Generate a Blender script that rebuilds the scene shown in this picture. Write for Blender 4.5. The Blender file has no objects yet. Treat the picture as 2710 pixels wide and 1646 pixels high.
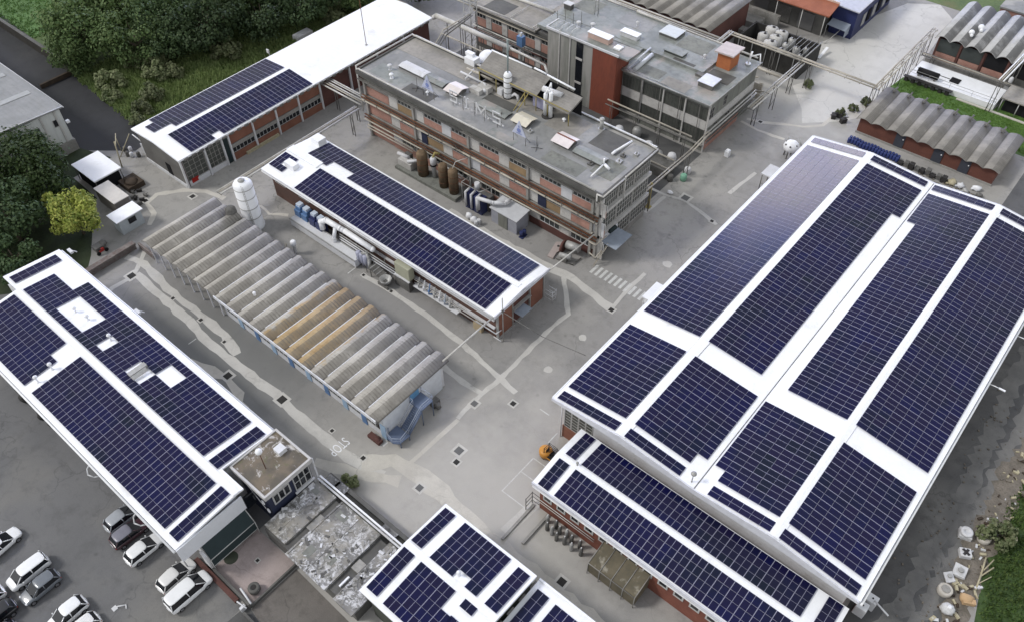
import bpy, bmesh, math, random
from mathutils import Vector, Matrix, Euler
random.seed(7)
SC = bpy.context.scene
COL = SC.collection
PI = math.pi
R = math.radians

# ------------------------------------------------------------------ geometry collector
class B:
    def __init__(s):
        s.bm = bmesh.new(); s.mi = 0
    def face(s, pts, mi=None):
        vs = [s.bm.verts.new(p) for p in pts]
        try:
            f = s.bm.faces.new(vs); f.material_index = s.mi if mi is None else mi
            return f
        except ValueError:
            return None
    def box(s, x0, x1, y0, y1, z0, z1, mi=None):
        P = [(x0,y0,z0),(x1,y0,z0),(x1,y1,z0),(x0,y1,z0),(x0,y0,z1),(x1,y0,z1),(x1,y1,z1),(x0,y1,z1)]
        v = [s.bm.verts.new(p) for p in P]
        for q in ((3,2,1,0),(4,5,6,7),(0,1,5,4),(1,2,6,5),(2,3,7,6),(3,0,4,7)):
            f = s.bm.faces.new([v[i] for i in q]); f.material_index = s.mi if mi is None else mi
        return v
    def obox(s, c, sx, sy, sz, rz=0, rx=0, ry=0, mi=None):
        v = s.box(-sx/2, sx/2, -sy/2, sy/2, -sz/2, sz/2, mi)
        m = Matrix.Translation(c) @ Euler((rx, ry, rz)).to_matrix().to_4x4()
        for q in v: q.co = m @ q.co
        return v
    def prism(s, pts, z0, z1, mi=None):
        n = len(pts)
        a = [s.bm.verts.new((p[0], p[1], z0)) for p in pts]; b = [s.bm.verts.new((p[0], p[1], z1)) for p in pts]
        fs = [s.bm.faces.new(a[::-1]), s.bm.faces.new(b)]
        for i in range(n): fs.append(s.bm.faces.new((a[i], a[(i+1)%n], b[(i+1)%n], b[i])))
        for f in fs: f.material_index = s.mi if mi is None else mi
    def cone(s, p0, p1, r0, r1=None, n=12, mi=None, cap=True, smooth=True):
        p0 = Vector(p0); p1 = Vector(p1); r1 = r0 if r1 is None else r1
        d = (p1-p0); L = d.length
        if L < 1e-6: return
        d /= L
        u = d.orthogonal().normalized(); w = d.cross(u)
        A = []; Bv = []
        for i in range(n):
            t = 2*PI*i/n; e = u*math.cos(t)+w*math.sin(t)
            A.append(s.bm.verts.new(p0+e*r0)); Bv.append(s.bm.verts.new(p1+e*r1))
        m = s.mi if mi is None else mi
        for i in range(n):
            f = s.bm.faces.new((A[i], A[(i+1)%n], Bv[(i+1)%n], Bv[i])); f.material_index = m; f.smooth = smooth
        if cap:
            f = s.bm.faces.new(A[::-1]); f.material_index = m
            f = s.bm.faces.new(Bv); f.material_index = m
    def tube(s, pts, r, n=8, mi=None):
        for i in range(len(pts)-1):
            a = Vector(pts[i]); b = Vector(pts[i+1]); d = (b-a)
            if d.length < 1e-6: continue
            d.normalize()
            s.cone(a-(d*r*.6 if i else d*0), b+(d*r*.6 if i < len(pts)-2 else d*0), r, r, n, mi)
    def lathe(s, c, prof, n=20, mi=None):
        m = s.mi if mi is None else mi; rings = []
        for r, z in prof:
            rings.append([s.bm.verts.new((c[0]+r*math.cos(2*PI*i/n), c[1]+r*math.sin(2*PI*i/n), c[2]+z)) for i in range(n)])
        for a, b in zip(rings, rings[1:]):
            for i in range(n):
                f = s.bm.faces.new((a[i], a[(i+1)%n], b[(i+1)%n], b[i])); f.material_index = m; f.smooth = True
        f = s.bm.faces.new(rings[0][::-1]); f.material_index = m
        f = s.bm.faces.new(rings[-1]); f.material_index = m
    def ball(s, c, rx, ry=None, rz=None, mi=None, n=12, jit=0):
        ry = rx if ry is None else ry; rz = rx if rz is None else rz
        r = bmesh.ops.create_icosphere(s.bm, subdivisions=2 if n <= 12 else 3, radius=1)
        for v in r['verts']:
            k = 1+random.uniform(-jit, jit)
            v.co = Vector((v.co.x*rx*k+c[0], v.co.y*ry*k+c[1], v.co.z*rz*k+c[2]))
        fs = set(f for v in r['verts'] for f in v.link_faces)
        for f in fs: f.material_index = s.mi if mi is None else mi; f.smooth = True

def wloc(o):
    p = Vector((0,0,0))
    while o is not None: p += o.location; o = o.parent
    return p

def obj(name, b, mats, parent=None, local=False, bevel=0, subsurf=0):
    me = bpy.data.meshes.new(name)
    if not isinstance(mats, (list, tuple)): mats = [mats]
    if parent is not None and not local:
        o = wloc(parent)
        for v in b.bm.verts: v.co -= o
    b.bm.to_mesh(me); b.bm.free()
    for m in mats: me.materials.append(m)
    ob = bpy.data.objects.new(name, me); COL.objects.link(ob)
    if parent is not None: ob.parent = parent
    if bevel:
        md = ob.modifiers.new('bevel', 'BEVEL'); md.width = bevel; md.segments = 2; md.limit_method = 'ANGLE'
    if subsurf:
        md = ob.modifiers.new('sub', 'SUBSURF'); md.levels = subsurf; md.render_levels = subsurf
    return ob

def tag(o, label=None, cat=None, group=None, kind=None):
    if label: o['label'] = label
    if cat: o['category'] = cat
    if group: o['group'] = group
    if kind: o['kind'] = kind
    return o
def thing(name, label, cat, loc=(0,0,0), group=None, rz=0):
    o = bpy.data.objects.new(name, None); COL.objects.link(o); o.empty_display_size = .5
    o.location = loc; o.rotation_euler = (0,0,rz)
    return tag(o, label, cat, group)
def solo(name, b, mats, label, cat, loc=(0,0,0), group=None, **k):
    """a thing that is one mesh, its origin at loc"""
    for v in b.bm.verts: v.co -= Vector(loc)
    o = obj(name, b, mats, None, **k); o.location = loc
    return tag(o, label, cat, group)
def struct(name, b, mats):
    return tag(obj(name, b, mats), kind='structure')
def dup(root, loc, rz=None, label=None, scale=None):
    r = root.copy(); COL.objects.link(r); r.location = loc
    if rz is not None: r.rotation_euler = (0,0,rz)
    if label: r['label'] = label
    if scale: r.scale = scale
    for ch in list(root.children):
        c = ch.copy(); COL.objects.link(c); c.parent = r
        for g in list(ch.children):
            d = g.copy(); COL.objects.link(d); d.parent = c
    return r

# ------------------------------------------------------------------ materials
def newmat(name):
    m = bpy.data.materials.new(name); m.use_nodes = True
    return m, m.node_tree.nodes, m.node_tree.links, m.node_tree.nodes['Principled BSDF']
def rgb(c): return (c[0], c[1], c[2], 1)
def mixc(N, L, fac, a, b, bt='MIX'):
    n = N.new('ShaderNodeMix'); n.data_type = 'RGBA'; n.blend_type = bt
    for sk, v in ((n.inputs[0], fac), (n.inputs[6], a), (n.inputs[7], b)):
        if isinstance(v, (int, float)): sk.default_value = v
        elif isinstance(v, (tuple, list)): sk.default_value = rgb(v)
        else: L.new(v, sk)
    return n.outputs[2]
def noise(N, L, vec, scale, detail=4, rough=.55, lo=.35, hi=.65, dist=0):
    n = N.new('ShaderNodeTexNoise'); n.inputs['Scale'].default_value = scale
    n.inputs['Detail'].default_value = detail; n.inputs['Roughness'].default_value = rough; n.inputs['Distortion'].default_value = dist
    L.new(vec, n.inputs['Vector'])
    r = N.new('ShaderNodeMapRange'); r.inputs['From Min'].default_value = lo; r.inputs['From Max'].default_value = hi
    L.new(n.outputs['Fac'], r.inputs['Value'])
    return r.outputs[0]
def wpos(N, L, sc=(1,1,1)):
    g = N.new('ShaderNodeNewGeometry')
    if sc == (1,1,1): return g.outputs['Position']
    v = N.new('ShaderNodeVectorMath'); v.operation = 'MULTIPLY'; v.inputs[1].default_value = sc
    L.new(g.outputs['Position'], v.inputs[0]); return v.outputs[0]
def mat(name, a, b=None, s=.5, c=None, s2=4, k2=.25, rough=.8, metal=0, spec=.3, bump=0, sc=(1,1,1), lo=.35, hi=.65, stain=None, ss=.15, sk=(.5,.62)):
    """two-tone noise colour a/b at scale s, darkened towards c at fine scale s2, optional stain colour"""
    m, N, L, P = newmat(name)
    if b is None: b = tuple(x*.8 for x in a)
    if c is None: c = tuple(x*.6 for x in a)
    pos = wpos(N, L, sc)
    col = mixc(N, L, noise(N, L, pos, s, lo=lo, hi=hi), a, b)
    f = noise(N, L, pos, s2, 3, lo=.45, hi=.75)
    mu = N.new('ShaderNodeMath'); mu.operation = 'MULTIPLY'; mu.inputs[1].default_value = k2; L.new(f, mu.inputs[0])
    col = mixc(N, L, mu.outputs[0], col, c)
    if stain: col = mixc(N, L, noise(N, L, pos, ss, 6, .65, sk[0], sk[1]), col, stain)
    L.new(col, P.inputs['Base Color'])
    P.inputs['Roughness'].default_value = rough; P.inputs['Metallic'].default_value = metal; P.inputs['Specular IOR Level'].default_value = spec
    if bump:
        bn = N.new('ShaderNodeBump'); bn.inputs['Strength'].default_value = bump; bn.inputs['Distance'].default_value = .1
        L.new(f, bn.inputs['Height']); L.new(bn.outputs[0], P.inputs['Normal'])
    return m
def plain(name, a, rough=.6, metal=0, spec=.4, v=.12, coat=0):
    m = mat(name, a, tuple(x*(1-v) for x in a), s=1.3, k2=.12, rough=rough, metal=metal, spec=spec)
    if coat: m.node_tree.nodes['Principled BSDF'].inputs['Coat Weight'].default_value = coat
    return m

WHITE = mat('roof_membrane', (.82,.83,.85), (.78,.79,.82), s=.25, c=(.6,.6,.6), s2=2, k2=.15, rough=.7, stain=(.6,.6,.6), ss=.35, sk=(.58,.8))
WHITEP = plain('white_paint', (.8,.81,.83), .5, v=.06)
FASC = plain('fascia_metal', (.62,.63,.68), .55)
OFFW = mat('offwhite_render', (.62,.63,.65), (.55,.55,.56), s=.4, stain=(.4,.39,.37), ss=.5, sk=(.55,.75))
BRICK = mat('brick_orange', (.25,.12,.082), (.2,.09,.062), s=.6, c=(.18,.06,.04), s2=8, k2=.4)
BRICKD = mat('brick_dark', (.13,.06,.05), (.095,.045,.038), s=.5, c=(.06,.03,.03), s2=5, k2=.5)
BRICKR = mat('brick_red', (.21,.08,.055), (.165,.062,.045), s=.5, c=(.1,.04,.03), s2=5, k2=.4)
PINK = mat('faded_brick', (.40,.235,.19), (.33,.18,.145), s=.5, c=(.2,.1,.08), s2=4, k2=.4, stain=(.2,.13,.1), ss=.4, sk=(.55,.8))
CONC = mat('concrete', (.32,.31,.29), (.25,.245,.23), s=.4, c=(.13,.12,.11), s2=3, k2=.35, stain=(.14,.135,.12), ss=.3, sk=(.55,.75))
CONCG = mat('concrete_green', (.22,.225,.2), (.16,.165,.15), s=.3, c=(.09,.09,.08), s2=2, k2=.4, stain=(.1,.1,.09), ss=.5, sk=(.52,.75), sc=(1,1,.3))
CONCD = mat('concrete_dark', (.12,.118,.11), (.08,.078,.075), s=.4, s2=3, k2=.4)
PANEL = mat('pale_panel', (.52,.51,.49), (.45,.44,.42), s=.5, c=(.2,.19,.18), s2=3, k2=.3, stain=(.25,.23,.2), ss=.5, sk=(.58,.8))
BITU = mat('roof_felt', (.285,.285,.28), (.2,.203,.2), s=.16, c=(.11,.11,.11), s2=1.5, k2=.35, rough=.65, stain=(.33,.32,.30), ss=.12, sk=(.52,.6))
BITUG = mat('roof_felt_green', (.275,.29,.275), (.18,.192,.18), s=.2, c=(.085,.09,.085), s2=1.1, k2=.5, rough=.6, stain=(.33,.30,.28), ss=.13, sk=(.53,.62))
BITUB = mat('roof_felt_beige', (.32,.3,.27), (.23,.22,.2), s=.2, c=(.11,.1,.1), s2=1.5, k2=.35)
DARK = plain('dark_void', (.018,.018,.02), .9, spec=.1)
GLASS = mat('window_glass', (.03,.034,.036), (.07,.075,.075), s=.9, k2=.2, rough=.18, spec=.5)
GLASSG = mat('sooty_glass', (.05,.055,.05), (.085,.09,.08), s=.5, s2=3, k2=.5, rough=.4, spec=.4)
GLASSD = plain('dark_glass', (.01,.012,.016), .08, spec=.6, v=.2)
FRAME = plain('pale_frame', (.45,.45,.44), .6)
STEEL = mat('galv_steel', (.42,.42,.41), (.3,.3,.29), s=.8, c=(.15,.14,.13), s2=5, k2=.4, rough=.5, metal=.2)
STEELD = mat('dirty_steel', (.17,.165,.155), (.1,.098,.092), s=.6, c=(.05,.045,.04), s2=4, k2=.5, rough=.7)
PIPEW = mat('lagged_pipe', (.55,.54,.52), (.42,.41,.38), s=.5, c=(.25,.23,.2), s2=4, k2=.35, rough=.55)
PIPEB = mat('beige_pipe', (.46,.43,.37), (.36,.33,.28), s=.4, c=(.18,.15,.11), s2=4, k2=.4, rough=.6)
RUST = mat('rust_pipe', (.16,.07,.035), (.09,.045,.03), s=.5, c=(.05,.03,.02), s2=4, k2=.5, rough=.85)
RUSTY = mat('ochre_rust', (.3,.17,.06), (.2,.1,.04), s=.6, c=(.09,.05,.03), s2=4, k2=.5)
YELL = mat('old_yellow', (.42,.34,.12), (.3,.25,.1), s=.6, s2=4, k2=.4)
BLUE = plain('blue_steel', (.1,.19,.36), .55)
BLUES = plain('stair_blue', (.115,.15,.23), .5)
BLUED = plain('navy_wall', (.022,.028,.06), .6)
NAVY = plain('machine_navy', (.03,.04,.12), .5)
TARP = plain('blue_grey_sheet', (.3,.34,.4), .5)
GREENC = plain('green_canvas', (.018,.032,.035), .8)
SOIL = mat('soil', (.07,.05,.035), (.04,.03,.022), s=.8, s2=4, k2=.5)
ORANGE = plain('orange_paint', (.55,.25,.04), .45)
BLACK = plain('black_rubber', (.015,.015,.016), .8, spec=.2)
REDL = plain('red_lens', (.35,.02,.015), .3)
LENS = plain('clear_lens', (.6,.62,.65), .15)
CHROME = plain('wheel_alloy', (.4,.4,.42), .3, metal=.8)
IRON = plain('cast_iron', (.03,.028,.027), .8)
IRONG = plain('grey_iron', (.13,.13,.13), .8)
BIGBAG = mat('white_sack', (.6,.6,.6), (.5,.5,.5), s=1.5, c=(.3,.3,.3), s2=6, k2=.4)
TRUNK = mat('bark', (.14,.11,.085), (.09,.07,.05), s=2, s2=6, k2=.5)
PALEB = mat('bleached_wood', (.45,.41,.28), (.36,.32,.22), s=2)

def asphalt(name, a, b, c, light=None, s=.06, s2=.5, ls=.03, lk=(.5,.66), rough=.75, spec=.35):
    m, N, L, P = newmat(name); pos = wpos(N, L)
    col = mixc(N, L, noise(N, L, pos, s, 5, .6, .38, .62), a, b)
    if light: col = mixc(N, L, noise(N, L, pos, ls, 4, .6, *lk), col, light)
    col = mixc(N, L, noise(N, L, pos, s2, 6, .7, .5, .85), col, c)
    f = noise(N, L, pos, 9, 3, .6, .3, .7)
    k = N.new('ShaderNodeMath'); k.operation = 'MULTIPLY'; k.inputs[1].default_value = .22; L.new(f, k.inputs[0])
    col = mixc(N, L, k.outputs[0], col, tuple(x*.5 for x in b))
    # dark oil spots
    v = N.new('ShaderNodeTexVoronoi'); v.inputs['Scale'].default_value = .33; L.new(pos, v.inputs['Vector'])
    r = N.new('ShaderNodeMapRange'); r.inputs['From Min'].default_value = .1; r.inputs['From Max'].default_value = .03; L.new(v.outputs['Distance'], r.inputs['Value'])
    k2 = N.new('ShaderNodeMath'); k2.operation = 'MULTIPLY'; k2.inputs[1].default_value = .35; L.new(r.outputs[0], k2.inputs[0])
    col = mixc(N, L, k2.outputs[0], col, (.04,.04,.04))
    wv = N.new('ShaderNodeVectorMath'); wv.operation = 'MULTIPLY_ADD'; nz = N.new('ShaderNodeTexNoise'); nz.inputs['Scale'].default_value = .5; nz.inputs['Detail'].default_value = 5; L.new(pos, nz.inputs['Vector'])
    wv.inputs[1].default_value = (3,3,3); L.new(nz.outputs['Color'], wv.inputs[0]); L.new(pos, wv.inputs[2])
    vc = N.new('ShaderNodeTexVoronoi'); vc.feature = 'DISTANCE_TO_EDGE'; vc.inputs['Scale'].default_value = .13; L.new(wv.outputs[0], vc.inputs['Vector'])
    rc = N.new('ShaderNodeMapRange'); rc.inputs['From Min'].default_value = .012; rc.inputs['From Max'].default_value = .004; rc.inputs['To Max'].default_value = .32; L.new(vc.outputs['Distance'], rc.inputs['Value'])
    kc = N.new('ShaderNodeMath'); kc.operation = 'MULTIPLY'; L.new(rc.outputs[0], kc.inputs[0]); L.new(noise(N, L, pos, .09, 3, .5, .4, .6), kc.inputs[1])
    col = mixc(N, L, kc.outputs[0], col, tuple(x*.35 for x in b))
    st = noise(N, L, wpos(N, L, (.35,.06,1)), 1.2, 5, .6, .56, .75)   # long drag stains along the lanes
    ks = N.new('ShaderNodeMath'); ks.operation = 'MULTIPLY'; ks.inputs[1].default_value = .35; L.new(st, ks.inputs[0])
    col = mixc(N, L, ks.outputs[0], col, c)
    L.new(col, P.inputs['Base Color']); P.inputs['Roughness'].default_value = rough; P.inputs['Specular IOR Level'].default_value = spec
    bn = N.new('ShaderNodeBump'); bn.inputs['Strength'].default_value = .25; bn.inputs['Distance'].default_value = .03
    L.new(f, bn.inputs['Height']); L.new(bn.outputs[0], P.inputs['Normal'])
    return m
ASPH = asphalt('yard_asphalt', (.32,.31,.295), (.25,.244,.235), (.175,.17,.162), (.40,.385,.355))
def zone(m, cx, cy, r0, r1, colr, k=1):
    N, L = m.node_tree.nodes, m.node_tree.links; P = N['Principled BSDF']
    src = P.inputs['Base Color'].links[0].from_socket; pos = wpos(N, L)
    d = N.new('ShaderNodeVectorMath'); d.operation = 'DISTANCE'; d.inputs[1].default_value = (cx,cy,0)
    L.new(pos, d.inputs[0])
    w = noise(N, L, pos, .12, 4, .6, .3, .7)
    a = N.new('ShaderNodeMath'); a.operation = 'MULTIPLY_ADD'; a.inputs[1].default_value = (r1-r0)*.6; L.new(w, a.inputs[0]); L.new(d.outputs['Value'], a.inputs[2])
    r = N.new('ShaderNodeMapRange'); r.interpolation_type = 'SMOOTHSTEP'; r.inputs['From Min'].default_value = r1; r.inputs['From Max'].default_value = r0; r.inputs['To Max'].default_value = k
    L.new(a.outputs[0], r.inputs['Value'])
    L.new(mixc(N, L, r.outputs[0], src, colr), P.inputs['Base Color'])
zone(ASPH, -33, 31, 8, 36, (.44,.42,.385), .8)
zone(ASPH, -38, 132, 10, 30, (.46,.45,.43), .7)
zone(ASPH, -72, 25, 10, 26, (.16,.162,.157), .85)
zone(ASPH, -62, 45, 6, 18, (.225,.22,.215), .6)
ASPHD = asphalt('car_park_asphalt', (.165,.165,.168), (.132,.133,.138), (.09,.09,.092), (.2,.194,.182), ls=.05)
ASPHR = asphalt('side_road_asphalt', (.12,.119,.117), (.085,.085,.086), (.045,.045,.045), (.2,.197,.187), ls=.045)
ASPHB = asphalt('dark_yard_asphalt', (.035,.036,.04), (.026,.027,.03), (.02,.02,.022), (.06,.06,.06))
CYARD = asphalt('concrete_yard', (.58,.57,.545), (.52,.51,.485), (.41,.40,.385), (.61,.585,.545), s=.05, s2=.25)
PATCH = asphalt('trench_patch', (.56,.545,.51), (.49,.475,.445), (.38,.37,.345), s=.2)
PATCHT = asphalt('trench_patch_tan', (.56,.535,.48), (.48,.455,.41), (.36,.34,.305), s=.2)
PATCHD = asphalt('dark_patch', (.105,.104,.102), (.085,.085,.085), (.06,.06,.06), s=.2)
TERR = asphalt('terrace_paving', (.42,.35,.335), (.33,.28,.265), (.2,.17,.155), s=.12)
TERRD = asphalt('lower_terrace', (.17,.155,.14), (.13,.118,.108), (.05,.045,.04), s=.15)
PAINT = mat('road_paint', (.6,.6,.58), (.5,.5,.48), s=2, c=(.3,.3,.3), s2=6, k2=.5)
GRASSM = mat('meadow', (.115,.165,.058), (.075,.115,.042), s=.25, c=(.025,.042,.016), s2=2.5, k2=.5, stain=(.13,.135,.055), ss=.12, sk=(.52,.66))
FIELDM = mat('green_field', (.09,.17,.05), (.07,.125,.04), s=.2, c=(.04,.08,.02), s2=1.2, k2=.5)
LAWNM = mat('lawn', (.085,.16,.035), (.065,.125,.03), s=.6, c=(.03,.07,.012), s2=3, k2=.5)
VERGE = mat('verge_grass', (.055,.095,.026), (.035,.062,.018), s=.5, c=(.012,.02,.008), s2=3, k2=.6, stain=(.07,.055,.03), ss=.25, sk=(.56,.7))
DEBRIS = mat('gravel_edge', (.2,.175,.145), (.13,.115,.095), s=.8, c=(.06,.055,.045), s2=5, k2=.6)

def peeling(name):
    m, N, L, P = newmat(name); pos = wpos(N, L)
    col = mixc(N, L, noise(N, L, pos, .5, 3, .5, .35, .65), (.23,.225,.215), (.12,.118,.115))
    a = noise(N, L, pos, .55, 8, .72, .43, .53, dist=.7)
    b = noise(N, L, pos, 1.7, 6, .75, .47, .55, dist=1.0)
    mx = N.new('ShaderNodeMath'); mx.operation = 'MULTIPLY'; L.new(a, mx.inputs[0]); L.new(b, mx.inputs[1])
    col = mixc(N, L, mx.outputs[0], col, (.56,.56,.565))
    col = mixc(N, L, noise(N, L, pos, .35, 5, .7, .47, .62), col, (.25,.235,.205))
    col = mixc(N, L, noise(N, L, pos, 1.3, 5, .7, .56, .7), col, (.07,.068,.055))
    L.new(col, P.inputs['Base Color']); P.inputs['Roughness'].default_value = .8
    return m
PEEL = peeling('peeling_membrane')
def mossy(name):
    m, N, L, P = newmat(name); pos = wpos(N, L)
    col = mixc(N, L, noise(N, L, pos, .45, 4, .6, .4, .6), (.16,.13,.095), (.1,.088,.07))
    col = mixc(N, L, noise(N, L, pos, .7, 6, .7, .58, .66, dist=.6), col, (.5,.48,.46))
    col = mixc(N, L, noise(N, L, pos, 1.1, 5, .6, .58, .75), col, (.1,.11,.04))
    L.new(col, P.inputs['Base Color']); P.inputs['Roughness'].default_value = .85
    return m
MOSS = mossy('mossy_felt')

def corrugated(name, a, b, dirt_shade, along='X', freq=7.0, ochre=None, spec=.3, streak=.5, shade_x=0, valley=None):
    """fibre-cement sheet: fine ribs across the vault + grime, shade painted on +X faces, optional rust bays between two X values"""
    m, N, L, P = newmat(name); g = N.new('ShaderNodeNewGeometry'); pos = g.outputs['Position']
    sx = N.new('ShaderNodeSeparateXYZ'); L.new(pos, sx.inputs[0])
    col = mixc(N, L, noise(N, L, pos, .35, 5, .6, .38, .62), a, b)
    if ochre:
        w = noise(N, L, pos, .8, 3, .5, .3, .7)
        ad = N.new('ShaderNodeMath'); ad.operation = 'MULTIPLY_ADD'; ad.inputs[1].default_value = 2.0; L.new(w, ad.inputs[0]); L.new(sx.outputs['X'], ad.inputs[2])
        r1 = N.new('ShaderNodeMapRange'); r1.inputs['From Min'].default_value = ochre[0]; r1.inputs['From Max'].default_value = ochre[0]+1; L.new(ad.outputs[0], r1.inputs['Value'])
        r2 = N.new('ShaderNodeMapRange'); r2.inputs['From Min'].default_value = ochre[1]; r2.inputs['From Max'].default_value = ochre[1]-1; L.new(ad.outputs[0], r2.inputs['Value'])
        mm = N.new('ShaderNodeMath'); mm.operation = 'MULTIPLY'; L.new(r1.outputs[0], mm.inputs[0]); L.new(r2.outputs[0], mm.inputs[1])
        o = mixc(N, L, noise(N, L, pos, .7, 5, .65, .35, .65), (.43,.33,.2), (.33,.225,.11))
        col = mixc(N, L, mm.outputs[0], col, o)
    # ribs
    sn = N.new('ShaderNodeMath'); sn.operation = 'SINE'
    mu = N.new('ShaderNodeMath'); mu.operation = 'MULTIPLY'; mu.inputs[1].default_value = freq*2
    L.new(sx.outputs['Y' if along == 'X' else 'X'], mu.inputs[0]); L.new(mu.outputs[0], sn.inputs[0])
    rr = N.new('ShaderNodeMapRange'); rr.inputs['From Min'].default_value = .1; rr.inputs['From Max'].default_value = 1; rr.inputs['To Max'].default_value = streak; L.new(sn.outputs[0], rr.inputs['Value'])
    dn = noise(N, L, pos, .6, 5, .7, .4, .62)
    m2 = N.new('ShaderNodeMath'); m2.operation = 'MULTIPLY'; L.new(rr.outputs[0], m2.inputs[0]); L.new(dn, m2.inputs[1])
    if shade_x:
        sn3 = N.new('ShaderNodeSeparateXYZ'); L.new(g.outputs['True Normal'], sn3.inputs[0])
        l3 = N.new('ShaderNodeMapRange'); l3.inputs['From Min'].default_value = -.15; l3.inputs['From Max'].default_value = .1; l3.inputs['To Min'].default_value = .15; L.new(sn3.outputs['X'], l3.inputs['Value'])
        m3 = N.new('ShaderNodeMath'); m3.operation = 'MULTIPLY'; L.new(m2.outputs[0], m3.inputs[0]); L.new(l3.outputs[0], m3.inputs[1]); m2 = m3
    col = mixc(N, L, m2.outputs[0], col, dirt_shade)
    f = noise(N, L, pos, 2.5, 5, .7, .5, .8)
    k = N.new('ShaderNodeMath'); k.operation = 'MULTIPLY'; k.inputs[1].default_value = .45; L.new(f, k.inputs[0])
    col = mixc(N, L, k.outputs[0], col, dirt_shade)
    if valley:   # darker low in the valleys
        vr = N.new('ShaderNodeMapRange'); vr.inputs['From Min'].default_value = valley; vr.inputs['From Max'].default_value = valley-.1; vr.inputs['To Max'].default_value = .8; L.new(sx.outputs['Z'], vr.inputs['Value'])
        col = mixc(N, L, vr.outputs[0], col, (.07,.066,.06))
    if shade_x:   # shaded side of each vault painted in: +X faces mixed darker
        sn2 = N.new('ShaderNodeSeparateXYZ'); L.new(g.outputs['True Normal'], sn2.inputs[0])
        lr = N.new('ShaderNodeMapRange'); lr.interpolation_type = 'SMOOTHSTEP'; lr.inputs['From Min'].default_value = -.1; lr.inputs['From Max'].default_value = .12; lr.inputs['To Max'].default_value = shade_x
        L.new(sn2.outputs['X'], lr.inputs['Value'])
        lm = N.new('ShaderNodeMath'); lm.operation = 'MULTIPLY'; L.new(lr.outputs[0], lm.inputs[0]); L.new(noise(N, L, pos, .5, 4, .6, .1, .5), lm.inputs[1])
        col = mixc(N, L, lm.outputs[0], col, dirt_shade)
    L.new(col, P.inputs['Base Color']); P.inputs['Roughness'].default_value = .8; P.inputs['Specular IOR Level'].default_value = spec
    bn = N.new('ShaderNodeBump'); bn.inputs['Strength'].default_value = .12; bn.inputs['Distance'].default_value = .04
    L.new(sn.outputs[0], bn.inputs['Height']); L.new(bn.outputs[0], P.inputs['Normal'])
    return m
CORR = corrugated('vault_sheet', (.44,.42,.385), (.33,.312,.285), (.13,.122,.108), ochre=(-66.2,-56.6), shade_x=.66, streak=.95, freq=7.5, valley=4.42)
CORR2 = corrugated('shed_sheet', (.30,.285,.262), (.21,.2,.187), (.10,.094,.085), shade_x=.6, freq=8, valley=2.84)
CORR3 = corrugated('steep_sheet', (.46,.46,.46), (.38,.38,.38), (.12,.12,.12), shade_x=.95, valley=4.5)
WAREM = corrugated('warehouse_sheet', (.27,.275,.275), (.23,.235,.235), (.15,.15,.15), freq=4, streak=.25)

def leafmat(name, a, b, c):
    m, N, L, P = newmat(name); pos = wpos(N, L)
    oi = N.new('ShaderNodeObjectInfo')
    col = mixc(N, L, noise(N, L, pos, .45, 3, .5, .35, .65), a, b)
    col = mixc(N, L, noise(N, L, pos, 2.2, 2, .5, .42, .7), col, c)
    hs = N.new('ShaderNodeHueSaturation')
    mr = N.new('ShaderNodeMapRange'); mr.inputs['To Min'].default_value = .7; mr.inputs['To Max'].default_value = 1.25
    L.new(oi.outputs['Random'], mr.inputs['Value']); L.new(mr.outputs[0], hs.inputs['Value']); L.new(col, hs.inputs['Color'])
    L.new(hs.outputs[0], P.inputs['Base Color']); P.inputs['Roughness'].default_value = .6; P.inputs['Specular IOR Level'].default_value = .25
    tr = N.new('ShaderNodeBsdfTranslucent'); L.new(hs.outputs[0], tr.inputs['Color'])
    mx = N.new('ShaderNodeMixShader'); mx.inputs[0].default_value = .25
    L.new(P.outputs[0], mx.inputs[1]); L.new(tr.outputs[0], mx.inputs[2]); L.new(mx.outputs[0], N['Material Output'].inputs['Surface'])
    return m
LEAF = leafmat('leaves_dark', (.05,.088,.034), (.028,.052,.024), (.085,.125,.048))
LEAFM = leafmat('leaves_mid', (.095,.155,.05), (.052,.092,.032), (.15,.2,.075))
LEAFG = leafmat('leaves_grey', (.17,.2,.095), (.1,.135,.055), (.25,.265,.15))
LEAFY = leafmat('leaves_yellow', (.36,.43,.075), (.17,.24,.045), (.58,.58,.15))
LEAFP = leafmat('pine_needles', (.046,.08,.024), (.024,.045,.016), (.075,.115,.034))

# solar modules -----------------------------------------------------
def cellmat():
    m, N, L, P = newmat('solar_cell'); pos = wpos(N, L)
    oi = N.new('ShaderNodeObjectInfo'); at = N.new('ShaderNodeAttribute'); at.attribute_name = 'tint'
    ad = N.new('ShaderNodeMath'); ad.operation = 'ADD'; L.new(oi.outputs['Random'], ad.inputs[0]); L.new(at.outputs['Fac'], ad.inputs[1])
    fr = N.new('ShaderNodeMath'); fr.operation = 'FRACT'; L.new(ad.outputs[0], fr.inputs[0])
    big = noise(N, L, pos, .16, 3, .5, .42, .62)
    col = mixc(N, L, big, (.0055,.0065,.044), (.0065,.010,.023))
    col = mixc(N, L, fr.outputs[0], col, (.010,.0085,.034))
    L.new(col, P.inputs['Base Color']); P.inputs['Roughness'].default_value = .12; P.inputs['IOR'].default_value = 1.3
    return m
CELL = cellmat()
PFR = plain('module_frame', (.29,.29,.38), .45, v=.05)

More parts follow.
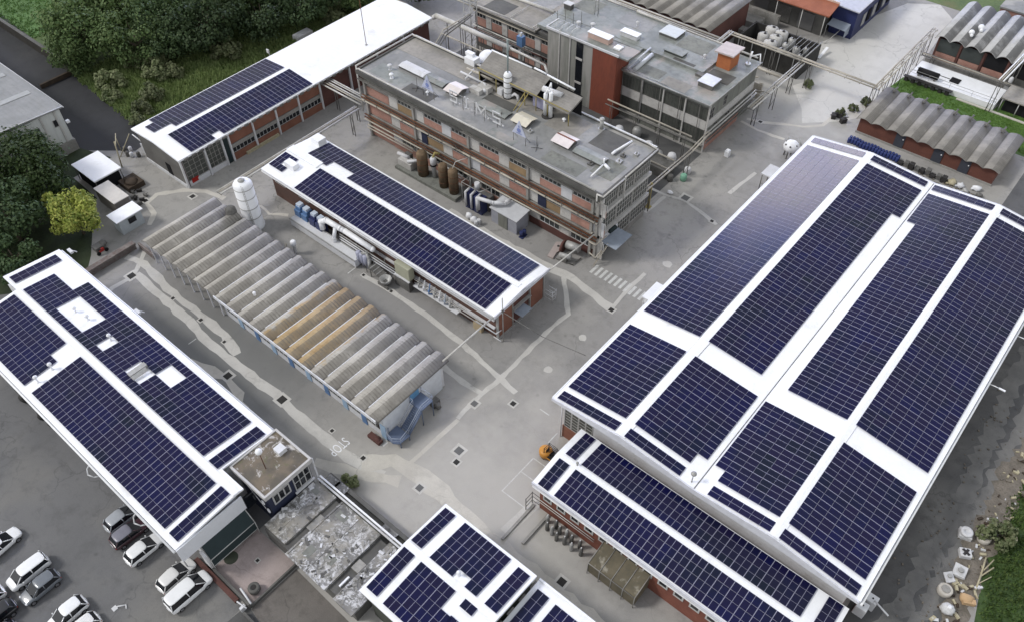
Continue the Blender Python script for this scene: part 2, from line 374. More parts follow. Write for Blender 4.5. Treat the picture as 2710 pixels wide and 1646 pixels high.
def module_geo(b, px, py, M=None, mi0=0):
    """one framed module px (across cells) by py (two half-cell blocks along y), top at z=.04, centred"""
    g = .008; fw = .03; cb = .02
    x0, x1, y0, y1 = -px/2+g, px/2-g, -py/2+g, py/2-g
    def q(xa, xb, ya, yb, z, mi):
        pts = [(xa,ya,z),(xb,ya,z),(xb,yb,z),(xa,yb,z)]
        if M is not None: pts = [M @ Vector(p) for p in pts]
        return b.face(pts, mi)
    q(x0, x1, y0, y1, .036, 1)
    f1 = q(x0+fw*.3, x1-fw*.3, y0+fw, -cb, .04, 0); f2 = q(x0+fw*.3, x1-fw*.3, cb, y1-fw, .04, 0)
    for (a, c) in (((x0,y0),(x1,y0)),((x1,y0),(x1,y1)),((x1,y1),(x0,y1)),((x0,y1),(x0,y0))):
        pts = [(a[0],a[1],0),(c[0],c[1],0),(c[0],c[1],.036),(a[0],a[1],.036)]
        if M is not None: pts = [M @ Vector(p) for p in pts]
        b.face(pts, 1)
    return f1, f2
MODS = {}
def module_mesh(px, py):
    k = (round(px,3), round(py,3))
    if k not in MODS:
        b = B(); module_geo(b, px, py)
        me = bpy.data.meshes.new('solar_panel'); b.bm.to_mesh(me); b.bm.free()
        me.materials.append(CELL); me.materials.append(PFR); MODS[k] = me
    return MODS[k]
CAM = Vector((0,0,82))
NPAN = 0
def array(label, x0, x1, y0, y1, zf, orient='Y', holes=(), group=None, nx=None, ny=None, lift=.09):
    """a block of modules lying on the roof plane zf(x, y)"""
    global NPAN
    A, Cc = (1.12, 1.49) if orient == 'Y' else (1.49, 1.12)
    nx = nx or max(1, round((x1-x0)/A)); ny = ny or max(1, round((y1-y0)/Cc))
    px, py = (x1-x0)/nx, (y1-y0)/ny
    cx, cy = (x0+x1)/2, (y0+y1)/2
    sx = (zf(cx+.3,cy)-zf(cx-.3,cy))/.6; sy = (zf(cx,cy+.3)-zf(cx,cy-.3))/.6
    root = thing('solar_array', label, 'solar array', (cx, cy, zf(cx,cy)+lift), group or 'solar arrays on the roofs')
    base = Vector(root.location)
    rot = Euler((math.atan(sy), -math.atan(sx), 0)).to_matrix().to_4x4()
    if orient == 'X': rot = rot @ Matrix.Rotation(PI/2, 4, 'Z'); me = module_mesh(py, px); dims = (py, px)
    else: me = module_mesh(px, py); dims = (px, py)
    cells = []
    for i in range(nx):
        for j in range(ny):
            x = x0+(i+.5)*px; y = y0+(j+.5)*py
            if any(h[0] < x < h[1] and h[2] < y < h[3] for h in holes): continue
            cells.append(Vector((x, y, zf(x,y)+lift)))
    cells.sort(key=lambda p: (p-CAM).length)
    for p in cells[:100]:
        o = bpy.data.objects.new('solar_panel', me); COL.objects.link(o); o.parent = root
        o.location = p-base; o.rotation_euler = rot.to_euler(); NPAN += 1
    rest = cells[100:]
    if rest:
        b = B(); tints = {}
        lay = b.bm.faces.layers.float.new('tint')
        for p in rest:
            M = Matrix.Translation(p-base) @ rot
            t = random.random()
            for f in module_geo(b, dims[0], dims[1], M): f[lay] = t
        me2 = bpy.data.meshes.new('solar_panels'); b.bm.to_mesh(me2); b.bm.free()
        me2.materials.append(CELL); me2.materials.append(PFR)
        o = bpy.data.objects.new('solar_panels', me2); COL.objects.link(o); o.parent = root; o['kind'] = 'stuff'
    return root
def lin(pts):
    def f(t):
        for (a, za), (c, zc) in zip(pts, pts[1:]):
            if t <= c or (c, zc) == pts[-1]: return za+(zc-za)*(t-a)/(c-a)
    return f
# ================================================================== SETTING
b = B(); b.face([(-700,-500,-.02),(500,-500,-.02),(500,900,-.02),(-700,900,-.02)])
struct('ground', b, GRASSM)
def sheet(name, pts, z, m):
    b = B(); b.face([(p[0],p[1],z) for p in pts]); return struct(name, b, m)
sheet('yard_pavement', [(-130,-60),(22,-60),(22,172),(-105,172),(-122,101),(-124,40),(-130,20)], .004, ASPH)
sheet('car_park', [(-130,-40),(-43.3,-40),(-43.3,7.9),(-48.9,8.6),(-49,22),(-98.5,22.5),(-130,10)], .008, ASPHD)
sheet('side_road', [(3.2,-10),(13,20),(12.6,50),(11.2,56),(11.5,64),(10.6,72),(12.5,90),(14,130),(-6,130),(-6,107),(3.2,107)], .008, ASPHR)
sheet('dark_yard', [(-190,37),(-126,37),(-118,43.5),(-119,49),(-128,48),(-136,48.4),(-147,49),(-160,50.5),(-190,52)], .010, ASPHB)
sheet('green_field', [(-300,60),(-300,40),(-196,47),(-166,49),(-160,58),(-150,75),(-170,110),(-300,140)], .006, FIELDM)
b = B()
pts = [(-48.2,142.8),(-45.4,138),(-43.4,131.2),(-45,127.8),(-40.5,122.5),(-38.5,118.8),(-33.5,123.5),(-31.2,127.5),(-30.8,153),(-32,168),(-36,172),(-41.2,168.5),(-44,160),(-44.3,152),(-46.8,147)]
b.face([(x,y,.012) for x,y in pts]); struct('concrete_yard', b, CYARD)
sheet('lawn', [(-31.8,137.6),(-31.2,142.6),(-15.5,142.6),(-14.5,150),(-8,150),(-6,132.7),(-31,132.7)], .016, LAWNM)
sheet('grass_bank', [(12.2,74),(11.2,69),(12,64),(12.1,60),(13,56),(13.8,52),(14.5,40),(60,20),(60,140),(13.5,110)], .016, VERGE)
sheet('grove_floor', [(-140,-5),(-112,4),(-99,19.5),(-99,23.5),(-101.5,25.6),(-107.5,29.5),(-112.2,33),(-119.5,33.3),(-119.5,40),(-126,38),(-140,38)], .014, mat('leaf_litter', (.035,.05,.02), (.022,.03,.014), s=.6, c=(.01,.014,.008), s2=3, k2=.5))
sheet('terrace', [(-50,8.5),(-42.75,8.5),(-42.55,14.2),(-49.9,14.2)], .02, TERR)
sheet('lower_terrace', [(-42.5,8.2),(-39,7.6),(-30,7.0),(-30,13.6),(-42.35,13.9)], .016, TERRD)
sheet('path', [(-44,-10),(-30,-10),(-30,7.0),(-39,7.6),(-43.2,8.3)], .012, PATCHD)

def jag(pts, w, z, m, name='pavement_patch', j=.12, step=1.2):
    """a repaired trench: strip along a polyline with uneven edges"""
    b = B(); L_ = []; 
    P = []
    for (a, c) in zip(pts, pts[1:]):
        a = Vector(a); c = Vector(c); n = max(1, int((c-a).length/step))
        for i in range(n): P.append(a+(c-a)*i/n)
    P.append(Vector(pts[-1]))
    rows = []
    for i, p in enumerate(P):
        d = (P[min(i+1,len(P)-1)]-P[max(i-1,0)]).normalized(); nrm = Vector((-d.y, d.x))
        wl = w/2+random.uniform(-j, j); wr = w/2+random.uniform(-j, j)
        rows.append((p+nrm*wl, p-nrm*wr))
    for (a, c), (e, f) in zip(rows, rows[1:]): b.face([(c.x,c.y,z),(f.x,f.y,z),(e.x,e.y,z),(a.x,a.y,z)])
    return struct(name, b, m)
jag([(-93.3,27.6),(-84,27.4),(-74,26.6),(-60.6,26.9),(-55.7,26.5),(-47,26.7),(-43.5,27.6)], 1.25, .012, PATCH, j=.18)
jag([(-97.4,28.8),(-94.2,29.6),(-86.1,28.7),(-80.2,28.9),(-74.5,28.6),(-71.5,28.0),(-70.6,27.8)], 1.1, .014, PATCH, j=.22)
jag([(-96.4,31.2),(-93.2,27.2),(-93.3,24.0),(-93.2,22.6)], .8, .016, PATCH)
jag([(-74.5,23.2),(-71,23.9),(-68.6,24.6),(-66.5,24.2),(-63,23.0)], 1.3, .013, PATCHT, j=.4)
jag([(-50.8,23.6),(-48.7,24.6),(-44.2,26.7),(-41.5,28.2)], 1.2, .013, PATCHT, j=.25)
jag([(-46.5,27.0),(-44.0,29.6),(-41.6,30.1),(-36.8,30.1),(-32,29.4),(-21,29.2),(-4,29.3)], 2.0, .016, PATCHT, j=.25)
jag([(-42.1,38.5),(-42.2,34),(-42.3,30.6)], .55, .018, PATCHT, j=.06)
jag([(-68.5,47.8),(-63.4,48.2),(-56,48.0),(-49.8,47.5),(-42,46.4),(-39.4,45.9)], .75, .012, PATCH, j=.12)
jag([(-49.2,43.3),(-45.6,43.0),(-42.3,43.2)], .7, .012, PATCH, j=.1)
jag([(-42.3,38.6),(-42.5,43),(-42.3,46.6),(-42.6,55.8),(-42.4,60.2),(-44.4,62.4),(-47.0,65.2)], .65, .014, PATCH, j=.12)
jag([(-68.8,65.3),(-59.9,65.1),(-50,65.4),(-46.2,65.9),(-43.2,65.5),(-38.6,64.7)], 1.3, .016, PATCH, j=.2)
jag([(-38.5,64.8),(-38.9,68.5),(-38.8,73)], .55, .018, PATCH, j=.08)
jag([(-50.2,88.7),(-46,88.9),(-43.1,89.6),(-39.9,89.0),(-36.4,88)], .55, .014, PATCH, j=.1)
jag([(-45.9,83.6),(-45.7,88.6)], .5, .015, PATCH, j=.08)
jag([(-46.2,114.1),(-43.5,114.9),(-41.0,116.4),(-37.9,118.0),(-35.6,120.4),(-35.2,126)], .6, .016, PATCHT, j=.12)
jag([(-46.6,112.8),(-43.2,112.4),(-40.5,112.6),(-38.6,112.9)], .55, .015, PATCHT, j=.1)
jag([(-38.6,95.3),(-38.3,98.6),(-37.9,102.3)], .6, .015, PATCH, j=.1)
jag([(-100.7,34.6),(-102.3,36.6),(-105.2,37.2),(-105.8,39.4),(-103.7,42.5),(-100.7,44.7),(-97,45.4)], .8, .014, PATCHT, j=.12)
jag([(-86.5,49.2),(-88.9,47.6),(-91.5,47.9)], .5, .014, PATCHT)
jag([(-28.4,31),(-28.2,33.4),(-28,36.3)], 1.3, .022, PATCH, 'footway', j=.03)
jag([(-31,9.0),(-28,14.9)], .1, .03, PATCH)
for i, (x, y, r) in enumerate([(-38.4,58.2,.55),(-38.6,51.3,.6),(-37.4,76.5,.7)]):
    b = B(); b.face([(x+r*(.8+.3*random.random())*math.cos(t*PI/6), y+r*(.8+.3*random.random())*math.sin(t*PI/6), .012) for t in range(12)]); struct('pavement_patch', b, PATCH)
DUST = asphalt('road_dust', (.2,.196,.186), (.15,.148,.142), (.1,.098,.095), s=.3)
jag([(6.4,96),(6.7,82),(7.4,70),(7.5,60),(7.2,52),(7.0,46),(7.6,36)], 1.9, .012, DUST, 'side_road_dust', j=.5, step=.8)
jag([(9.0,96),(9.2,80),(9.4,72),(9.6,64),(9.2,58),(9.4,52),(9.6,44)], 1.4, .016, DUST, 'side_road_dust', j=.5, step=.7)
jag([(11.6,96),(11.4,80),(10.8,72),(11.2,66),(11.0,60),(11.4,55),(12.2,50),(13,42)], 2.7, .022, DEBRIS, 'gravel_verge', j=.45, step=.6)
# road paint ---------------------------------------------------------
def paint(name, rects, z=.024):
    b = B()
    for r in rects:
        if len(r) == 4 and not isinstance(r[0], tuple): b.face([(r[0],r[2],z),(r[1],r[2],z),(r[1],r[3],z),(r[0],r[3],z)])
        else: b.face([(p[0],p[1],z) for p in r])
    return struct(name, b, PAINT)
paint('zebra_crossing', [(-44.9+i*.8, -44.48+i*.8, 68.3+random.uniform(-.05,.05), 70.1) for i in range(13)])
paint('parking_bay_lines', [(-31.95,-31.82,34.6,40.2),(-31.8,-29.6,40.1,40.22),(-31.8,-28.6,37.84,37.96),(-31.95,-31.82,42.9,44.6),(-31.8,-28.4,34.6,34.72)])
paint('road_dashes', [(-76.95,-76.8,24.8,26.0),(-46.5,-46.2,30.2,30.9),(-70.6,-70.45,46.6,48.2),(-35.6,-34.2,45.9,46.05)])
def word(txt, loc, rz, size, sx, sy, m, depth=0, rx=0, name='lettering'):
    cu = bpy.data.curves.new(name, 'FONT'); cu.body = txt; cu.size = size; cu.extrude = depth; cu.space_character = 1.08
    o = bpy.data.objects.new(name, cu); COL.objects.link(o)
    me = bpy.data.meshes.new_from_object(o.evaluated_get(bpy.context.evaluated_depsgraph_get()))
    bpy.data.objects.remove(o); me.materials.clear(); me.materials.append(m)
    for p in me.polygons: p.material_index = 0
    o = bpy.data.objects.new(name, me); COL.objects.link(o)
    o.location = loc; o.rotation_euler = (rx, 0, rz); o.scale = (sx, sy, 1)
    return o
bpy.context.view_layer.update()
o = word('STOP', (-50.8,28.1,.026), -PI/2, 1.0, 1.0, 1.85, WHITEP, name='stop_lettering'); o['kind'] = 'structure'

# drain covers -------------------------------------------------------
def drain(x, y, s, label, m=IRON, rim=True):
    s *= .82
    t = thing('drain_cover', label, 'drain cover', (x,y,.02), 'drain covers set in the paving')
    b = B(); b.box(x-s*.85, x+s*.85, y-s*.85, y+s*.85, .018, .03); obj('surround', b, PATCH, t)
    b = B(); b.box(x-s*.5, x+s*.5, y-s*.5, y+s*.5, .03, .045)
    for i in range(4): b.box(x-s*.42, x+s*.42, y-s*.4+i*s*.23, y-s*.32+i*s*.23, .045, .055)
    obj('grate', b, m, t)
for x, y, s, l, m in [
 (-93.4,27.0,1.2,'square black drain grate at the fork of pale patches beside the open vaulted shed end',IRON),
 (-85.3,28.2,.55,'small dark drain in the pale patch below the open posts of the vaulted shed',IRON),
 (-79.1,28.3,.6,'small dark drain in the pale patch halfway along the open posts of the vaulted shed',IRON),
 (-68.7,24.9,1.1,'wide drain grate in a tan patch beside the eave of the car park hall',IRON),
 (-60.6,26.9,1.2,'square black drain grate midway along the long pale trench beside the car park hall',IRON),
 (-73.6,28.0,.5,'round drain at the blunt end of the shorter trench patch beside the vaulted shed',IRON),
 (-46.9,27.6,.6,'small black drain beside the pale fork next to the STOP lettering',IRON),
 (-52.5,27.8,.5,'tiny dark drain near the vaulted shed wall before the STOP lettering',IRON),
 (-39.1,35.4,1.1,'grey square inspection cover in the road in front of the blue stairs',IRONG),
 (-38.3,34.1,.75,'small black drain with pale rim just below the grey inspection cover',IRON),
 (-39.2,29.0,.9,'faint grey cover at the edge of the wide tan trench near the lower solar building',IRONG),
 (-20.3,30.6,1.0,'dark square cover in the lane between the two lower solar buildings',IRON),
 (-42.2,41.5,.9,'grey square grate where the pale lines meet beside the vaulted shed end',IRONG),
 (-38.6,44.5,.75,'black drain with pale rim at the tip of the pale line in the crossroads',IRON),
 (-38.4,64.5,.8,'black drain with white rim at the corner of the pale lines below the zebra crossing',IRON),
 (-63.4,48.1,.5,'black drain under the beige box tower beside the middle solar building',IRON),
 (-68.6,47.8,.5,'black drain below the conveyor beside the middle solar building',IRON),
 (-43.1,90.2,1.3,'large square grate in the road beside the yellow post of the brick factory',IRONG),
 (-44.0,114.7,.7,'small round cover in the pale line past the sooty factory corner',IRON),
 (-101.2,42.6,.9,'black drain with pale rim at the corner of the white topped workshop',IRON),
 (-105.9,37.4,.8,'black drain by the white cabin with the dark window',IRON),
 (-37.3,88.2,.6,'small dark cover in the road beside the pale skewed line left of the big hall',IRON)]:
    drain(x, y, s, l, m)

# ================================================================== helpers for buildings
def gable(name, x0, x1, y0, y1, axis, prof, th, m, parent, over=0):
    """roof sheet of constant section; prof = [(t, z)] across the axis; th = edge thickness"""
    b = B()
    n = len(prof)
    def P(s, t, z): return (s, t, z) if axis == 'X' else (t, s, z)
    s0, s1 = (x0, x1) if axis == 'X' else (y0, y1)
    top0 = [b.bm.verts.new(P(s0,t,z)) for t,z in prof]; top1 = [b.bm.verts.new(P(s1,t,z)) for t,z in prof]
    bot0 = [b.bm.verts.new(P(s0,t,z-th)) for t,z in prof]; bot1 = [b.bm.verts.new(P(s1,t,z-th)) for t,z in prof]
    for i in range(n-1):
        b.bm.faces.new((top0[i],top1[i],top1[i+1],top0[i+1])); b.bm.faces.new((bot0[i],bot0[i+1],bot1[i+1],bot1[i]))
        b.bm.faces.new((top0[i],top0[i+1],bot0[i+1],bot0[i])); b.bm.faces.new((top1[i+1],top1[i],bot1[i],bot1[i+1]))
    b.bm.faces.new((top0[0],bot0[0],bot1[0],top1[0])); b.bm.faces.new((top0[-1],top1[-1],bot1[-1],bot0[-1]))
    bmesh.ops.recalc_face_normals(b.bm, faces=b.bm.faces[:])
    return obj(name, b, m, parent)
def wallbox(x0, x1, y0, y1, z0, z1, m, parent, name='wall'):
    b = B(); b.box(x0,x1,y0,y1,z0,z1); return obj(name, b, m, parent)
def window(parent, axis, a0, a1, c, z0, z1, face, nx=2, nz=1, fm=None, gm=None, fw=.08, name='window', dep=.06):
    """window on a wall plane: axis 'X' -> wall in plane y=c spanning x a0..a1, face=-1 looks to -y; frame > pane"""
    fm = fm or FRAME; gm = gm or GLASS
    bf = B(); bp = B()
    def bx(bb, u0,u1,w0,w1,d0,d1):
        lo, hi = sorted((c+face*d0, c+face*d1))
        if axis == 'X': bb.box(u0,u1,lo,hi,w0,w1)
        else: bb.box(lo,hi,u0,u1,w0,w1)
    bx(bf,a0,a1,z1-fw,z1,.005,dep); bx(bf,a0,a1,z0,z0+fw,.005,dep)
    for i in range(nx+1):
        u = a0+(a1-a0-fw)*i/nx; bx(bf,u,u+fw,z0+fw,z1-fw,.005,dep)
    for j in range(1,nz):
        w = z0+(z1-z0)*j/nz
        for i in range(nx):
            u = a0+(a1-a0-fw)*i/nx+fw; u2 = a0+(a1-a0-fw)*(i+1)/nx; bx(bf,u,u2,w-fw*.35,w+fw*.35,.005,dep*.9)
    f = obj(name, bf, fm, parent)
    bx(bp,a0+fw*.5,a1-fw*.5,z0+fw*.5,z1-fw*.5,.004,dep*.45)
    obj('pane', bp, gm, f)
    return f
def pipes(parent, paths, m, name='pipe', n=8):
    for pts, r in paths:
        b = B(); b.tube(pts, r, n); obj(name, b, m, parent)

# ================================================================== BIG SOLAR HALL
HZ = lin([(-33,7.25),(-23.4,8.45),(-14.2,7.75),(-5.5,8.5),(4,7.25)])
hz = lambda x, y: HZ(x)
T = thing('factory_hall', 'huge hall with white double-gabled roof carpeted in solar arrays', 'building', (-14.4,75,0))
prof = [(-32.35,HZ(-32.35)),(-23.4,HZ(-23.4)),(-14.2,HZ(-14.2)),(-5.5,HZ(-5.5)),(3.6,HZ(3.6))]
gable('roof', 0, 0, 43.95, 106.3, 'Y', prof, .22, WHITE, T)
b = B(); b.box(-31.3,2.7,44.7,105.6,0,2.2); obj('plinth', b, BRICK, T)
b = B(); b.box(-31.2,2.6,44.8,105.5,2.2,6.9); obj('wall', b, OFFW, T)
for y0, y1 in ((43.82,43.98),(106.27,106.43)):   # gable fascia front/back
    b = B()
    for (xa, xb) in zip([p[0] for p in prof], [p[0] for p in prof][1:]):
        v = b.box(xa,xb,y0,y1,0,1)
        for q in v:
            x = q.co.x; q.co.z = (HZ(x)+.03) if q.co.z > .5 else HZ(x)*.35+4.35
    obj('fascia', b, FASC, T)
for x in (-32.42, 3.54):
    b = B(); b.box(x,x+.14,44,106.27,6.85,HZ(-32.35)+.05); obj('eaves_trim', b, WHITEP, T)
b = B(); b.tube([(3.86,43.9,7.0),(3.86,106.3,7.0)], .13); obj('gutter', b, WHITEP, T)
b = B()   # ridge caps
for xr in (-23.4,-5.5):
    for d in (-1,1):
        v = b.box(xr if d > 0 else xr-.62, xr+.62 if d > 0 else xr, 44.02, 106.2, 0, .07)
        for q in v: q.co.z += HZ(q.co.x)+.012
obj('ridge_cap', b, WHITEP, T)
b = B(); b.box(-14.24,-14.16,44.0,106.2,7.76,7.80); obj('valley_seam', b, STEELD, T)
b = B()
for x, y0, y1 in ((-24.05,57,61.5),(-22.75,57,61.5),(-6.1,57,61.5),(-4.9,57,61.5)): b.box(x-.02,x+.02,y0,y1,HZ(x),HZ(x)+.03)
obj('roof_seam', b, STEEL, T)
for i in range(4):
    window(T, 'X', -31.1+i*.98, -31.1+(i+1)*.98-.04, 44.8, 2.25, 6.0, -1, 1, 7, gm=GLASSG, fw=.07)
for i in range(10):
    window(T, 'Y', 47+i*5.8, 51.4+i*5.8, -31.2, 3.2, 6.0, -1, 4, 2, gm=GLASSG)
b = B(); b.tube([(-31.35,44.5,0),(-31.35,44.5,6.6)], .07); obj('downpipe', b, OFFW, T)
# lamp arms on the right eave
for y, lbl in ((77.3,'white lamp arm on the right eave of the big hall, nearer the viewer'),(86.5,'white lamp arm on the right eave of the big hall, farther from the viewer')):
    t = thing('wall_lamp', lbl, 'lamp', (3.7,y,6.6), 'lamp arms on the big hall')
    b = B(); b.tube([(3.5,y,6.6),(4.3,y,6.75),(5.0,y+.1,6.7)], .05); obj('arm', b, WHITEP, t)
    b = B(); b.obox((5.3,y+.12,6.68), .7,.22,.1); obj('lamp_head', b, WHITEP, t)

S = 'solar arrays on the big hall'
rows = [('outer left', -31.85,-24.15), ('inner left', -23.0,-14.9), ('inner right', -13.95,-6.0), ('outer right', -5.05,3.1)]
for n, xa, xb in rows:
    nx = 7
    sl = {'outer left':'leftmost','inner left':'second from left','inner right':'third from left','outer right':'rightmost'}[n]
    hole_f = []
    if n == 'inner left': hole_f = [(-16.0,-14.8,46,47.6)]
    if n == 'inner right': hole_f = [(-14,-12.85,46,47.5)]
    array(f'solar block in front of the white cross strip, {sl} slope of big hall', xa, xb, 46.15, 58.2, hz, 'Y', hole_f, S, nx, 8)
    hole_r = []
    if n == 'inner left': hole_r = [(-16.0,-14.8,61,96.2)]
    if n == 'inner right': hole_r = [(-14,-12.8,61,96.2)]
    array(f'long solar block behind the white cross strip, {sl} slope of big hall', xa, xb, 61.0, 103.5, hz, 'Y', hole_r, S, nx, 29)
    x0, x1, k = xa, xb, 7
    if n == 'inner left': x1 = xb-1.16; k = 6
    if n == 'inner right': x0 = xa+1.14; k = 6
    if n == 'outer left': x0 = xa+.0
    array(f'single panel row on the front edge, {sl} slope of big hall', x0, x1, 44.15, 45.45, hz, 'Y', (), S, k, 1)
    array(f'single panel row on the far edge, {sl} slope of big hall', xa, xb, 104.5, 105.85, hz, 'Y', (), S, nx, 1)

def vent(x, y, z, h, label, r=.16, cap=.34, m=None, group='small vents on the white roofs', tilt=0):
    t = thing('roof_vent', label, 'roof vent', (x,y,z), group)
    b = B(); b.cone((x,y,z),(x+tilt,y,z+h), r, r*.9, 12); b.cone((x,y,z),(x,y,z+.08), r*1.8, r*1.5, 12); obj('pipe', b, m or WHITEP, t)
    b = B(); b.lathe((x+tilt,y,z+h), [(cap*.6,-.05),(cap,.02),(cap*.95,.14),(cap*.4,.27),(.03,.3)], 14); obj('cowl', b, m or WHITEP, t)
vent(-14.8,44.5,7.75,1.5,'thin grey weather cowl on a white patch at the front valley of the big hall',.06,.3,STEEL)

# ================================================================== FRONT ANNEX
AZ = lin([(34,5.22),(39.45,5.95),(45,5.5)])
az = lambda x, y: AZ(y)
T = thing('brick_annex', 'low brick annex with white roof and blue arrays along the front of the big hall', 'building', (-12.5,39.6,0))
gable('roof', -28.05, 3.25, 0, 0, 'X', [(35.25,AZ(35.25)),(39.45,AZ(39.45)),(43.7,AZ(43.7))], .3, WHITE, T)
b = B(); b.box(-28.1,3.3,35.12,35.27,AZ(35.2)-.42,AZ(35.2)+.03); obj('fascia', b, FASC, T)
b = B(); b.tube([(-27.9,35.05,4.9),(3.2,35.05,4.9)], .09); obj('gutter', b, OFFW, T)
b = B(); b.box(-27.4,2.7,35.75,43.8,0,4.95); obj('wall', b, BRICKR, T)
for i in range(17):
    x = -26.9+i*1.82
    window(T, 'X', x, x+1.15, 35.75, 2.5, 3.75, -1, 1, 1, gm=GLASSD, fw=.17, dep=.1)
b = B(); b.tube([(-27.6,35.55,2.1),(-20.0,35.55,2.1)], .05); b.tube([(-27.6,35.5,1.7),(-20,35.5,1.7)], .04); obj('pipe', b, PIPEW, T)
b = B()
for z in (.6,1.4,2.2): b.tube([(-28.4,34.6,z),(-28.4,35.7,z),(-27.4,35.7,z)], .04)
for p in ((-28.4,34.6),(-28.4,35.7)): b.tube([(p[0],p[1],0),(p[0],p[1],2.3)], .05)
obj('railing', b, STEELD, T)
S = 'solar arrays on the front annex'
array('two-column solar block at the left end of the far slope of the front annex', -27.3,-25.95,39.85,43.55, az, 'X', (), S, 1, 4)
array('long solar block on the far slope of the front annex, below the big hall fascia', -25.2,0.1,39.85,43.55, az, 'X', (), S, 17, 4)
array('two-column solar block at the right end of the far slope of the front annex', 1.25,2.75,39.85,43.55, az, 'X', (), S, 1, 4)
array('two-column solar block at the left corner of the near slope of the front annex', -27.45,-26.05,35.35,39.05, az, 'X', (), S, 1, 4)
array('long solar block on the near slope of the front annex, above the brick wall', -25.3,2.6,35.35,39.05, az, 'X', (), S, 19, 4)
vent(-25.5,39.6,5.9,.35,'small grey vent on the white ridge at the left end of the front annex',.07,.16,STEEL)
# equipment boxes at the right corner of the hall
for x, y, l in ((4.75,48.5,'white square cabinet at the hall front corner, farther from the annex'),(4.3,47.2,'white square cabinet at the hall front corner, nearer the annex')):
    t = thing('electrical_cabinet', l, 'cabinet', (x,y,0), 'white cabinets at the hall corner')
    b = B(); b.box(x-.55,x+.55,y-.5,y+.5,0,1.5); obj('body', b, OFFW, t, bevel=.05)
    b = B(); b.box(x-.5,x+.5,y-.45,y+.45,1.5,1.58); obj('lid', b, WHITEP, t)
    b = B(); b.cone((x,y,1.58),(x,y,1.64), .09); obj('vent_cap', b, IRON, t)
b = B(); b.tube([(4.9,48.2,1.9),(6.6,47.6,1.9)], .09); b.tube([(5,48.2,1.9),(4.9,48.2,0)], .05)
solo('exhaust_pipe', b, WHITEP, 'white pipe stub pointing away from the cabinets at the hall corner', 'pipe', (5,48.2,0))

# lean-to, gas cylinders, forklift ------------------------------------
T = thing('lean_to_shelter', 'brownish translucent lean-to shelter against the annex brick wall', 'shelter', (-15.9,34.5,0))
POLY = mat('weathered_polycarbonate', (.145,.125,.085), (.1,.088,.06), s=.7, c=(.08,.075,.06), s2=3, k2=.5, stain=(.3,.28,.23), ss=.6, sk=(.6,.7))
b = B(); b.face([(-18.9,33.1,2.3),(-13.2,33.1,2.3),(-13.2,35.7,3.0),(-18.9,35.7,3.0)]); b.face([(-18.9,33.05,2.3),(-13.2,33.05,2.3),(-13.2,33.05,.5),(-18.9,33.05,.5)]); obj('sheet', b, POLY, T)
b = B(); b.face([(-13.2,33.1,.4),(-13.2,35.7,.4),(-13.2,35.7,2.98),(-13.2,33.1,2.28)]); obj('side_sheet', b, POLY, T)
b = B()
for i in range(5):
    x = -18.9+i*5.7/4; b.tube([(x,33.02,0),(x,33.02,2.34),(x,35.7,3.05)], .045)
b.tube([(-18.9,33.0,2.36),(-13.2,33.0,2.36)], .03)
obj('frame', b, CONC, T)
GP = [(-25.6,34.9),(-25.1,34.2),(-24.5,35.0),(-24.4,34.1),(-23.8,34.7),(-23.6,33.9),(-23.0,34.9),(-22.7,34.1),(-22.2,34.7),(-21.7,34.0),(-21.2,34.8),(-20.6,34.2)]
for i, (x, y) in enumerate(GP):
    t = thing('gas_cylinder', 'gas cylinder standing in the huddle beside the annex brick wall', 'gas cylinder', (x,y,0), 'gas cylinders by the annex wall')
    b = B(); b.lathe((x,y,0), [(.2,0),(.22,.05),(.22,1.2),(.15,1.42),(.06,1.5)], 12); obj('body', b, STEEL if i % 3 == 0 else STEELD, t)
    b = B(); b.cone((x,y,1.5),(x,y,1.68), .07); obj('valve', b, OFFW, t)
b = B(); b.box(-28.2,-27.9,30.2,35.6,0,.22); b.box(-26.2,-25.9,31.2,35.6,0,.3)
solo('low_kerb_wall', b, CONC, 'pair of low concrete kerbs beside the gas cylinders at the annex corner', 'kerb', (-27,33,0))
T = thing('forklift', 'orange forklift with black mast and cage parked beside the annex corner', 'forklift', (-30.3,41.4,0))
b = B(); b.box(-31.35,-29.7,40.85,41.95,.3,.95); obj('body', b, BLACK, T, bevel=.1)
b = B(); b.lathe((-31.05,41.4,.25), [(.55,0),(.78,.1),(.8,.75),(.62,.9),(.3,.93)], 18); obj('counterweight', b, ORANGE, T)
b = B(); b.box(-31.2,-29.75,40.8,40.88,.55,.75); b.box(-31.2,-29.75,41.92,42.0,.55,.75); obj('side_skirt', b, ORANGE, T)
b = B(); b.box(-30.75,-30.25,41.1,41.7,.95,1.1); b.box(-30.85,-30.75,41.1,41.7,1.1,1.55); obj('seat', b, BLACK, T, bevel=.04)
b = B()
for x, y in ((-31.0,40.95),(-31.0,41.85),(-29.85,40.95),(-29.85,41.85)): b.tube([(x,y,.9),(x+.05,y,2.05)], .045)
for y in (40.95,41.12,41.3,41.5,41.68,41.85): b.tube([(-31.0,y,2.08),(-29.8,y,2.08)], .03)
obj('overhead_guard', b, BLACK, T)
b = B()
for y in (41.1,41.7): b.box(-29.55,-29.42,y-.06,y+.06,.1,2.2)
for z in (.4,1.3,2.15): b.box(-29.53,-29.44,41.1,41.7,z-.05,z+.05)
obj('mast', b, STEELD, T)
b = B()
for y in (41.15,41.65): b.box(-29.4,-28.4,y-.06,y+.06,.08,.13)
obj('fork', b, STEEL, T)
for x in (-31.0,-29.85):
    for y in (40.75,41.85):
        b = B(); b.cone((x,y,.28),(x,y+.2,.28), .28, n=14); obj('wheel', b, BLACK, T)
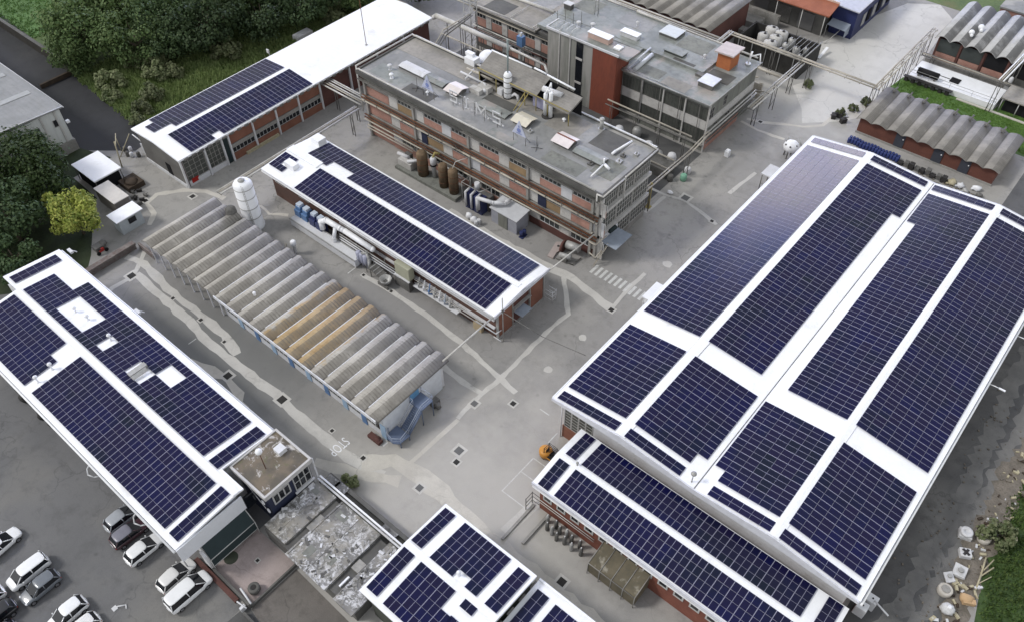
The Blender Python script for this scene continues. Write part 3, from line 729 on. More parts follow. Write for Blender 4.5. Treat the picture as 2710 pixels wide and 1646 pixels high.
# ================================================================== CAR PARK HALL (left solar building)
LZ = lin([(5,6.15),(14.05,6.95),(23,6.15)])
lz = lambda x, y: LZ(y)
T = thing('car_park_hall', 'long white-roofed hall with solar arrays bordering the car park', 'building', (-73,14,0))
b = B()
def slab(b, pts, zf, th):
    top = [b.bm.verts.new((x,y,zf(x,y))) for x,y in pts]; bot = [b.bm.verts.new((x,y,zf(x,y)-th)) for x,y in pts]
    b.bm.faces.new(top); b.bm.faces.new(bot[::-1])
    n = len(pts)
    for i in range(n): b.bm.faces.new((top[i],bot[i],bot[(i+1)%n],top[(i+1)%n]))
slab(b, [(-94.6,6.45),(-49.75,6.45),(-49.75,14.05),(-94.6,14.05)], lz, .25)
slab(b, [(-98.1,14.05),(-49.75,14.05),(-49.75,14.9),(-53.35,14.9),(-53.35,21.55),(-98.1,21.55)], lz, .25)
bmesh.ops.recalc_face_normals(b.bm, faces=b.bm.faces[:]); obj('roof', b, WHITE, T)
b = B(); b.box(-94.4,-50.2,8.6,13.95,0,6.2); b.box(-97.6,-53.5,13.95,20.9,0,5.9); obj('wall', b, OFFW, T)
b = B(); b.box(-49.74,-49.58,6.45,14.3,3.9,6.2); obj('end_fascia', b, plain('cool_white', (.70,.72,.76), .5, v=.04), T)
b = B(); b.tube([(-94.5,6.3,5.95),(-49.8,6.3,5.95)], .13); obj('gutter', b, WHITEP, T)
b = B(); b.tube([(-98,21.72,5.9),(-53.4,21.72,5.9)], .13); obj('gutter', b, WHITEP, T)
b = B(); b.box(-94.5,-49.8,13.65,14.45,6.93,6.99); obj('ridge_cap', b, WHITEP, T)
for i in range(8):
    window(T, 'X', -92+i*5.2, -89.4+i*5.2, 8.6, 2.6, 4.4, -1, 3, 1, gm=GLASSD)
for i in range(9):
    b = B(); b.tube([(-93.6+i*5.35,6.7,0),(-93.6+i*5.35,6.7,6.0)], .07); obj('eaves_post', b, OFFW, T)
b = B(); b.face([(-49.6,8.6,3.9),(-48.45,8.5,2.5),(-48.45,14.0,2.5),(-49.6,14.0,3.9)]); b.face([(-48.45,8.5,2.5),(-48.45,8.5,1.2),(-48.45,14.0,1.2),(-48.45,14.0,2.5)]); obj('awning', b, GREENC, T)
b = B()
for y in (8.45,14.05): b.tube([(-48.45,y,0),(-48.45,y,2.5),(-49.6,y,3.9)], .05)
b.tube([(-48.45,8.45,1.2),(-48.45,14.05,1.2)], .05); b.tube([(-48.45,8.45,2.52),(-48.45,14.05,2.52)], .05)
obj('awning_frame', b, FRAME, T)
b = B(); b.box(-49.6,-48.6,8.15,8.4,0,3.4); obj('corner_pier', b, OFFW, T)
b = B(); b.box(-49.6,-49.52,14.35,15.5,3.6,5.6); obj('link_window', b, GLASSD, T)
S = 'solar arrays on the car park hall'
array('narrow solar strip at the far left end of the car park hall roof', -97.3,-95.6,14.5,20.65, lz, 'X', (), S, 1, 6)
array('big solar block with stepped white gaps, yard slope of car park hall', -93.9,-56.05,14.55,20.7, lz, 'X',
      [(-94,-90.0,18.3,21),(-87.2,-82.1,15.4,18.4),(-87.0,-85.2,17,18.7),(-79.1,-77.0,15.4,17.7),(-72.5,-70.4,15.4,17.7),(-69.0,-66.8,17.6,19.8)], S, 25, 6)
array('six-row solar strip next to the mossy kiosk roof on the car park hall', -55.2,-53.6,14.55,20.7, lz, 'X', (), S, 1, 6)
array('solar block left of the white vent patch, car park slope of hall', -94,-80.1,7.1,13.45, lz, 'X', [(-80.9,-80,11.4,14)], S, 9, 6)
array('long solar block right of the white vent patch, car park slope of hall', -78.5,-52.35,7.1,13.45, lz, 'X', (), S, 18, 6)
array('narrow solar strip above the white end fascia of the car park hall', -51.7,-50.2,7.1,13.6, lz, 'X', (), S, 1, 6)
for x, y, h, l in ((-78.2,17.2,.9,'round-capped vent on the small white patch amid the car park hall panels'),(-79.6,10.4,.9,'upper of two capped vents on the white strip of the car park slope'),(-79.3,8.4,.9,'lower of two capped vents on the white strip of the car park slope'),
                (-85.6,16.9,.6,'left of the two small vents on the T-shaped white patch of the car park hall'),(-83.3,17.2,.6,'right of the two small vents on the T-shaped white patch of the car park hall')):
    vent(x, y, LZ(y), h, l, .1, .26)
b = B(); b.box(-71.9,-71.2,15.5,17.7,LZ(16.6)+.02,LZ(16.6)+.5); v = b.obox((-70.75,16.4,LZ(16.4)+.45), .5,1.9,.12, ry=.5)
solo('roof_hatch', b, STEEL, 'open grey roof hatch in the solar block of the car park hall', 'roof hatch', (-71.5,16.6,6.5))
# white bins by the gutter ends
# ================================================================== KIOSK
T = thing('kiosk_building', 'navy-walled annexe with mossy peeling roof at the end of the car park hall', 'building', (-50,18.7,0))
b = B(); b.box(-53.2,-47.5,15.75,21.75,5.95,6.35); obj('roof', b, MOSS, T)
for r in ((-53.3,-47.4,15.6,15.85),(-53.3,-47.4,21.65,21.9),(-47.62,-47.38,15.85,21.65),(-53.3,-53.1,15.85,21.65)):
    b = B(); b.box(*r,5.85,6.5); obj('parapet', b, plain('weathered_white', (.5,.49,.48), .7), T)
b = B(); b.box(-52.8,-47.8,16.0,21.5,0,5.9); obj('wall', b, BLUED, T)
window(T, 'Y', 16.5, 18.7, -47.8, 3.6, 5.3, 1, 3, 1, gm=GLASSD, fw=.15, dep=.12)
window(T, 'Y', 19.2, 21.4, -47.8, 2.9, 5.6, 1, 3, 2, gm=GLASSD, fw=.11, dep=.12)
b = B(); b.box(-47.75,-47.55,19.0,21.6,2.55,2.8); obj('sill', b, OFFW, T)
b = B(); b.tube([(-47.5,21.95,0),(-47.5,21.95,6.3)], .1); obj('downpipe', b, OFFW, T)
for y in (15.9,15.9): pass
for z in (2.6,3.7):
    b = B(); b.ball((-48.9+(.55 if z<3 else 0),15.85,z), .28,.12,.45); obj('wall_light', b, WHITEP, T)
b = B(); b.tube([(-51.6,15.7,6.5),(-48.4,15.7,3.2)], .04); obj('cable', b, OFFW, T)
t = thing('lamp_post', 'slim mast with a white globe rising from the mossy kiosk roof', 'lamp', (-50.2,18.0,6.35))
b = B(); b.tube([(-50.2,18.0,6.35),(-50.2,18.0,9.4)], .05); obj('mast', b, RUST, t)
b = B(); b.ball((-50.2,18.0,9.6), .38); obj('globe', b, WHITEP, t)
b = B(); b.box(-51.2,-50.2,19.9,20.9,6.35,6.95); solo('roof_cabinet', b, OFFW, 'small pale cabinet at the far corner of the mossy kiosk roof', 'cabinet', (-50.7,20.4,6.35))
# ================================================================== DERELICT FLAT ROOFS
T = thing('derelict_outbuilding', 'low derelict outbuilding with peeling white roof patches split by dark gaps', 'building', (-41,18,0))
for (x0,x1,y0,y1) in ((-47.45,-44.1,14.5,21.55),(-43.15,-37.2,13.9,21.6),(-35.9,-33.2,13.8,21.6)):
    b = B(); b.box(x0,x1,y0,y1,2.2,2.52); obj('roof_slab', b, PEEL, T)
b = B(); b.box(-47.2,-33.4,14.3,21.3,0,2.2); obj('wall', b, CONCD, T)
b = B(); b.box(-47.4,-33.2,23.0,23.5,0,1.6); b.box(-47.4,-34.9,22.2,23.0,.5,1.3); obj('area_wall', b, CONCD, T)
b = B()
for (x0,x1,y0,y1,z) in ((-43.2,-37.2,13.8,14.0,2.58),(-43.2,-43.0,14,21.6,2.6),(-40.4,-40.2,14,21.5,2.57),(-47.4,-44.1,18.0,18.15,2.57),(-43,-37.4,17.6,17.75,2.57),(-37.4,-37.2,14,21.5,2.6),(-45.9,-45.7,14.6,21.4,2.56)): b.box(x0,x1,y0,y1,2.5,z)
obj('roof_joint', b, PEEL, T)
for x,y,w,d in ((-41.9,20.4,1.4,.8),(-39.2,16.4,1.2,.9),(-41.5,15.6,.9,1.3),(-46.3,20.6,1.0,.6)):
    b = B(); b.box(x-w/2,x+w/2,y-d/2,y+d/2,2.525,2.54); obj('roof_patch', b, CONCG, T)
b = B(); b.box(-44.0,-43.2,17.2,19.2,.3,2.3); obj('cross_wall', b, CONC, T)
b = B(); b.box(-37,-36,17.2,18.4,.3,2.4); obj('cross_wall', b, CONC, T)
b = B(); b.box(-36.5,-36.3,15.1,16.4,2.2,2.45); obj('gap_plank', b, WHITEP, T)
for y, z, m in ((22.1,2.75,WHITEP),(21.78,2.62,OFFW)):
    b = B(); b.box(-47.3,-34.5,y-.09,y+.09,z-.1,z+.12); obj('parapet_rail', b, m, T)
b = B(); random.seed(12)
for k in range(90):
    x0,x1,y0,y1 = random.choice([(-47.3,-44.3,14.7,21.3),(-43,-37.4,14.1,21.4),(-43,-37.4,14.1,21.4),(-35.8,-33.4,14,21.4)])
    s_ = random.uniform(.08,.3); b.obox((random.uniform(x0,x1),random.uniform(y0,y1),2.55), s_*2.2,s_,.08, rz=random.uniform(0,3), mi=k % 3)
o = obj('loose_debris', b, [OFFW, CONCD, CONC], T); o['kind'] = 'stuff'
# white derelict patch to the far corner
for x, y, s in ((-46.4,22.9,.9),(-45.0,23.0,.8),(-37.2,22.6,1.0)):
    b = B(); b.box(x-s,x+s,y-.42,y+.42,1.62,1.7); obj('roof_slab', b, PEEL, T)
# terrace wall, planter ------------------------------------------------
b = B(); b.box(-51.2,-44.2,7.55,8.05,0,.35); solo('flower_bed_edge', b, BRICKD, 'faded red brick kerb between the parked cars and the pink terrace', 'kerb', (-47.7,7.8,0))
b = B(); b.box(-50,-42.6,8.15,8.4,0,.9); solo('terrace_wall', b, CONCD, 'dark low wall along the lower edge of the pink terrace', 'wall', (-46.3,8.3,0))
b = B(); b.box(-42.7,-42.5,8.4,14.2,0,.5); b.box(-42.5,-36,7.3,7.55,0,.7); solo('step_wall', b, CONCD, 'dark stepped retaining edge between the pink terrace and lower yard', 'wall', (-42.6,11,0))
b = B(); b.tube([(-44.6,8.75,1.0),(-42.5,8.45,.95)], .1); b.tube([(-43.9,7.7,.7),(-42.6,7.9,.7)], .08); b.box(-43.2,-42.9,7.4,8.0,0,.7); solo('fallen_rail', b, OFFW, 'pale broken rail lying on the corner of the terrace wall', 'rail', (-43.2,8.3,0))
T = thing('stone_planter', 'round concrete planter with dark open centre on the pink terrace', 'planter', (-43.75,9.7,.02))
b = B(); b.lathe((-43.75,9.7,.02), [(.45,0),(.6,.25),(.62,.75),(.5,.85),(.3,.85),(.25,.5)], 20); obj('bowl', b, CONCD, T)
b = B(); b.cone((-43.75,9.7,.86),(-43.75,9.7,.87), .27, n=16); obj('soil', b, IRON, T)
drain(-46.2,11.9,.4,'small dark drain hole in the middle of the pink terrace')
b = B(); b.cone((-48.6,10.3,.03),(-48.6,10.3,.04), .75, n=24); struct('terrace_stain', b, mat('moss_stain', (.06,.07,.05)))
# ================================================================== LOWER SOLAR BUILDINGS
BZ = lin([(10,5.7),(21.45,6.55),(30,5.85)])
bz = lambda x, y: BZ(y)
T = thing('solar_workshop', 'lower white-roofed workshop with stepped solar arrays beside the peeling roofs', 'building', (-27,21,0))
gable('roof', -32.95, -21.0, 0, 0, 'X', [(15.35,BZ(15.35)),(21.45,BZ(21.45)),(27.3,BZ(27.3))], .3, WHITE, T)
b = B(); b.box(-32.5,-21.3,15.9,27.0,0,5.7); obj('wall', b, plain('olive_wall', (.055,.06,.05), .8), T)
b = B(); b.box(-33.1,-32.95,15.35,27.3,5.62,5.9); obj('fascia', b, FASC, T)
b = B(); b.box(-32.9,-21,21.05,21.85,6.52,6.6); obj('ridge_cap', b, WHITEP, T)
b = B()
for i in range(7): b.box(-20.98,-20.8,16+i*1.7,16.9+i*1.7,5.3,5.5)
obj('eaves_bracket', b, STEELD, T)
S = 'solar arrays on the lower workshop'
array('two-column solar strip at the near left corner of the lower workshop', -32.65,-31.15,15.95,21.1, bz, 'X', (), S, 1, 5)
array('largest solar block of the lower workshop, left of the white walkway', -30.3,-24.2,15.85,21.05, bz, 'X', [(-25.8,-24,18.9,22)], S, 4, 5)
array('two-column solar strip at the far left corner of the lower workshop', -32.65,-31.2,22.0,26.9, bz, 'X', (), S, 1, 5)
array('notched solar block on the far slope of the lower workshop', -30.0,-23.9,21.85,26.95, bz, 'X', [(-26.9,-25.3,21,22.85)], S, 4, 5)
array('two-column solar strip at the right end of the lower workshop', -22.9,-21.4,21.85,26.8, bz, 'X', (), S, 1, 5)
array('small solar block beside the white walkway of the lower workshop', -24.55,-22.9,16,20.15, bz, 'X', [(-25,-22.9,19.1,20.3)], S, 1, 4)
array('single small panel pair below the ridge of the lower workshop', -24.55,-23.0,20.2,21.1, bz, 'X', (), S, 1, 1)
vent(-26.6,22.4,6.5,.5,'small white vent at the notch of the lower workshop array',.09,.22)
CZ = lin([(10,4.9),(30,4.9)])
cz = lambda x, y: 4.95
T = thing('solar_store', 'low white flat-roofed store with solar arrays at the bottom edge', 'building', (-15,22,0))
b = B(); b.box(-20.9,-10,12,27.75,4.6,4.95); obj('roof', b, WHITE, T)
b = B(); b.box(-20.5,-10.4,12.4,27.3,0,4.6); obj('wall', b, OFFW, T)
b = B(); b.box(-20.9,-10,27.5,27.7,4.95,5.05); obj('parapet', b, WHITEP, T)
S = 'solar arrays on the low store'
array('two-column solar strip at the left end of the low flat store', -20.4,-18.95,15.5,26.7, cz, 'X', (), S, 1, 10)
array('solar block right of the white gap on the low flat store', -18.15,-12,14.5,26.6, cz, 'X', (), S, 4, 11)

# ================================================================== VAULTED SHED
def vaults(name, x0, x1, y0, y1, n, zb, amp, m, parent, skew=.62, seg=8, cap=None, th=.1):
    """row of barrel vaults running in y, valleys between; skew shifts the crown"""
    b = B(); xs = []
    for i in range(n):
        for k in range(seg+(1 if i == n-1 else 0)):
            t = k/seg
            u = t/skew*.5 if t < skew else .5+(t-skew)/(1-skew)*.5
            xs.append((x0+(i+t)*(x1-x0)/n, zb+amp*math.sin(PI*u)**(.75 if t < skew else 1.0)))
    T0 = [b.bm.verts.new((x,y0,z)) for x,z in xs]; T1 = [b.bm.verts.new((x,y1,z)) for x,z in xs]
    D0 = [b.bm.verts.new((x,y0,z-th)) for x,z in xs]; D1 = [b.bm.verts.new((x,y1,z-th)) for x,z in xs]
    for i in range(len(xs)-1):
        f = b.bm.faces.new((T0[i],T0[i+1],T1[i+1],T1[i])); f.smooth = True
        b.bm.faces.new((T0[i+1],T0[i],D0[i],D0[i+1])); b.bm.faces.new((T1[i],T1[i+1],D1[i+1],D1[i]))
        b.bm.faces.new((D0[i],D1[i],D1[i+1],D0[i+1]))
    return obj(name, b, m, parent)
T = thing('vaulted_shed', 'long shed with twenty corrugated grey vaults, several stained ochre', 'building', (-70,36,0))
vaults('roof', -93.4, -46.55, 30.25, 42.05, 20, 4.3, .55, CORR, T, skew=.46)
b = B(); b.box(-77.2,-46.9,31.15,41.2,0,4.35); obj('wall', b, OFFW, T)
b = B(); b.box(-93.2,-77.2,40.9,41.2,0,4.35); obj('back_wall', b, CONC, T)
b = B(); b.box(-46.92,-46.72,31.2,40.7,0,4.4); obj('end_wall', b, plain('pale_blue_white', (.66,.69,.73), .6), T)
b = B(); b.box(-92.5,-77.3,34.0,34.2,0,4.2); obj('inner_partition', b, CONCD, T)
for i in range(8):
    x = -92.8+i*2.2
    b = B(); b.box(x-.08,x+.08,30.75,30.9,0,4.35); obj('post', b, OFFW, T)
b = B(); b.box(-76.8,-46.7,30.1,30.24,4.25,4.75); obj('eaves_flashing', b, OFFW, T)
for i in range(9):
    x = -76.6+i*3.35
    window(T, 'X', x, x+2.4, 31.15, 1.15, 3.2, -1, 3, 1, gm=GLASSD)
    b = B(); b.box(x+2.45,x+3.3,31.05,31.15,0,2.6); obj('door', b, BLUE if i % 2 else plain('pale_blue', (.3,.42,.55)), T)
b = B(); b.box(-46.72,-46.64,35.5,36.9,2.95,4.3); obj('upper_door', b, plain('door_blue', (.13,.3,.5), .5), T)
# bent white cowl and dark pot on the shed roof
b = B(); b.lathe((-88.2,41.6,4.4), [(.75,0),(.8,.3),(.75,1.0),(.5,1.3),(.1,1.4)], 16); solo('roof_pot', b, STEELD, 'grey round pot standing among the vaults under the white tank', 'vent', (-88.2,41.6,4.4))
b = B(); b.cone((-72.6,33.6,4.9),(-72.6,33.6,5.25), .18, .12, 10); b.ball((-72.6,33.6,5.3), .22); solo('roof_vent', b, WHITEP, 'tiny white vent alone among the ochre-stained vaults', 'roof vent', (-72.6,33.6,4.9))
# external blue stair
T = thing('steel_staircase', 'blue-grey external steel staircase at the white end of the vaulted shed', 'staircase', (-45.6,34,0))
b = B(); b.box(-46.7,-44.7,35.3,37.2,2.85,3.0); obj('upper_landing', b, BLUES, T)
b = B()
for i in range(12): b.box(-45.95,-44.7,35.2-i*.2,35.42-i*.2,2.8-i*.165,2.86-i*.165)
obj('treads', b, BLUES, T)
b = B(); b.prism([(-46.6,31.6),(-46.3,31.0),(-45.2,30.8),(-44.5,31.3),(-44.4,32.9),(-46.6,32.9)], .85,.97); obj('lower_landing', b, BLUES, T)
def rail(parent, pts, h=1.0, m=None, name='handrail', base=True):
    b = B()
    up = [(x,y,z+h) for x,y,z in pts]; mid = [(x,y,z+h*.5) for x,y,z in pts]
    b.tube(up, .04, 6); b.tube(mid, .025, 6)
    for p, q in zip(pts, up): b.tube([p, q], .03, 6)
    return obj(name, b, m or BLUES, parent)
LB = plain('rail_grey_blue', (.3,.34,.42), .5)
rail(T, [(-46.6,37.2,3.0),(-44.7,37.2,3.0),(-44.7,35.3,3.0),(-44.65,32.9,.97),(-44.4,31.4,.97),(-45.2,30.8,.97),(-46.3,31.0,.97),(-46.6,31.6,.97)], 1.0, LB)
rail(T, [(-46.6,35.3,3.0),(-46.0,35.3,3.0),(-46.0,32.9,.97)], 1.0, LB)
b = B()
for x, y, z in ((-44.75,35.35,2.85),(-44.75,37.1,2.85),(-44.5,31.4,.85),(-46.3,31.1,.85),(-44.5,32.8,.85)): b.tube([(x,y,0),(x,y,z)], .06)
b.tube([(-44.72,35.3,2.7),(-44.6,32.9,.8)], .09); b.tube([(-45.98,35.3,2.7),(-45.98,32.9,.8)], .09)
obj('support_frame', b, BLUES, T)
b = B(); b.box(-46.1,-45.4,37.8,38.9,0,.9); b.ball((-45.2,38.2,.5), .5,.4,.5,jit=.2); solo('scrap_heap', b, STEELD, 'dark scrap heaped behind the blue staircase', 'scrap', (-45.7,38.3,0))
b = B(); b.box(-48.6,-46.7,29.9,30.6,0,.5); b.ball((-47.3,30.3,.3), .5,.4,.4,jit=.3); solo('brown_debris', b, BRICKD, 'dark red debris at the foot of the vaulted shed corner', 'debris', (-47.6,30.2,0))

# ================================================================== WHITE TANK + low walls
T = thing('storage_tank', 'tall white banded cylindrical tank rising behind the vaulted shed', 'tank', (-88.4,44.6,0))
b = B(); b.lathe((-88.4,44.6,0), [(1.45,0),(1.45,.4),(1.36,.45),(1.36,7.9),(1.1,8.25),(.35,8.45)], 28); obj('shell', b, WHITEP, T)
for z in (2.2,4.0,5.8,7.4):
    b = B(); b.lathe((-88.4,44.6,z), [(1.38,0),(1.41,.03),(1.41,.1),(1.38,.13)], 28); obj('hoop', b, STEEL, T)
b = B(); b.lathe((-88.4,44.6,8.35), [(.45,0),(.5,.2),(.35,.35),(.1,.38)], 16); obj('top_hatch', b, STEEL, T)
b = B()
for x in (-87.25,-86.85): b.tube([(x,43.7,0),(x,43.7,8.6)], .03)
for i in range(18): b.tube([(-87.25,43.7,.5+i*.45),(-86.85,43.7,.5+i*.45)], .02)
obj('ladder', b, STEEL, T)
T = thing('standpipe', 'short white standpipe with rounded top beside the vaulted shed', 'pipe', (-79.2,44.6,0))
b = B(); b.lathe((-79.2,44.6,0), [(.24,0),(.24,1.7),(.42,1.75),(.42,2.3),(.25,2.5)], 16); obj('pipe', b, WHITEP, T)
b = B(); b.tube([(-80.9,44.2,0),(-80.6,44.4,1.3)], .06); b.tube([(-80.0,43.6,.1),(-81.4,44.6,.9)], .05); obj('stay', b, PIPEB, T)
b = B(); b.box(-98.2,-97.35,22.6,30.6,.9,1.25); b.box(-97.9,-97.65,22.6,30.6,0,.9); b.box(-97.4,-93.6,30.9,31.2,0,1.0)
solo('pipe_trench_wall', b, RUSTY if False else mat('trough_grey', (.2,.18,.165), (.13,.11,.1), s=.8, c=(.09,.04,.03), s2=3, k2=.6), 'brownish raised pipe trough joining the car park hall and the vaulted shed', 'pipe trough', (-97.7,27,0))
# ================================================================== MIDDLE SOLAR BUILDING
PZ = lin([(49,5.2),(55.85,5.85),(62,5.25)])
pz = lambda x, y: PZ(y)
T = thing('middle_solar_building', 'long low brick building with white roof and arrays in the centre of the yard', 'building', (-69,55.6,0))
gable('roof', -92.2, -46.35, 0, 0, 'X', [(50.15,PZ(50.15)),(55.85,PZ(55.85)),(60.95,PZ(60.95))], .28, WHITE, T)
b = B(); b.box(-46.35,-46.2,50.1,61.0,5.0,5.5); obj('end_fascia', b, FASC, T)
b = B(); b.tube([(-92,50.0,5.05),(-46.5,50.0,5.05)], .1); obj('gutter', b, OFFW, T)
b = B(); b.box(-91.5,-47.0,51.1,60.3,0,5.0); obj('wall', b, mat('umber_brick', (.13,.07,.055), (.09,.055,.045), s=.4, s2=4, k2=.4), T)
for y0, y1, m in ((51.3,53.9,BRICK),(57.6,60.2,BRICK)):
    b = B(); b.box(-47.0,-46.7,y0,y1,.2,4.6); obj('brick_panel', b, m, T)
b = B(); b.box(-47.0,-46.85,54.0,57.5,.2,4.6); obj('recess_panel', b, BRICKD, T)
b = B()
for y in (51.15,54.0,57.5,60.35): b.box(-47.0,-46.6,y-.07,y+.07,0,5.0)
b.box(-46.9,-46.55,51.1,60.4,0,.18); b.box(-46.9,-46.4,54,57.5,3.0,3.12)
obj('frame', b, STEEL, T)
b = B(); b.box(-47,-45.4,54.4,56.4,2.2,2.28); obj('door_canopy', b, TARP, T)
for z0, z1 in ((3.4,3.5),(1.9,2.0)):
    b = B(); b.box(-76,-47,50.7,51.0,z0,z1+.18); obj('wall_ledge', b, OFFW, T)
for i in range(8):
    window(T, 'X', -90.8+i*5.4, -88.4+i*5.4, 51.1, 3.0, 4.6, -1, 3, 1, gm=GLASSD)
b = B(); b.tube([(-47.3,50.9,.2),(-46.0,50.9,.2)], .07); b.tube([(-50,50.6,1.5),(-46.6,50.6,1.5),(-46.5,51.5,1.5)], .08); obj('wall_pipe', b, OFFW, T)
b = B(); b.box(-50.4,-49,50.4,50.9,0,1.3); obj('plywood_door', b, plain('pale_ply', (.42,.34,.22)), T)
b = B(); b.box(-92.2,-85.4,55.1,56.5,5.8,5.95); b.box(-84.5,-47,55.45,56.2,5.84,5.9); obj('ridge_cap', b, WHITEP, T)
S = 'solar arrays on the middle building'
array('long solar block on the near slope of the middle building', -84.8,-48.0,50.3,55.35, pz, 'X', (), S, 25, 4)
array('long solar block on the far slope of the middle building, facing the sign building', -89.0,-47.6,56.3,60.6, pz, 'X', [(-84.6,-80.8,56,57.8)], S, 28, 3)
array('small L-shaped solar block at the left corner of the middle building', -91.9,-88.9,51.4,54.7, pz, 'X', [(-90.9,-89,52.6,53.6)], S, 2, 3)
b = B(); b.box(-89.6,-87.6,52.6,53.7,5.6,6.4); solo('roof_cabinet', b, WHITEP, 'white roof box nearer the white tank on the middle building', 'cabinet', (-88.6,53.2,5.5))
b = B(); b.box(-91.0,-89.2,58.9,60.4,5.3,6.5); solo('roof_cabinet', b, WHITEP, 'tall white box at the far left corner of the middle building roof', 'cabinet', (-90,59.6,5.3))
t = thing('lightning_mast', 'thin grey mast at the orange brick corner of the middle building', 'mast', (-45.9,51.2,0))
b = B(); b.tube([(-45.9,51.2,0),(-45.9,51.2,8.1)], .07); obj('pole', b, STEEL, t)
b = B(); b.box(-46.0,-45.8,51.1,51.3,5.6,6.0); obj('bracket', b, STEELD, t)
b = B(); b.tube([(-45.9,51.2,5.6),(-39.8,51.5,5.25),(-33.6,51.8,6.3)], .045); solo('overhead_cable', b, STEELD, 'dark cable crossing the road from the orange brick corner to the hall', 'cable', (-40,51.5,5.3))
b = B(); b.tube([(-46.7,41.2,4.9),(-46.6,50.4,5.05)], .12); solo('overhead_pipe', b, PIPEW, 'pale pipe bridging from the vaulted shed to the middle building', 'pipe', (-46.7,45,5))
b = B(); b.tube([(-46.2,60.9,5.2),(-45.8,70.1,5.2)], .1); solo('overhead_pipe', b, PIPEW, 'pale pipe bridging from the middle building to the sign building corner', 'pipe', (-46,65.5,5.2))
for y, l in ((57.8,'white railing frame on the end wall of the middle building, far corner'),):
    b = B()
    for z in (.5,1.2,1.9): b.tube([(-46.4,60.4,z),(-45.2,60.4,z),(-45.2,61.2,z),(-46.4,61.2,z)], .04)
    for p in ((-45.2,60.4),(-45.2,61.2)): b.tube([(p[0],p[1],0),(p[0],p[1],2.1)], .05)
    solo('railing', b, OFFW, l, 'railing', (-45.6,60.8,0))
# equipment row along its near side
T = thing('process_skid', 'long grey trough carrying navy machines beside the middle solar building', 'machine', (-78,49,0))
b = B(); b.box(-84.2,-70.3,48.0,49.3,.25,1.5); obj('trough', b, OFFW, T)
b = B(); b.box(-84.3,-70.2,47.9,48.0,1.45,1.65); b.box(-84.3,-70.2,49.3,49.4,1.45,1.65); obj('trough_rim', b, STEEL, T)
b = B()
for i in range(6): b.box(-83.8+i*2.6,-83.5+i*2.6,48.2,49.1,0,.25)
obj('foot', b, IRON, T)
for x in (-83.6,-82.1,-80.4,-79.0):
    b = B(); b.box(x-.55,x+.55,49.3,50.3,0,3.1); b.box(x-.6,x+.6,49.0,49.3,1.2,2.6); h = obj('machine_cabinet', b, BLUE if x < -82 else NAVY, T, bevel=.04)
    b = B(); b.box(x-.4,x+.4,49.4,50.2,3.1,3.5); obj('hood', b, plain('pale_hood', (.55,.62,.72), .5), h)
T = thing('ventilation_duct', 'fat white ventilation duct along the gutter of the middle solar building', 'duct', (-73,49.9,0))
b = B(); b.tube([(-78.3,49.3,2.0),(-78.3,49.3,3.3),(-77.4,49.6,3.9),(-74.6,49.7,3.9),(-74.0,49.9,3.7),(-68.3,49.9,3.6)], .42, 12); b.ball((-68.3,49.9,3.6), .42); b.ball((-77.4,49.6,3.9), .43); obj('duct', b, WHITEP, T)
b = B(); b.tube([(-75.5,49.6,3.8),(-75.4,48.9,2.2),(-75.4,48.9,1.3)], .28, 10); obj('branch', b, WHITEP, T)
b = B()
for x in (-76,-72.5,-69): b.tube([(x,50.3,0),(x,50.3,3.4)], .06); b.tube([(x,50.3,3.2),(x,49.4,3.2)], .05)
obj('stand', b, STEELD, T)
T = thing('pipe_rail_rack', 'grey steel rack of rails between trough and wall of the middle building', 'pipe rack', (-72,49.7,0))
for z in (1.9,2.3,2.7):
    b = B(); b.tube([(-75,49.6+z*.2-.5,z),(-62.8,49.6+z*.2-.5,z)], .09); obj('rail', b, OFFW if z < 2.5 else STEEL, T)
b = B()
for i in range(5): b.tube([(-74.5+i*2.8,49.9,0),(-74.5+i*2.8,49.9,3.0)], .07)
obj('post', b, STEELD, T)
T = thing('cyclone_separator', 'lavender grey cyclone unit with curved duct beside the middle building', 'machine', (-69.4,48.9,0))
for i, x in enumerate((-70.3,-69.6,-68.9)):
    b = B(); b.lathe((x,48.9,0), [(.1,.3),(.38,1.4),(.42,2.6),(.2,2.8)], 14); obj('cone', b, plain('lavender_grey', (.36,.37,.46), .5), T)
b = B(); b.tube([(-69.6,48.9,2.7),(-68.9,49.2,3.0),(-68.2,48.9,2.3),(-67.9,48.5,1.2)], .22, 10); obj('curved_duct', b, STEEL, T)
b = B()
for x in (-70.5,-68.6):
    for y in (48.5,49.3): b.tube([(x,y,0),(x,y,1.6)], .05)
obj('stand', b, STEELD, T)
T = thing('loading_conveyor', 'sloping grey conveyor with hopper next to the beige box tower', 'conveyor', (-66,48.8,0))
b = B(); b.obox((-66.3,48.9,1.1), 3.2,1.2,.25, ry=.35); obj('belt', b, STEELD, T)
for k in range(5):
    b = B(); b.obox((-67.5+k*.6,48.9,1.62-k*.21), .12,1.3,.12, ry=.35); obj('roller', b, STEEL, T)
b = B(); b.lathe((-64.7,48.5,.2), [(.25,0),(.8,.7),(.9,1.1),(.82,1.1),(.3,.4)], 8); obj('hopper', b, STEEL, T)
b = B()
for x, z in ((-67.5,1.5),(-65.2,.7)):
    for y in (48.3,49.4): b.tube([(x,y,0),(x,y,z)], .06)
b.box(-65.8,-63.9,47.9,48.1,0,.5); obj('legs', b, STEELD, T)
T = thing('box_tower', 'beige box tower on a grey base against the middle building', 'machine', (-62.2,49.7,0))
b = B(); b.box(-63.9,-61.2,49.5,50.2,0,2.1); obj('base', b, STEELD, T)
b = B(); b.box(-63.5,-60.8,49.4,50.4,2.5,4.6); obj('box', b, plain('khaki_grey', (.36,.36,.27), .6), T, bevel=.05)
b = B()
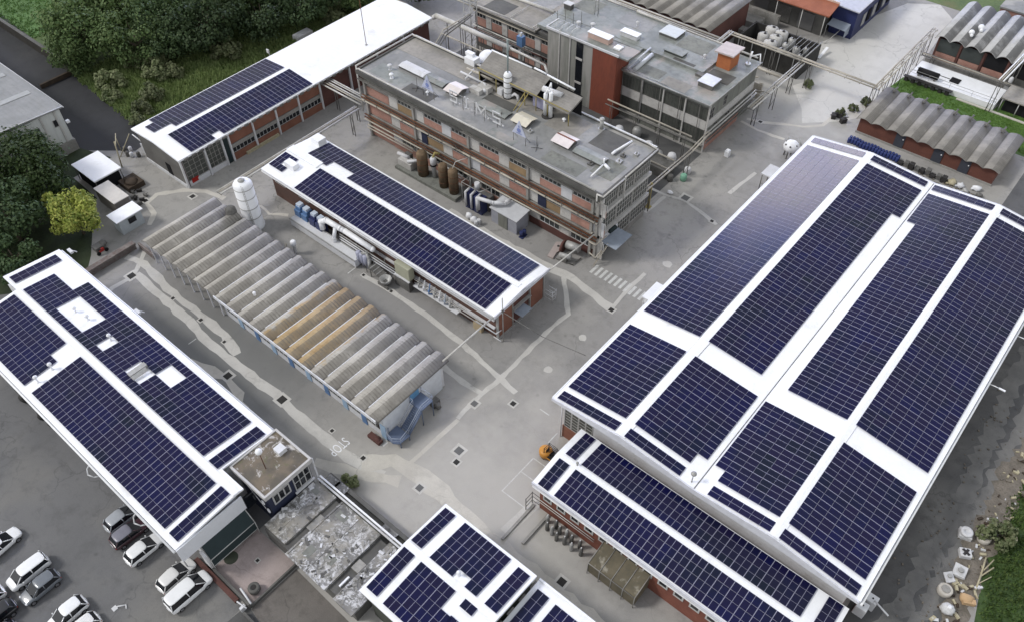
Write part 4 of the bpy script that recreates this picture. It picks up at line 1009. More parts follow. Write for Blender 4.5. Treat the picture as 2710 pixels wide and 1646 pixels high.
for x in (-63.4,-62.8,-62.2,-61.5): b.box(x,x+.12,49.5,49.65,2.1,2.5)
b.box(-63.6,-60.8,49.2,49.5,2.3,2.45); obj('support', b, OFFW, T)
T = thing('valve_manifold', 'tangle of silver pipes and valves on the wall of the middle building', 'pipework', (-57,50,0))
for i in range(7):
    x = -59.8+i*.95; b = B(); b.tube([(x,50.4,3.3),(x+.3,49.9,2.9),(x+.2,49.8,2.0),(x+.7,50.2,1.9)], .09, 8); b.ball((x+.25,49.85,2.5), .2); obj('pipe', b, (STEEL,OFFW,BLUE)[i % 3] if i != 5 else TARP, T)
for z in (2.0,2.6):
    b = B(); b.tube([(-60.6,50.1,z),(-48.5,50.2,z)], .07); obj('header_pipe', b, PIPEW, T)
b = B(); b.box(-60.5,-52.5,49.6,50.5,1.75,1.85); obj('shelf', b, OFFW, T)

# ================================================================== WHITE-ROOFED WORKSHOP (far left)
T = thing('white_roof_workshop', 'long brick workshop under a sweeping white roof, half covered by arrays', 'building', (-109,70,0))
WZ = lin([(-116,5.75),(-109.2,6.2),(-102,5.6)])
wz = lambda x, y: WZ(x)
gable('roof', 0, 0, 43.1, 97.6, 'Y', [(-115.2,WZ(-115.2)),(-109.2,WZ(-109.2)),(-102.7,WZ(-102.7))], .3, WHITE, T)
b = B(); b.box(-114.5,-103.5,43.6,97.2,0,5.4); obj('wall', b, BRICKD, T)
b = B(); b.box(-114.4,-103.4,43.45,43.6,.4,5.3); obj('end_wall', b, mat('dim_concrete', (.16,.155,.145), (.12,.115,.11), s=.5), T)
b = B(); b.box(-114.3,-103.4,43.3,43.45,0,.55); obj('plinth', b, OFFW, T)
b = B(); b.box(-108.2,-107.0,43.38,43.45,0,2.6); obj('door', b, DARK, T)
for y0, y1 in ((43.9,47.6),(48.0,50.9)):
    window(T, 'Y', y0, y1, -103.5, .9, 5.0, 1, 4, 5, gm=GLASSG, fm=CONC)
    b = B(); b.box(-103.5,-103.3,y0,y1,0,.85); obj('plinth', b, OFFW, T)
b = B(); b.box(-103.5,-103.4,51.0,52.2,0,4.9); obj('door', b, GREENC, T)
for i in range(4):
    y = 52.3+i*4.65
    b = B(); b.box(-103.5,-103.36,y,y+4.5,3.1,4.9); b.box(-103.5,-103.36,y,y+4.5,0,1.25); obj('brick_panel', b, BRICK, T)
    window(T, 'Y', y+.1, y+4.45, -103.5, 1.35, 2.3, 1, 6, 1, gm=GLASSD)
    b = B(); b.box(-103.5,-103.3,y-.1,y+4.55,2.4,2.95); obj('lintel', b, CONC, T)
for i in range(11):
    y = (43.5,47.8,50.95,52.2,56.85,61.5,66.15,70.8,77.5,84,90.5)[i]
    b = B(); b.box(-103.45,-103.1,y-.13,y+.13,0,5.4); obj('pillar', b, OFFW, T)
for i in range(38):
    b = B(); b.box(-102.72,-102.5,44+i*1.4,44.7+i*1.4,5.2,5.5); obj('eaves_bracket', b, STEELD, T)
b = B(); b.box(-103.3,-103.0,54.5,61,.0,.5); obj('bench', b, PALEB, T)
b = B(); b.box(-103.6,-103.35,44.4,45.6,.35,1.1); b.box(-103.3,-103.28,44.3,45.4,.4,.9,); obj('red_sign', b, REDL, T)
S = 'solar arrays on the white roof workshop'
array('solar block on the outer slope of the white roof workshop, toward the trees', -114.85,-109.75,44.6,69.2, wz, 'Y', [(-115,-113.3,44,45.6),(-110.8,-109,44,47)], S, 4, 16)
array('solar block on the yard slope of the white roof workshop', -108.75,-102.95,45.6,69.4, wz, 'Y', [(-104.4,-102.6,50,51.4)], S, 5, 16)
t = thing('flagpole', 'thin dark pole standing before the plain white end of the workshop roof', 'pole', (-104.9,83.3,5.8))
b = B(); b.tube([(-104.9,83.3,5.7),(-104.9,83.3,14.2)], .06); obj('pole', b, RUST, t)
b = B(); b.box(-105.1,-104.7,83.1,83.5,5.75,5.9); obj('base', b, STEEL, t)
b = B(); b.box(-124.9,-123.2,82,85.6,0,1.1); b.box(-124.7,-123.4,82.2,85.4,1.1,1.25); solo('garden_bin', b, OFFW, 'pale flat crate in the meadow behind the white workshop roof', 'crate', (-124,83.8,0))
b = B(); b.tube([(-121.5,74.0,0),(-121.4,74.2,2.6)], .05); b.box(-121.8,-121.2,73.9,74.1,2.3,3.0); solo('white_sign', b, WHITEP, 'small white sign post behind the workshop near the end of its array', 'sign', (-121.5,74,0))

# ================================================================== SIGN BUILDING (three storeys)
T = thing('sign_building', 'three-storey brick factory with grey flat roof carrying rooftop letters', 'building', (-68.5,77,0))
b = B(); b.box(-92,-45.3,70.6,83.2,11.75,12.0); obj('roof', b, BITU, T)
b = B(); b.box(-92,-60,79.0,83.0,12.003,12.03); obj('roof_covering', b, BITUB, T)
for i,(x0,x1,y0,y1,m) in enumerate(((-90.5,-83.2,71.5,74.6,BITUG),(-83.0,-77.5,71.2,73.4,CONCD),(-72.0,-66.4,77.0,79.0,CONCD),(-61.0,-55.4,77.9,82.4,BITUB),(-56.4,-50.2,71.4,73.9,CONCG),(-53.5,-48.8,78.4,82.6,CONCD),(-66.0,-61.2,70.9,72.6,BITUG),(-49.6,-46.2,73.6,77.4,CONCG))):
    b = B(); b.box(x0,x1,y0,y1,12.001,12.012+.002*i); obj('roof_patch', b, m, T)
for r in ((-92.2,-45.1,70.3,70.62),(-92.2,-45.1,83.15,83.45),(-92.2,-91.9,70.62,83.15),(-45.4,-45.1,70.62,83.15)):
    b = B(); b.box(*r,11.5,12.22); obj('parapet', b, CONCD, T)
b = B(); b.box(-91.4,-45.8,71.2,82.8,0,11.7); obj('wall', b, CONC, T)
b = B(); b.box(-92,-45.4,70.62,71.2,11.0,11.5); obj('cornice', b, CONCG, T)
# near facade: bays of pale panel + brick with window strip, three rows
LIGHT = [-86.1+i*5.62 for i in range(8)]
for (z0, z1, wz0, row) in ((7.9,10.2,9.15,2),(4.4,6.9,5.75,1),(.2,3.5,1.55,0)):
    for i in range(8):
        x0 = LIGHT[i]; x1 = x0+1.9; x2 = min(x0+5.62, -46.0)
        if x0 > -46.5: continue
        b = B(); b.box(x0,x1-.04,71.08,71.2,z0,z1); obj('pale_panel', b, PANEL if (i+row) % 4 else plain('white_panel', (.55,.56,.58), .6), T)
        if row:
            b = B(); b.box(x1,x2,71.1,71.2,z0,wz0); obj('brick_panel', b, (PINK if (i+row) % 4 != 2 else mat('tawny_panel', (.30,.21,.12), (.24,.17,.1), s=.5, k2=.4)), T)
            window(T, 'X', x1+.05, x2-.05, 71.2, wz0, z1, -1, 5, 1, gm=GLASS, dep=.1)
        else:
            b = B(); b.box(x0,x2,71.0,71.2,.1,1.3); obj('brick_panel', b, BRICKD if i > 4 else PINK, T)
            window(T, 'X', x1+.05, x2-.05, 71.2, 1.35, 3.2, -1, 4, 1, gm=GLASS, dep=.1, fm=OFFW if i > 4 else FRAME)
    b = B(); b.box(-91.2,-86.2,71.08,71.2,z0,z1-.9); obj('brick_panel', b, PINK, T)
for x in [-91.3]+[l-.12 for l in LIGHT[1::2]]+[-46.0]:
    b = B(); b.box(x-.2,x+.2,70.75,71.15,0,10.3); obj('pillar', b, CONC, T)
b = B(); b.box(-56.4,-54.9,71.02,71.12,4.0,6.6); obj('blue_door', b, BLUED, T)
b = B(); b.box(-79.4,-78.2,70.98,71.08,4.2,6.4); obj('blue_door', b, BLUED, T)
for z in (7.25,3.75):
    b = B(); b.box(-91.4,-45.8,70.9,71.1,z,z+.45); obj('floor_band', b, CONC, T)
PM = [(RUST,7.85,70.55,.1),(RUST,7.45,70.4,.14),(PIPEB,7.05,70.3,.14),(STEELD,6.75,70.6,.08),(RUST,4.25,70.5,.13),(RUST,3.75,70.4,.13),(PIPEB,3.4,70.3,.12),(STEELD,10.75,70.55,.1),(PIPEB,10.5,70.6,.06),(STEELD,10.9,70.1,.1)]
for m, z, y, r in PM:
    b = B(); b.tube([(-91.8,y,z),(-70,y,z+.05),(-45.6,y,z)], r); obj('pipe', b, m, T)
for i in range(17):
    b = B(); b.tube([(-91+i*2.82,71.1,7.1),(-91+i*2.82,70.15,7.1),(-91+i*2.82,70.15,7.9)], .04); obj('pipe_bracket', b, STEELD, T)
for x0, x1, m in ((-90.8,-80.5,PIPEB),(-76,-70,STEEL)):
    b = B(); b.tube([(x0,70.0,2.9),(x1,70.0,2.9)], .12); b.tube([(x0,69.8,2.5),(x1,69.8,2.5)], .1); obj('pipe', b, m, T)
# right end wall: window bands
for r, (z0, z1) in enumerate(((8.4,11.3),(4.7,7.5),(1.2,3.7))):
    for k in range(3):
        y = 71.3+k*3.85
        window(T, 'Y', y, y+3.6, -45.8, z0, z1, 1, 6 if r else 7, 3, gm=GLASSG, fm=PANEL, fw=.07, dep=.1)
for z in (7.7,3.9):
    b = B(); b.box(-45.85,-45.45,71,83,z,z+.5); obj('floor_band', b, PANEL, T)
b = B(); b.box(-45.9,-45.4,71.0,71.4,0,11.4); obj('corner_pier', b, PANEL, T)
b = B(); b.box(-45.75,-45.6,71.7,75.6,.6,3.8); obj('white_wall', b, WHITEP, T)
for k in range(3):
    window(T, 'Y', 72.2+k*1.15, 72.9+k*1.15, -45.6, 1.9, 2.7, 1, 1, 1, gm=GLASSD, dep=.04)
b = B(); b.box(-45.5,-43.0,71.6,75.5,2.85,2.95); obj('door_awning', b, TARP, T)
# roof edge pipe
b = B(); b.tube([(-92,70.45,9.0),(-92,70.45,12.3),(-91.5,70.45,12.5),(-46.5,70.45,12.35)], .13); obj('roof_edge_pipe', b, PIPEW, T)
b = B(); b.tube([(-92.6,70.9,4.2),(-92.6,70.9,12.4),(-92.4,83.0,12.45),(-60.5,83.1,12.35)], .14); obj('roof_edge_pipe', b, PIPEW, T)
b = B(); b.tube([(-45.9,70.2,9.9),(-45.9,70.2,12.1),(-45.0,70.3,12.1),(-45.0,75.2,12.1)], .12); b.tube([(-45,75.6,12.2),(-45,82.9,12.3),(-47,83.3,12.3)], .12); b.tube([(-45.05,75.4,12.3),(-45.05,75.4,8.5)], .12); obj('roof_edge_pipe', b, PIPEW, T)
b = B(); b.box(-92,-45.4,83.2,83.45,12.22,12.35); obj('coping', b, OFFW, T)
# two dark bale-like duct ends + yellow post on the end wall
for z, y in ((3.9,73.9),(1.6,71.9)):
    b = B(); b.cone((-45.3,y-.8,z),(-45.2,y+.6,z), .32, n=12); obj('duct_end', b, GREENC, T)
b = B(); b.tube([(-45.2,69.8,.1),(-44.6,71.9,3.0)], .09); b.tube([(-45.0,69.3,.1),(-44.3,71.4,3.0)], .06); b.tube([(-46.2,69.6,4.0),(-45.1,69.6,4.0),(-45.0,72,4.1)], .09); b.tube([(-46.2,69.9,1.7),(-45.0,69.7,1.6),(-45,71.5,2.0)], .1); obj('stair_stringer', b, PIPEB, T)
for i, (x0, x1, z, bw) in enumerate(((-87.6,-82.4,12.35,1),(-82.3,-78.3,12.3,1),(-53.8,-49.0,12.35,1),(-71.5,-66.0,12.2,0))):
    lab = ['pale low skylight housing at the left end of the sign building roof','grey-green low skylight housing left of the rooftop letters','grey low skylight housing at the right end of the sign building roof','faint low skylight housing behind the rooftop letters'][i]
    t = thing('roof_skylight', lab, 'skylight', (x0,75.8,12), 'low skylights on the sign building')
    b = B(); b.box(x0,x1,75.2,76.9,12.0,z); obj('kerb', b, CONCD, t)
    b = B(); b.face([(x0-.05,75.1,z+.02),(x1+.05,75.1,z+.02),(x1+.05,76.0,z+.2),(x0-.05,76.0,z+.2)]); b.face([(x1+.05,77.0,z+.02),(x0-.05,77.0,z+.02),(x0-.05,76.0,z+.2),(x1+.05,76.0,z+.2)]); obj('sheet', b, OFFW if i == 0 else BITUG, t)
def monitor(x0, x1, y0, y1, z, label, m1, m2=None, h=.9):
    t = thing('roof_monitor', label, 'roof vent', ((x0+x1)/2,(y0+y1)/2,z), 'ridge monitors on the grey roofs')
    b = B(); b.box(x0+.25,x1-.25,y0+.35,y1-.35,z,z+h*.6); obj('curb', b, STEELD, t)
    ym = (y0+y1)/2
    b = B(); b.face([(x0,y0,z+h*.55),(x1,y0,z+h*.55),(x1,ym,z+h),(x0,ym,z+h)]); b.face([(x1,y1,z+h*.6),(x0,y1,z+h*.6),(x0,ym,z+h),(x1,ym,z+h)]); obj('cover', b, m1, t)
    if m2:
        b = B(); b.box(x0,x1,ym+.1,ym+.35,z+h*.9,z+h*1.0); obj('stripe', b, m2, t)
monitor(-77.6,-74.9,74.6,77.4,12,'pale pink ridged roof monitor behind the first rooftop letter',plain('pinkish_white', (.68,.62,.59), .5))
monitor(-64.9,-62.0,75.1,77.8,12,'cream curved roof monitor beside the right triangular sign',plain('cream_cover', (.62,.58,.48), .5))
monitor(-57.5,-54.4,75.0,77.7,12,'white roof monitor striped red on the right half of the sign building',plain('pink_white', (.72,.66,.66), .5), BRICKR)
def roofbit(name, b, m, label, cat, loc): return solo(name, b, m, label, cat, loc)
vent(-88.2,73.9,12,.7,'pale mushroom vent nearest the left end of the sign building roof',.15,.38,OFFW,'vents on the sign building roof')
vent(-86.3,72.4,12,.6,'white mushroom vent nearer the front edge, left end of the sign building',.18,.36,WHITEP,'vents on the sign building roof')
vent(-78.9,72.6,12,.45,'small white globe vent below the left triangular sign',.07,.24,WHITEP,'vents on the sign building roof')
vent(-54.0,82.2,12,1.6,'tall grey stack with white cap on the far edge of the sign building',.3,.4,STEEL,'vents on the sign building roof')
vent(-59.2,80.3,12,.3,'low white cap right of the twin white stacks',.1,.3,WHITEP,'vents on the sign building roof')
T2 = thing('white_scrubber', 'upright white banded scrubber tower on the sign building roof', 'scrubber', (-69.3,79.8,12))
b = B(); b.lathe((-69.3,79.8,12), [(.55,0),(.62,.1),(.62,3.7),(.45,4.1),(.2,4.25)], 20); obj('tower', b, WHITEP, T2)
for z in (.9,1.8,2.7,3.5):
    b = B(); b.lathe((-69.3,79.8,12+z), [(.63,0),(.66,.03),(.66,.09),(.63,.12)], 20); obj('band', b, STEELD, T2)
b = B(); b.tube([(-69.2,79.7,16.2),(-69.2,79.7,21.5)], .09); b.tube([(-69.0,79.8,21.5),(-69.2,79.8,16.2)], .04); obj('stack_pipe', b, plain('grey_green_pipe', (.28,.34,.34), .5), T2)
b = B(); b.tube([(-68.7,79.8,12.4),(-68.1,79.9,13.0),(-67.5,79.9,12.9),(-67.4,79.9,12.1)], .2, 10); obj('elbow_duct', b, OFFW, T2)
b = B(); b.box(-71.1,-70.2,79.4,80.2,12,13.0); obj('control_box', b, OFFW, T2)
b = B(); b.lathe((-69.3,79.8,12), [(.75,0),(.75,.15),(.66,.16)], 16); obj('base_ring', b, IRON, T2)
T2 = thing('twin_stacks', 'pair of slim white joined exhaust stacks on the sign building roof', 'exhaust stack', (-61.8,79.8,12))
for x, h in ((-62.25,3.5),(-61.3,4.0)):
    b = B(); b.lathe((x,79.8,12), [(.3,0),(.3,h),(.2,h+.15)], 14); obj('stack', b, WHITEP, T2)
b = B(); b.tube([(-62.25,79.8,15.4),(-61.8,79.8,16.5),(-61.3,79.8,15.9)], .16, 10); b.tube([(-61.8,79.8,16.4),(-61.5,80,17.4),(-61.3,79.8,16.9)], .12, 8); obj('bridge_duct', b, WHITEP, T2)
b = B(); b.lathe((-61.8,79.8,12), [(.9,0),(.9,.1),(.3,.11)], 16); b.tube([(-61.2,79.9,14.8),(-60.6,80.0,14.5),(-60.6,80,14.9)], .1); obj('base', b, IRON, T2)
# penthouse: long pitched upper roof on frames along the far edge
T2 = thing('rooftop_penthouse', 'long grey pitched penthouse roof on steel legs along the far edge of the sign building', 'rooftop shed', (-66.5,81.3,12))
b = B(); b.face([(-75,79.6,14.6),(-63.8,79.6,14.6),(-63.8,82.9,16.0),(-75,82.9,16.0)]); b.face([(-75,79.6,14.6),(-75,79.6,14.3),(-63.8,79.6,14.3),(-63.8,79.6,14.6)])
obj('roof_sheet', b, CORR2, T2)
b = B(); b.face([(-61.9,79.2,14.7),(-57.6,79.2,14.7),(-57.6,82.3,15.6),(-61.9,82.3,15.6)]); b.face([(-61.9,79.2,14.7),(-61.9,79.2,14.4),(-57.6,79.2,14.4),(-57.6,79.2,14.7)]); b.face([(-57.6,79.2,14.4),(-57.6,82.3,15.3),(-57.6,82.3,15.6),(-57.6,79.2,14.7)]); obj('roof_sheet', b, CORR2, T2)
b = B(); b.face([(-75,79.8,12.1),(-75,82.9,12.1),(-75,82.9,15.9),(-75,79.8,14.6)]); b.face([(-75,82.8,12.1),(-58,82.8,12.1),(-58,82.8,15.4),(-75,82.8,15.9)]); b.face([(-74.9,81.8,12.05),(-62,81.8,12.05),(-62,81.8,15.3),(-74.9,81.8,15.3)]); obj('wall', b, DARK, T2)
b = B(); b.tube([(-75.1,82.95,16.1),(-67.4,82.95,16.15)], .12); b.tube([(-67,83.1,16.2),(-64.8,83.1,16.1)], .14); b.tube([(-64.6,83.1,16.0),(-59.4,82.8,15.9)], .14); obj('roof_edge_pipe', b, WHITEP, T2)
b = B(); b.tube([(-63.6,80.9,15.3),(-60.4,81.2,15.3)], .42, 14); obj('horizontal_drum', b, OFFW, T2)
b = B(); b.tube([(-75.1,79.7,14.75),(-57.7,79.2,14.85)], .07); obj('edge_bar', b, YELL, T2)
for x in (-74.8,-71.5,-66,-63.9,-61.8,-58):
    b = B(); b.tube([(x,79.7,12),(x,79.7,14.6)], .07); obj('leg', b, YELL, T2)
for x in (-66.4,-65.8):
    b = B(); b.tube([(x,77.6,12.1),(x+.6,79.6,14.5)], .07); obj('brace', b, YELL, T2)
b = B(); b.box(-64.9,-62.6,80.2,80.5,12.3,13.9); obj('cabinet', b, plain('lavender_panel', (.3,.3,.42), .5), T2)
b = B(); b.box(-74,-72,78.3,79.5,12,12.9); obj('plinth_box', b, PANEL, T2)
T2 = thing('air_handling_pipes', 'knot of beige pipes and elbows on the roof left of the white scrubber', 'pipework', (-74,79,12))
for i, pts in enumerate(([(-78.6,79.6,12.7),(-74.2,79.5,12.7),(-73.2,79.2,12.9),(-72.6,78.4,12.3)],[(-78.2,80.6,13.0),(-71.5,80.4,13.0)],[(-77,78.9,12.4),(-77,80.9,13.1)],[(-76.2,80.2,13.4),(-72.4,80,13.6)])):
    b = B(); b.tube(pts, .16, 8); obj('pipe', b, PIPEB if i % 2 else OFFW, T2)
b = B(); b.ball((-72.6,78.5,12.5), .42); obj('elbow', b, OFFW, T2)
b = B(); b.box(-74.8,-72.8,77.3,78.3,12,12.7); obj('box', b, PANEL, T2)
T2 = thing('dome_tank', 'white domed tank end beyond the penthouse of the sign building', 'tank', (-79,86,0))
b = B(); b.lathe((-79,86.2,0), [(1.5,0),(1.5,11.6),(1.3,12.3),(.8,12.8),(.1,13.0)], 20); obj('shell', b, WHITEP, T2)
b = B(); b.lathe((-79,86.2,11.3), [(1.52,0),(1.57,.05),(1.57,.2),(1.52,.25)], 20); obj('rim', b, STEEL, T2)
b = B(); b.box(-80.6,-78.6,82.6,84.0,12,13.1); b.box(-80.9,-79.4,83.2,83.9,13.1,13.6); solo('roof_cabinet', b, WHITEP, 'white cabinet at the far roof edge next to the domed tank', 'cabinet', (-79.6,83.3,12))
b = B(); b.tube([(-49.2,78.9,12.4),(-48.6,81.9,12.6)], .16); b.tube([(-49.4,78.3,12.1),(-49.2,78.9,12.4)], .2); solo('roof_duct', b, WHITEP, 'straight white duct lying across the right end of the sign building roof', 'duct', (-49,80,12))
b = B(); b.tube([(-48.6,72.4,12.3),(-48.4,75.0,12.9),(-48.4,75.0,13.8)], .11); b.tube([(-48.3,75.0,12.9),(-47.4,74.9,12.6)], .2); solo('roof_duct', b, WHITEP, 'forked white pipe near the front right corner of the sign building roof', 'duct', (-48.4,74,12))
for i, (x, y, s) in enumerate(((-61.3,75.2,.35),(-67,75.6,.3),(-80.3,75.9,.3),(-50.4,74.8,.35),(-47.7,77.6,.4),(-48.0,79.0,.3),(-46.8,80.4,.3))):
    b = B(); b.box(x-s,x+s,y-s,y+s,12.0,12.25); b.cone((x,y,12.25),(x+.1,y,12.7), .12, .08, 8)
    solo('roof_fan', b, STEELD if i % 2 else STEEL, ['small dark fan unit right of the cream monitor','little fan unit on the faint skylight behind the letters','small dark fan unit between the two left skylights','small fan unit left of the forked white pipe','fan unit between the forked pipe and the straight white duct','dark fan unit beside the lower end of the straight white duct','small fan unit beside the upper end of the straight white duct'][i], 'fan', (x,y,12), 'small fan units on the sign building')
# letters
T2 = thing('rooftop_sign', 'white rooftop letters reading S.I.M.S. on thin posts', 'sign', (-70,72.9,12))
def letter(ch, x, w):
    z0, z1, y, t, d = 12.75, 14.6, 72.95, .14, .1
    b = B(); zm = (z0+z1)/2
    if ch == 'S':
        b.box(x,x+w,y,y+d,z1-t,z1); b.box(x,x+t,y,y+d,zm,z1-t); b.box(x,x+w,y,y+d,zm-t/2,zm+t/2) ; b.box(x+w-t,x+w,y,y+d,z0+t,zm-t/2); b.box(x,x+w,y,y+d,z0,z0+t)
    elif ch == 'I':
        b.box(x+w/2-t*.6,x+w/2+t*.6,y,y+d,z0,z1); b.box(x+w*.15,x+w*.85,y,y+d,z1-t*.7,z1); b.box(x+w*.15,x+w*.85,y,y+d,z0,z0+t*.7)
    elif ch == 'M':
        b.box(x,x+t,y,y+d,z0,z1); b.box(x+w-t,x+w,y,y+d,z0,z1)
        for s in (0,1):
            xa = x+t*.5 if s == 0 else x+w-t*.5; xb = x+w/2
            v = b.box(0,1,y+.01,y+d-.01,0,1)
            for q in v:
                top = q.co.z > .5; mid = q.co.x > .5
                q.co.z = (z1 if not mid else z0+.75) - (0 if top else .4); q.co.x = xb if mid else xa
    return b
xx = -74.6
for ch, w in (('S',1.45),('I',1.1),('M',1.8),('S',1.45)):
    obj('letter', letter(ch, xx, w), OFFW, T2); xx += w+.35
    b = B(); b.box(xx,xx+.2,72.95,73.06,12.75,12.95); obj('dot', b, OFFW, T2); xx += .24+.72
for x in (-74.2,-72.2,-69.9,-68.0,-65.6):
    b = B(); b.tube([(x,73.15,12),(x,73.15,14.4)], .04); b.tube([(x,73.15,13.6),(x,74.2,12.05)], .03); obj('post', b, STEELD, T2)
b = B(); b.box(-74.8,-64.6,73.1,73.16,12.9,12.97); b.box(-74.8,-64.6,73.1,73.16,14.25,14.32); obj('rail', b, STEEL, T2)
TRI = plain('sign_lavender', (.52,.55,.68), .5); TRIB = plain('emblem_blue', (.2,.25,.5), .5)
for x0, l in ((-79.6,'blue-white triangular emblem sign left of the rooftop letters'),(-62.1,'blue-white triangular emblem sign right of the rooftop letters')):
    t = thing('emblem_sign', l, 'sign', (x0+1.2,72.3,12), 'triangular emblem signs')
    b = B(); b.face([(x0,72.25,13.4),(x0+2.5,72.25,13.4),(x0+1.25,72.25,15.7)]); b.face([(x0,72.33,13.4),(x0+1.25,72.33,15.7),(x0+2.5,72.33,13.4)]); obj('board', b, TRI, t)
    b = B(); b.lathe((0,0,0), [(.5,0),(.5,.02)], 20)
    for v in b.bm.verts: v.co = Vector((v.co.x*.7+x0+1.25, 72.22-v.co.z, v.co.y*.7+14.15))
    b.box(x0+.75,x0+1.75,72.2,72.22,13.62,13.72); b.box(x0+1.17,x0+1.33,72.2,72.22,14.6,14.95); obj('emblem', b, TRIB, t)
    b = B()
    for x in (x0+.15,x0+2.35): b.tube([(x,72.35,12),(x,72.35,13.5)], .04); b.tube([(x,72.35,13.4),(x,73.3,12.02)], .03)
    obj('post', b, STEELD, t)
for x, y, l in ((-58.2,72.9,'right'),(-81.2,72.8,'left')):
    b = B(); b.tube([(x,y,12),(x,y,14)], .03)
    for a in range(4): b.tube([(x,y,12.15),(x+.8*math.cos(a*PI/2+.5),y+.8*math.sin(a*PI/2+.5),12.05)], .03)
    solo('antenna', b, IRON, f'thin dark antenna on a cross foot beside the {l} triangular sign', 'antenna', (x,y,12), 'small antennas by the signs')
# ================================================================== SIGN BUILDING FORECOURT
b = B(); b.box(-82.2,-74.3,67.2,69.8,0,.5); b.box(-74.3,-69.2,67.2,69.6,0,.62)
solo('bund_wall', b, CONCG, 'mossy concrete bund carrying the brown tanks in front of the sign building', 'bund', (-76,68.5,0))
for x, y, h, r, m, l in ((-77.2,68.6,4.9,.85,RUSTY,'widest brown tank, leftmost of the three on the mossy bund'),(-72.7,68.5,4.8,.72,RUSTY,'brown tank in the middle of the three on the mossy bund'),(-70.5,68.4,5.0,.75,RUSTY,'brown tank at the right end of the mossy bund')):
    t = thing('brown_tank', l, 'tank', (x,y,.6), 'brown tanks in front of the sign building')
    b = B(); b.lathe((x,y,.6), [(r,0),(r,h-1.0),(r*.85,h-.75),(r*.4,h-.6)], 20); obj('shell', b, mat('brown_tank_paint', (.2,.135,.08), (.13,.095,.06), s=.7, c=(.07,.05,.035), s2=3, k2=.5, sc=(1,1,.25)), t)
    b = B(); b.lathe((x,y,h-.45), [(r*.82,0),(r*.86,.08),(r*.3,.3)], 16); obj('cap', b, PANEL, t)
    b = B()
    for z in (1.5,2.7,3.7): b.lathe((x,y,z), [(r+.01,0),(r+.03,.03),(r+.03,.08),(r+.01,.1)], 20)
    obj('hoops', b, RUST, t)
T = thing('white_filter_column', 'slim white column with black collar between the brown tanks', 'tank', (-75.4,69.2,.5))
b = B(); b.lathe((-75.4,69.2,.5), [(.35,0),(.35,2.4),(.5,2.6),(.5,3.5),(.3,3.8)], 16); obj('column', b, OFFW, T)
b = B(); b.lathe((-75.4,69.2,2.75), [(.51,0),(.54,.05),(.54,.2),(.51,.25)], 16); obj('collar', b, BLACK, T)
b = B(); b.tube([(-75.4,69.2,4.2),(-75.3,69.6,4.9),(-74.9,70.2,4.6)], .18, 8); obj('hose', b, YELL, T)
b = B(); b.tube([(-70.5,68.4,5.1),(-70.4,69.0,6.0),(-69.2,70.2,6.6)], .06); solo('feed_pipe', b, PIPEW, 'thin bent pipe from the right brown tank to the facade pipes', 'pipe', (-70.5,68.5,5))
T = thing('plate_press', 'pale grey boxy press with white pipes left of the brown tanks', 'machine', (-80.7,68.6,.5))
b = B(); b.box(-82,-79.2,67.8,69.2,.5,1.7); obj('body', b, PANEL, T, bevel=.05)
b = B(); b.tube([(-83,68.9,1.6),(-80.6,68.9,1.9)], .3, 10); b.tube([(-80,68.0,1.9),(-78.2,69.2,2.3)], .25, 10); obj('drum', b, OFFW, T)
b = B(); b.box(-81.8,-80.6,69.2,69.8,.5,2.1); obj('back_box', b, STEELD, T)
T = thing('navy_filter_unit', 'navy blue filter unit with white bent ducts before the sign building', 'machine', (-66,69,0))
for i in range(4):
    b = B(); b.box(-67.4+i*.85,-66.7+i*.85,67.5,68.8,0,2.9); obj('module', b, NAVY, T, bevel=.05)
b = B(); b.box(-67.5,-63.8,68.8,69.9,0,2.6); obj('back_module', b, STEELD, T)
for i in range(3):
    b = B(); b.tube([(-67.1+i*1.1,67.35,.6),(-67.1+i*1.1,67.35,3.1),(-67.1+i*1.1,68.3,3.3)], .17, 8); obj('white_duct', b, OFFW, T)
b = B(); b.tube([(-64.6,67.3,1.2),(-64.6,67.3,3.3),(-62.0,67.8,3.5),(-60.7,68.9,3.4),(-60.6,69.9,3.5)], .3, 10); obj('main_duct', b, OFFW, T)
b = B()
for (x,y) in ((-68.4,69.9),(-64.2,69.9),(-68.4,68.0)): b.tube([(x,y,0),(x,y,3.9)], .05)
b.tube([(-68.4,68.0,3.9),(-68.4,69.9,3.9),(-64.2,69.9,3.9),(-64.8,68,3.9),(-68.4,68,3.9)], .05); obj('frame', b, STEEL, T)
b = B(); b.cone((-66.6,69.4,2.6),(-66.6,69.4,3.8), .4, n=12); obj('drum', b, OFFW, T)
T = thing('grey_container_shed', 'lavender grey metal shed with sloping roof beside the sign building wall', 'shed', (-60,69,0))
b = B(); b.box(-62.3,-57.5,67.6,70.2,0,2.6); obj('wall', b, plain('lavender_steel', (.36,.37,.42), .5), T)
b = B(); b.face([(-62.5,67.4,2.68),(-57.3,67.4,2.68),(-57.3,70.4,3.0),(-62.5,70.4,3.0)]); b.face([(-62.5,67.4,2.68),(-62.5,67.4,2.56),(-57.3,67.4,2.56),(-57.3,67.4,2.68)]); b.face([(-57.3,67.4,2.56),(-57.3,70.4,2.9),(-57.3,70.4,3.0),(-57.3,67.4,2.68)]); obj('roof', b, plain('shed_roof', (.52,.53,.55), .5), T)
b = B(); b.box(-60.9,-59.2,67.5,67.6,0,2.4); obj('open_door', b, CONCG, T)
for x, y, l in ((-65.2,65.9,'left of the two white sacks by the gutter of the middle building'),(-64.1,65.7,'right of the two white sacks by the gutter of the middle building')):
    b = B(); b.ball((x,y,.55), .55,.5,.55, jit=.12); solo('white_sack', b, WHITEP, l, 'sack', (x,y,0), 'white sacks by the middle building')
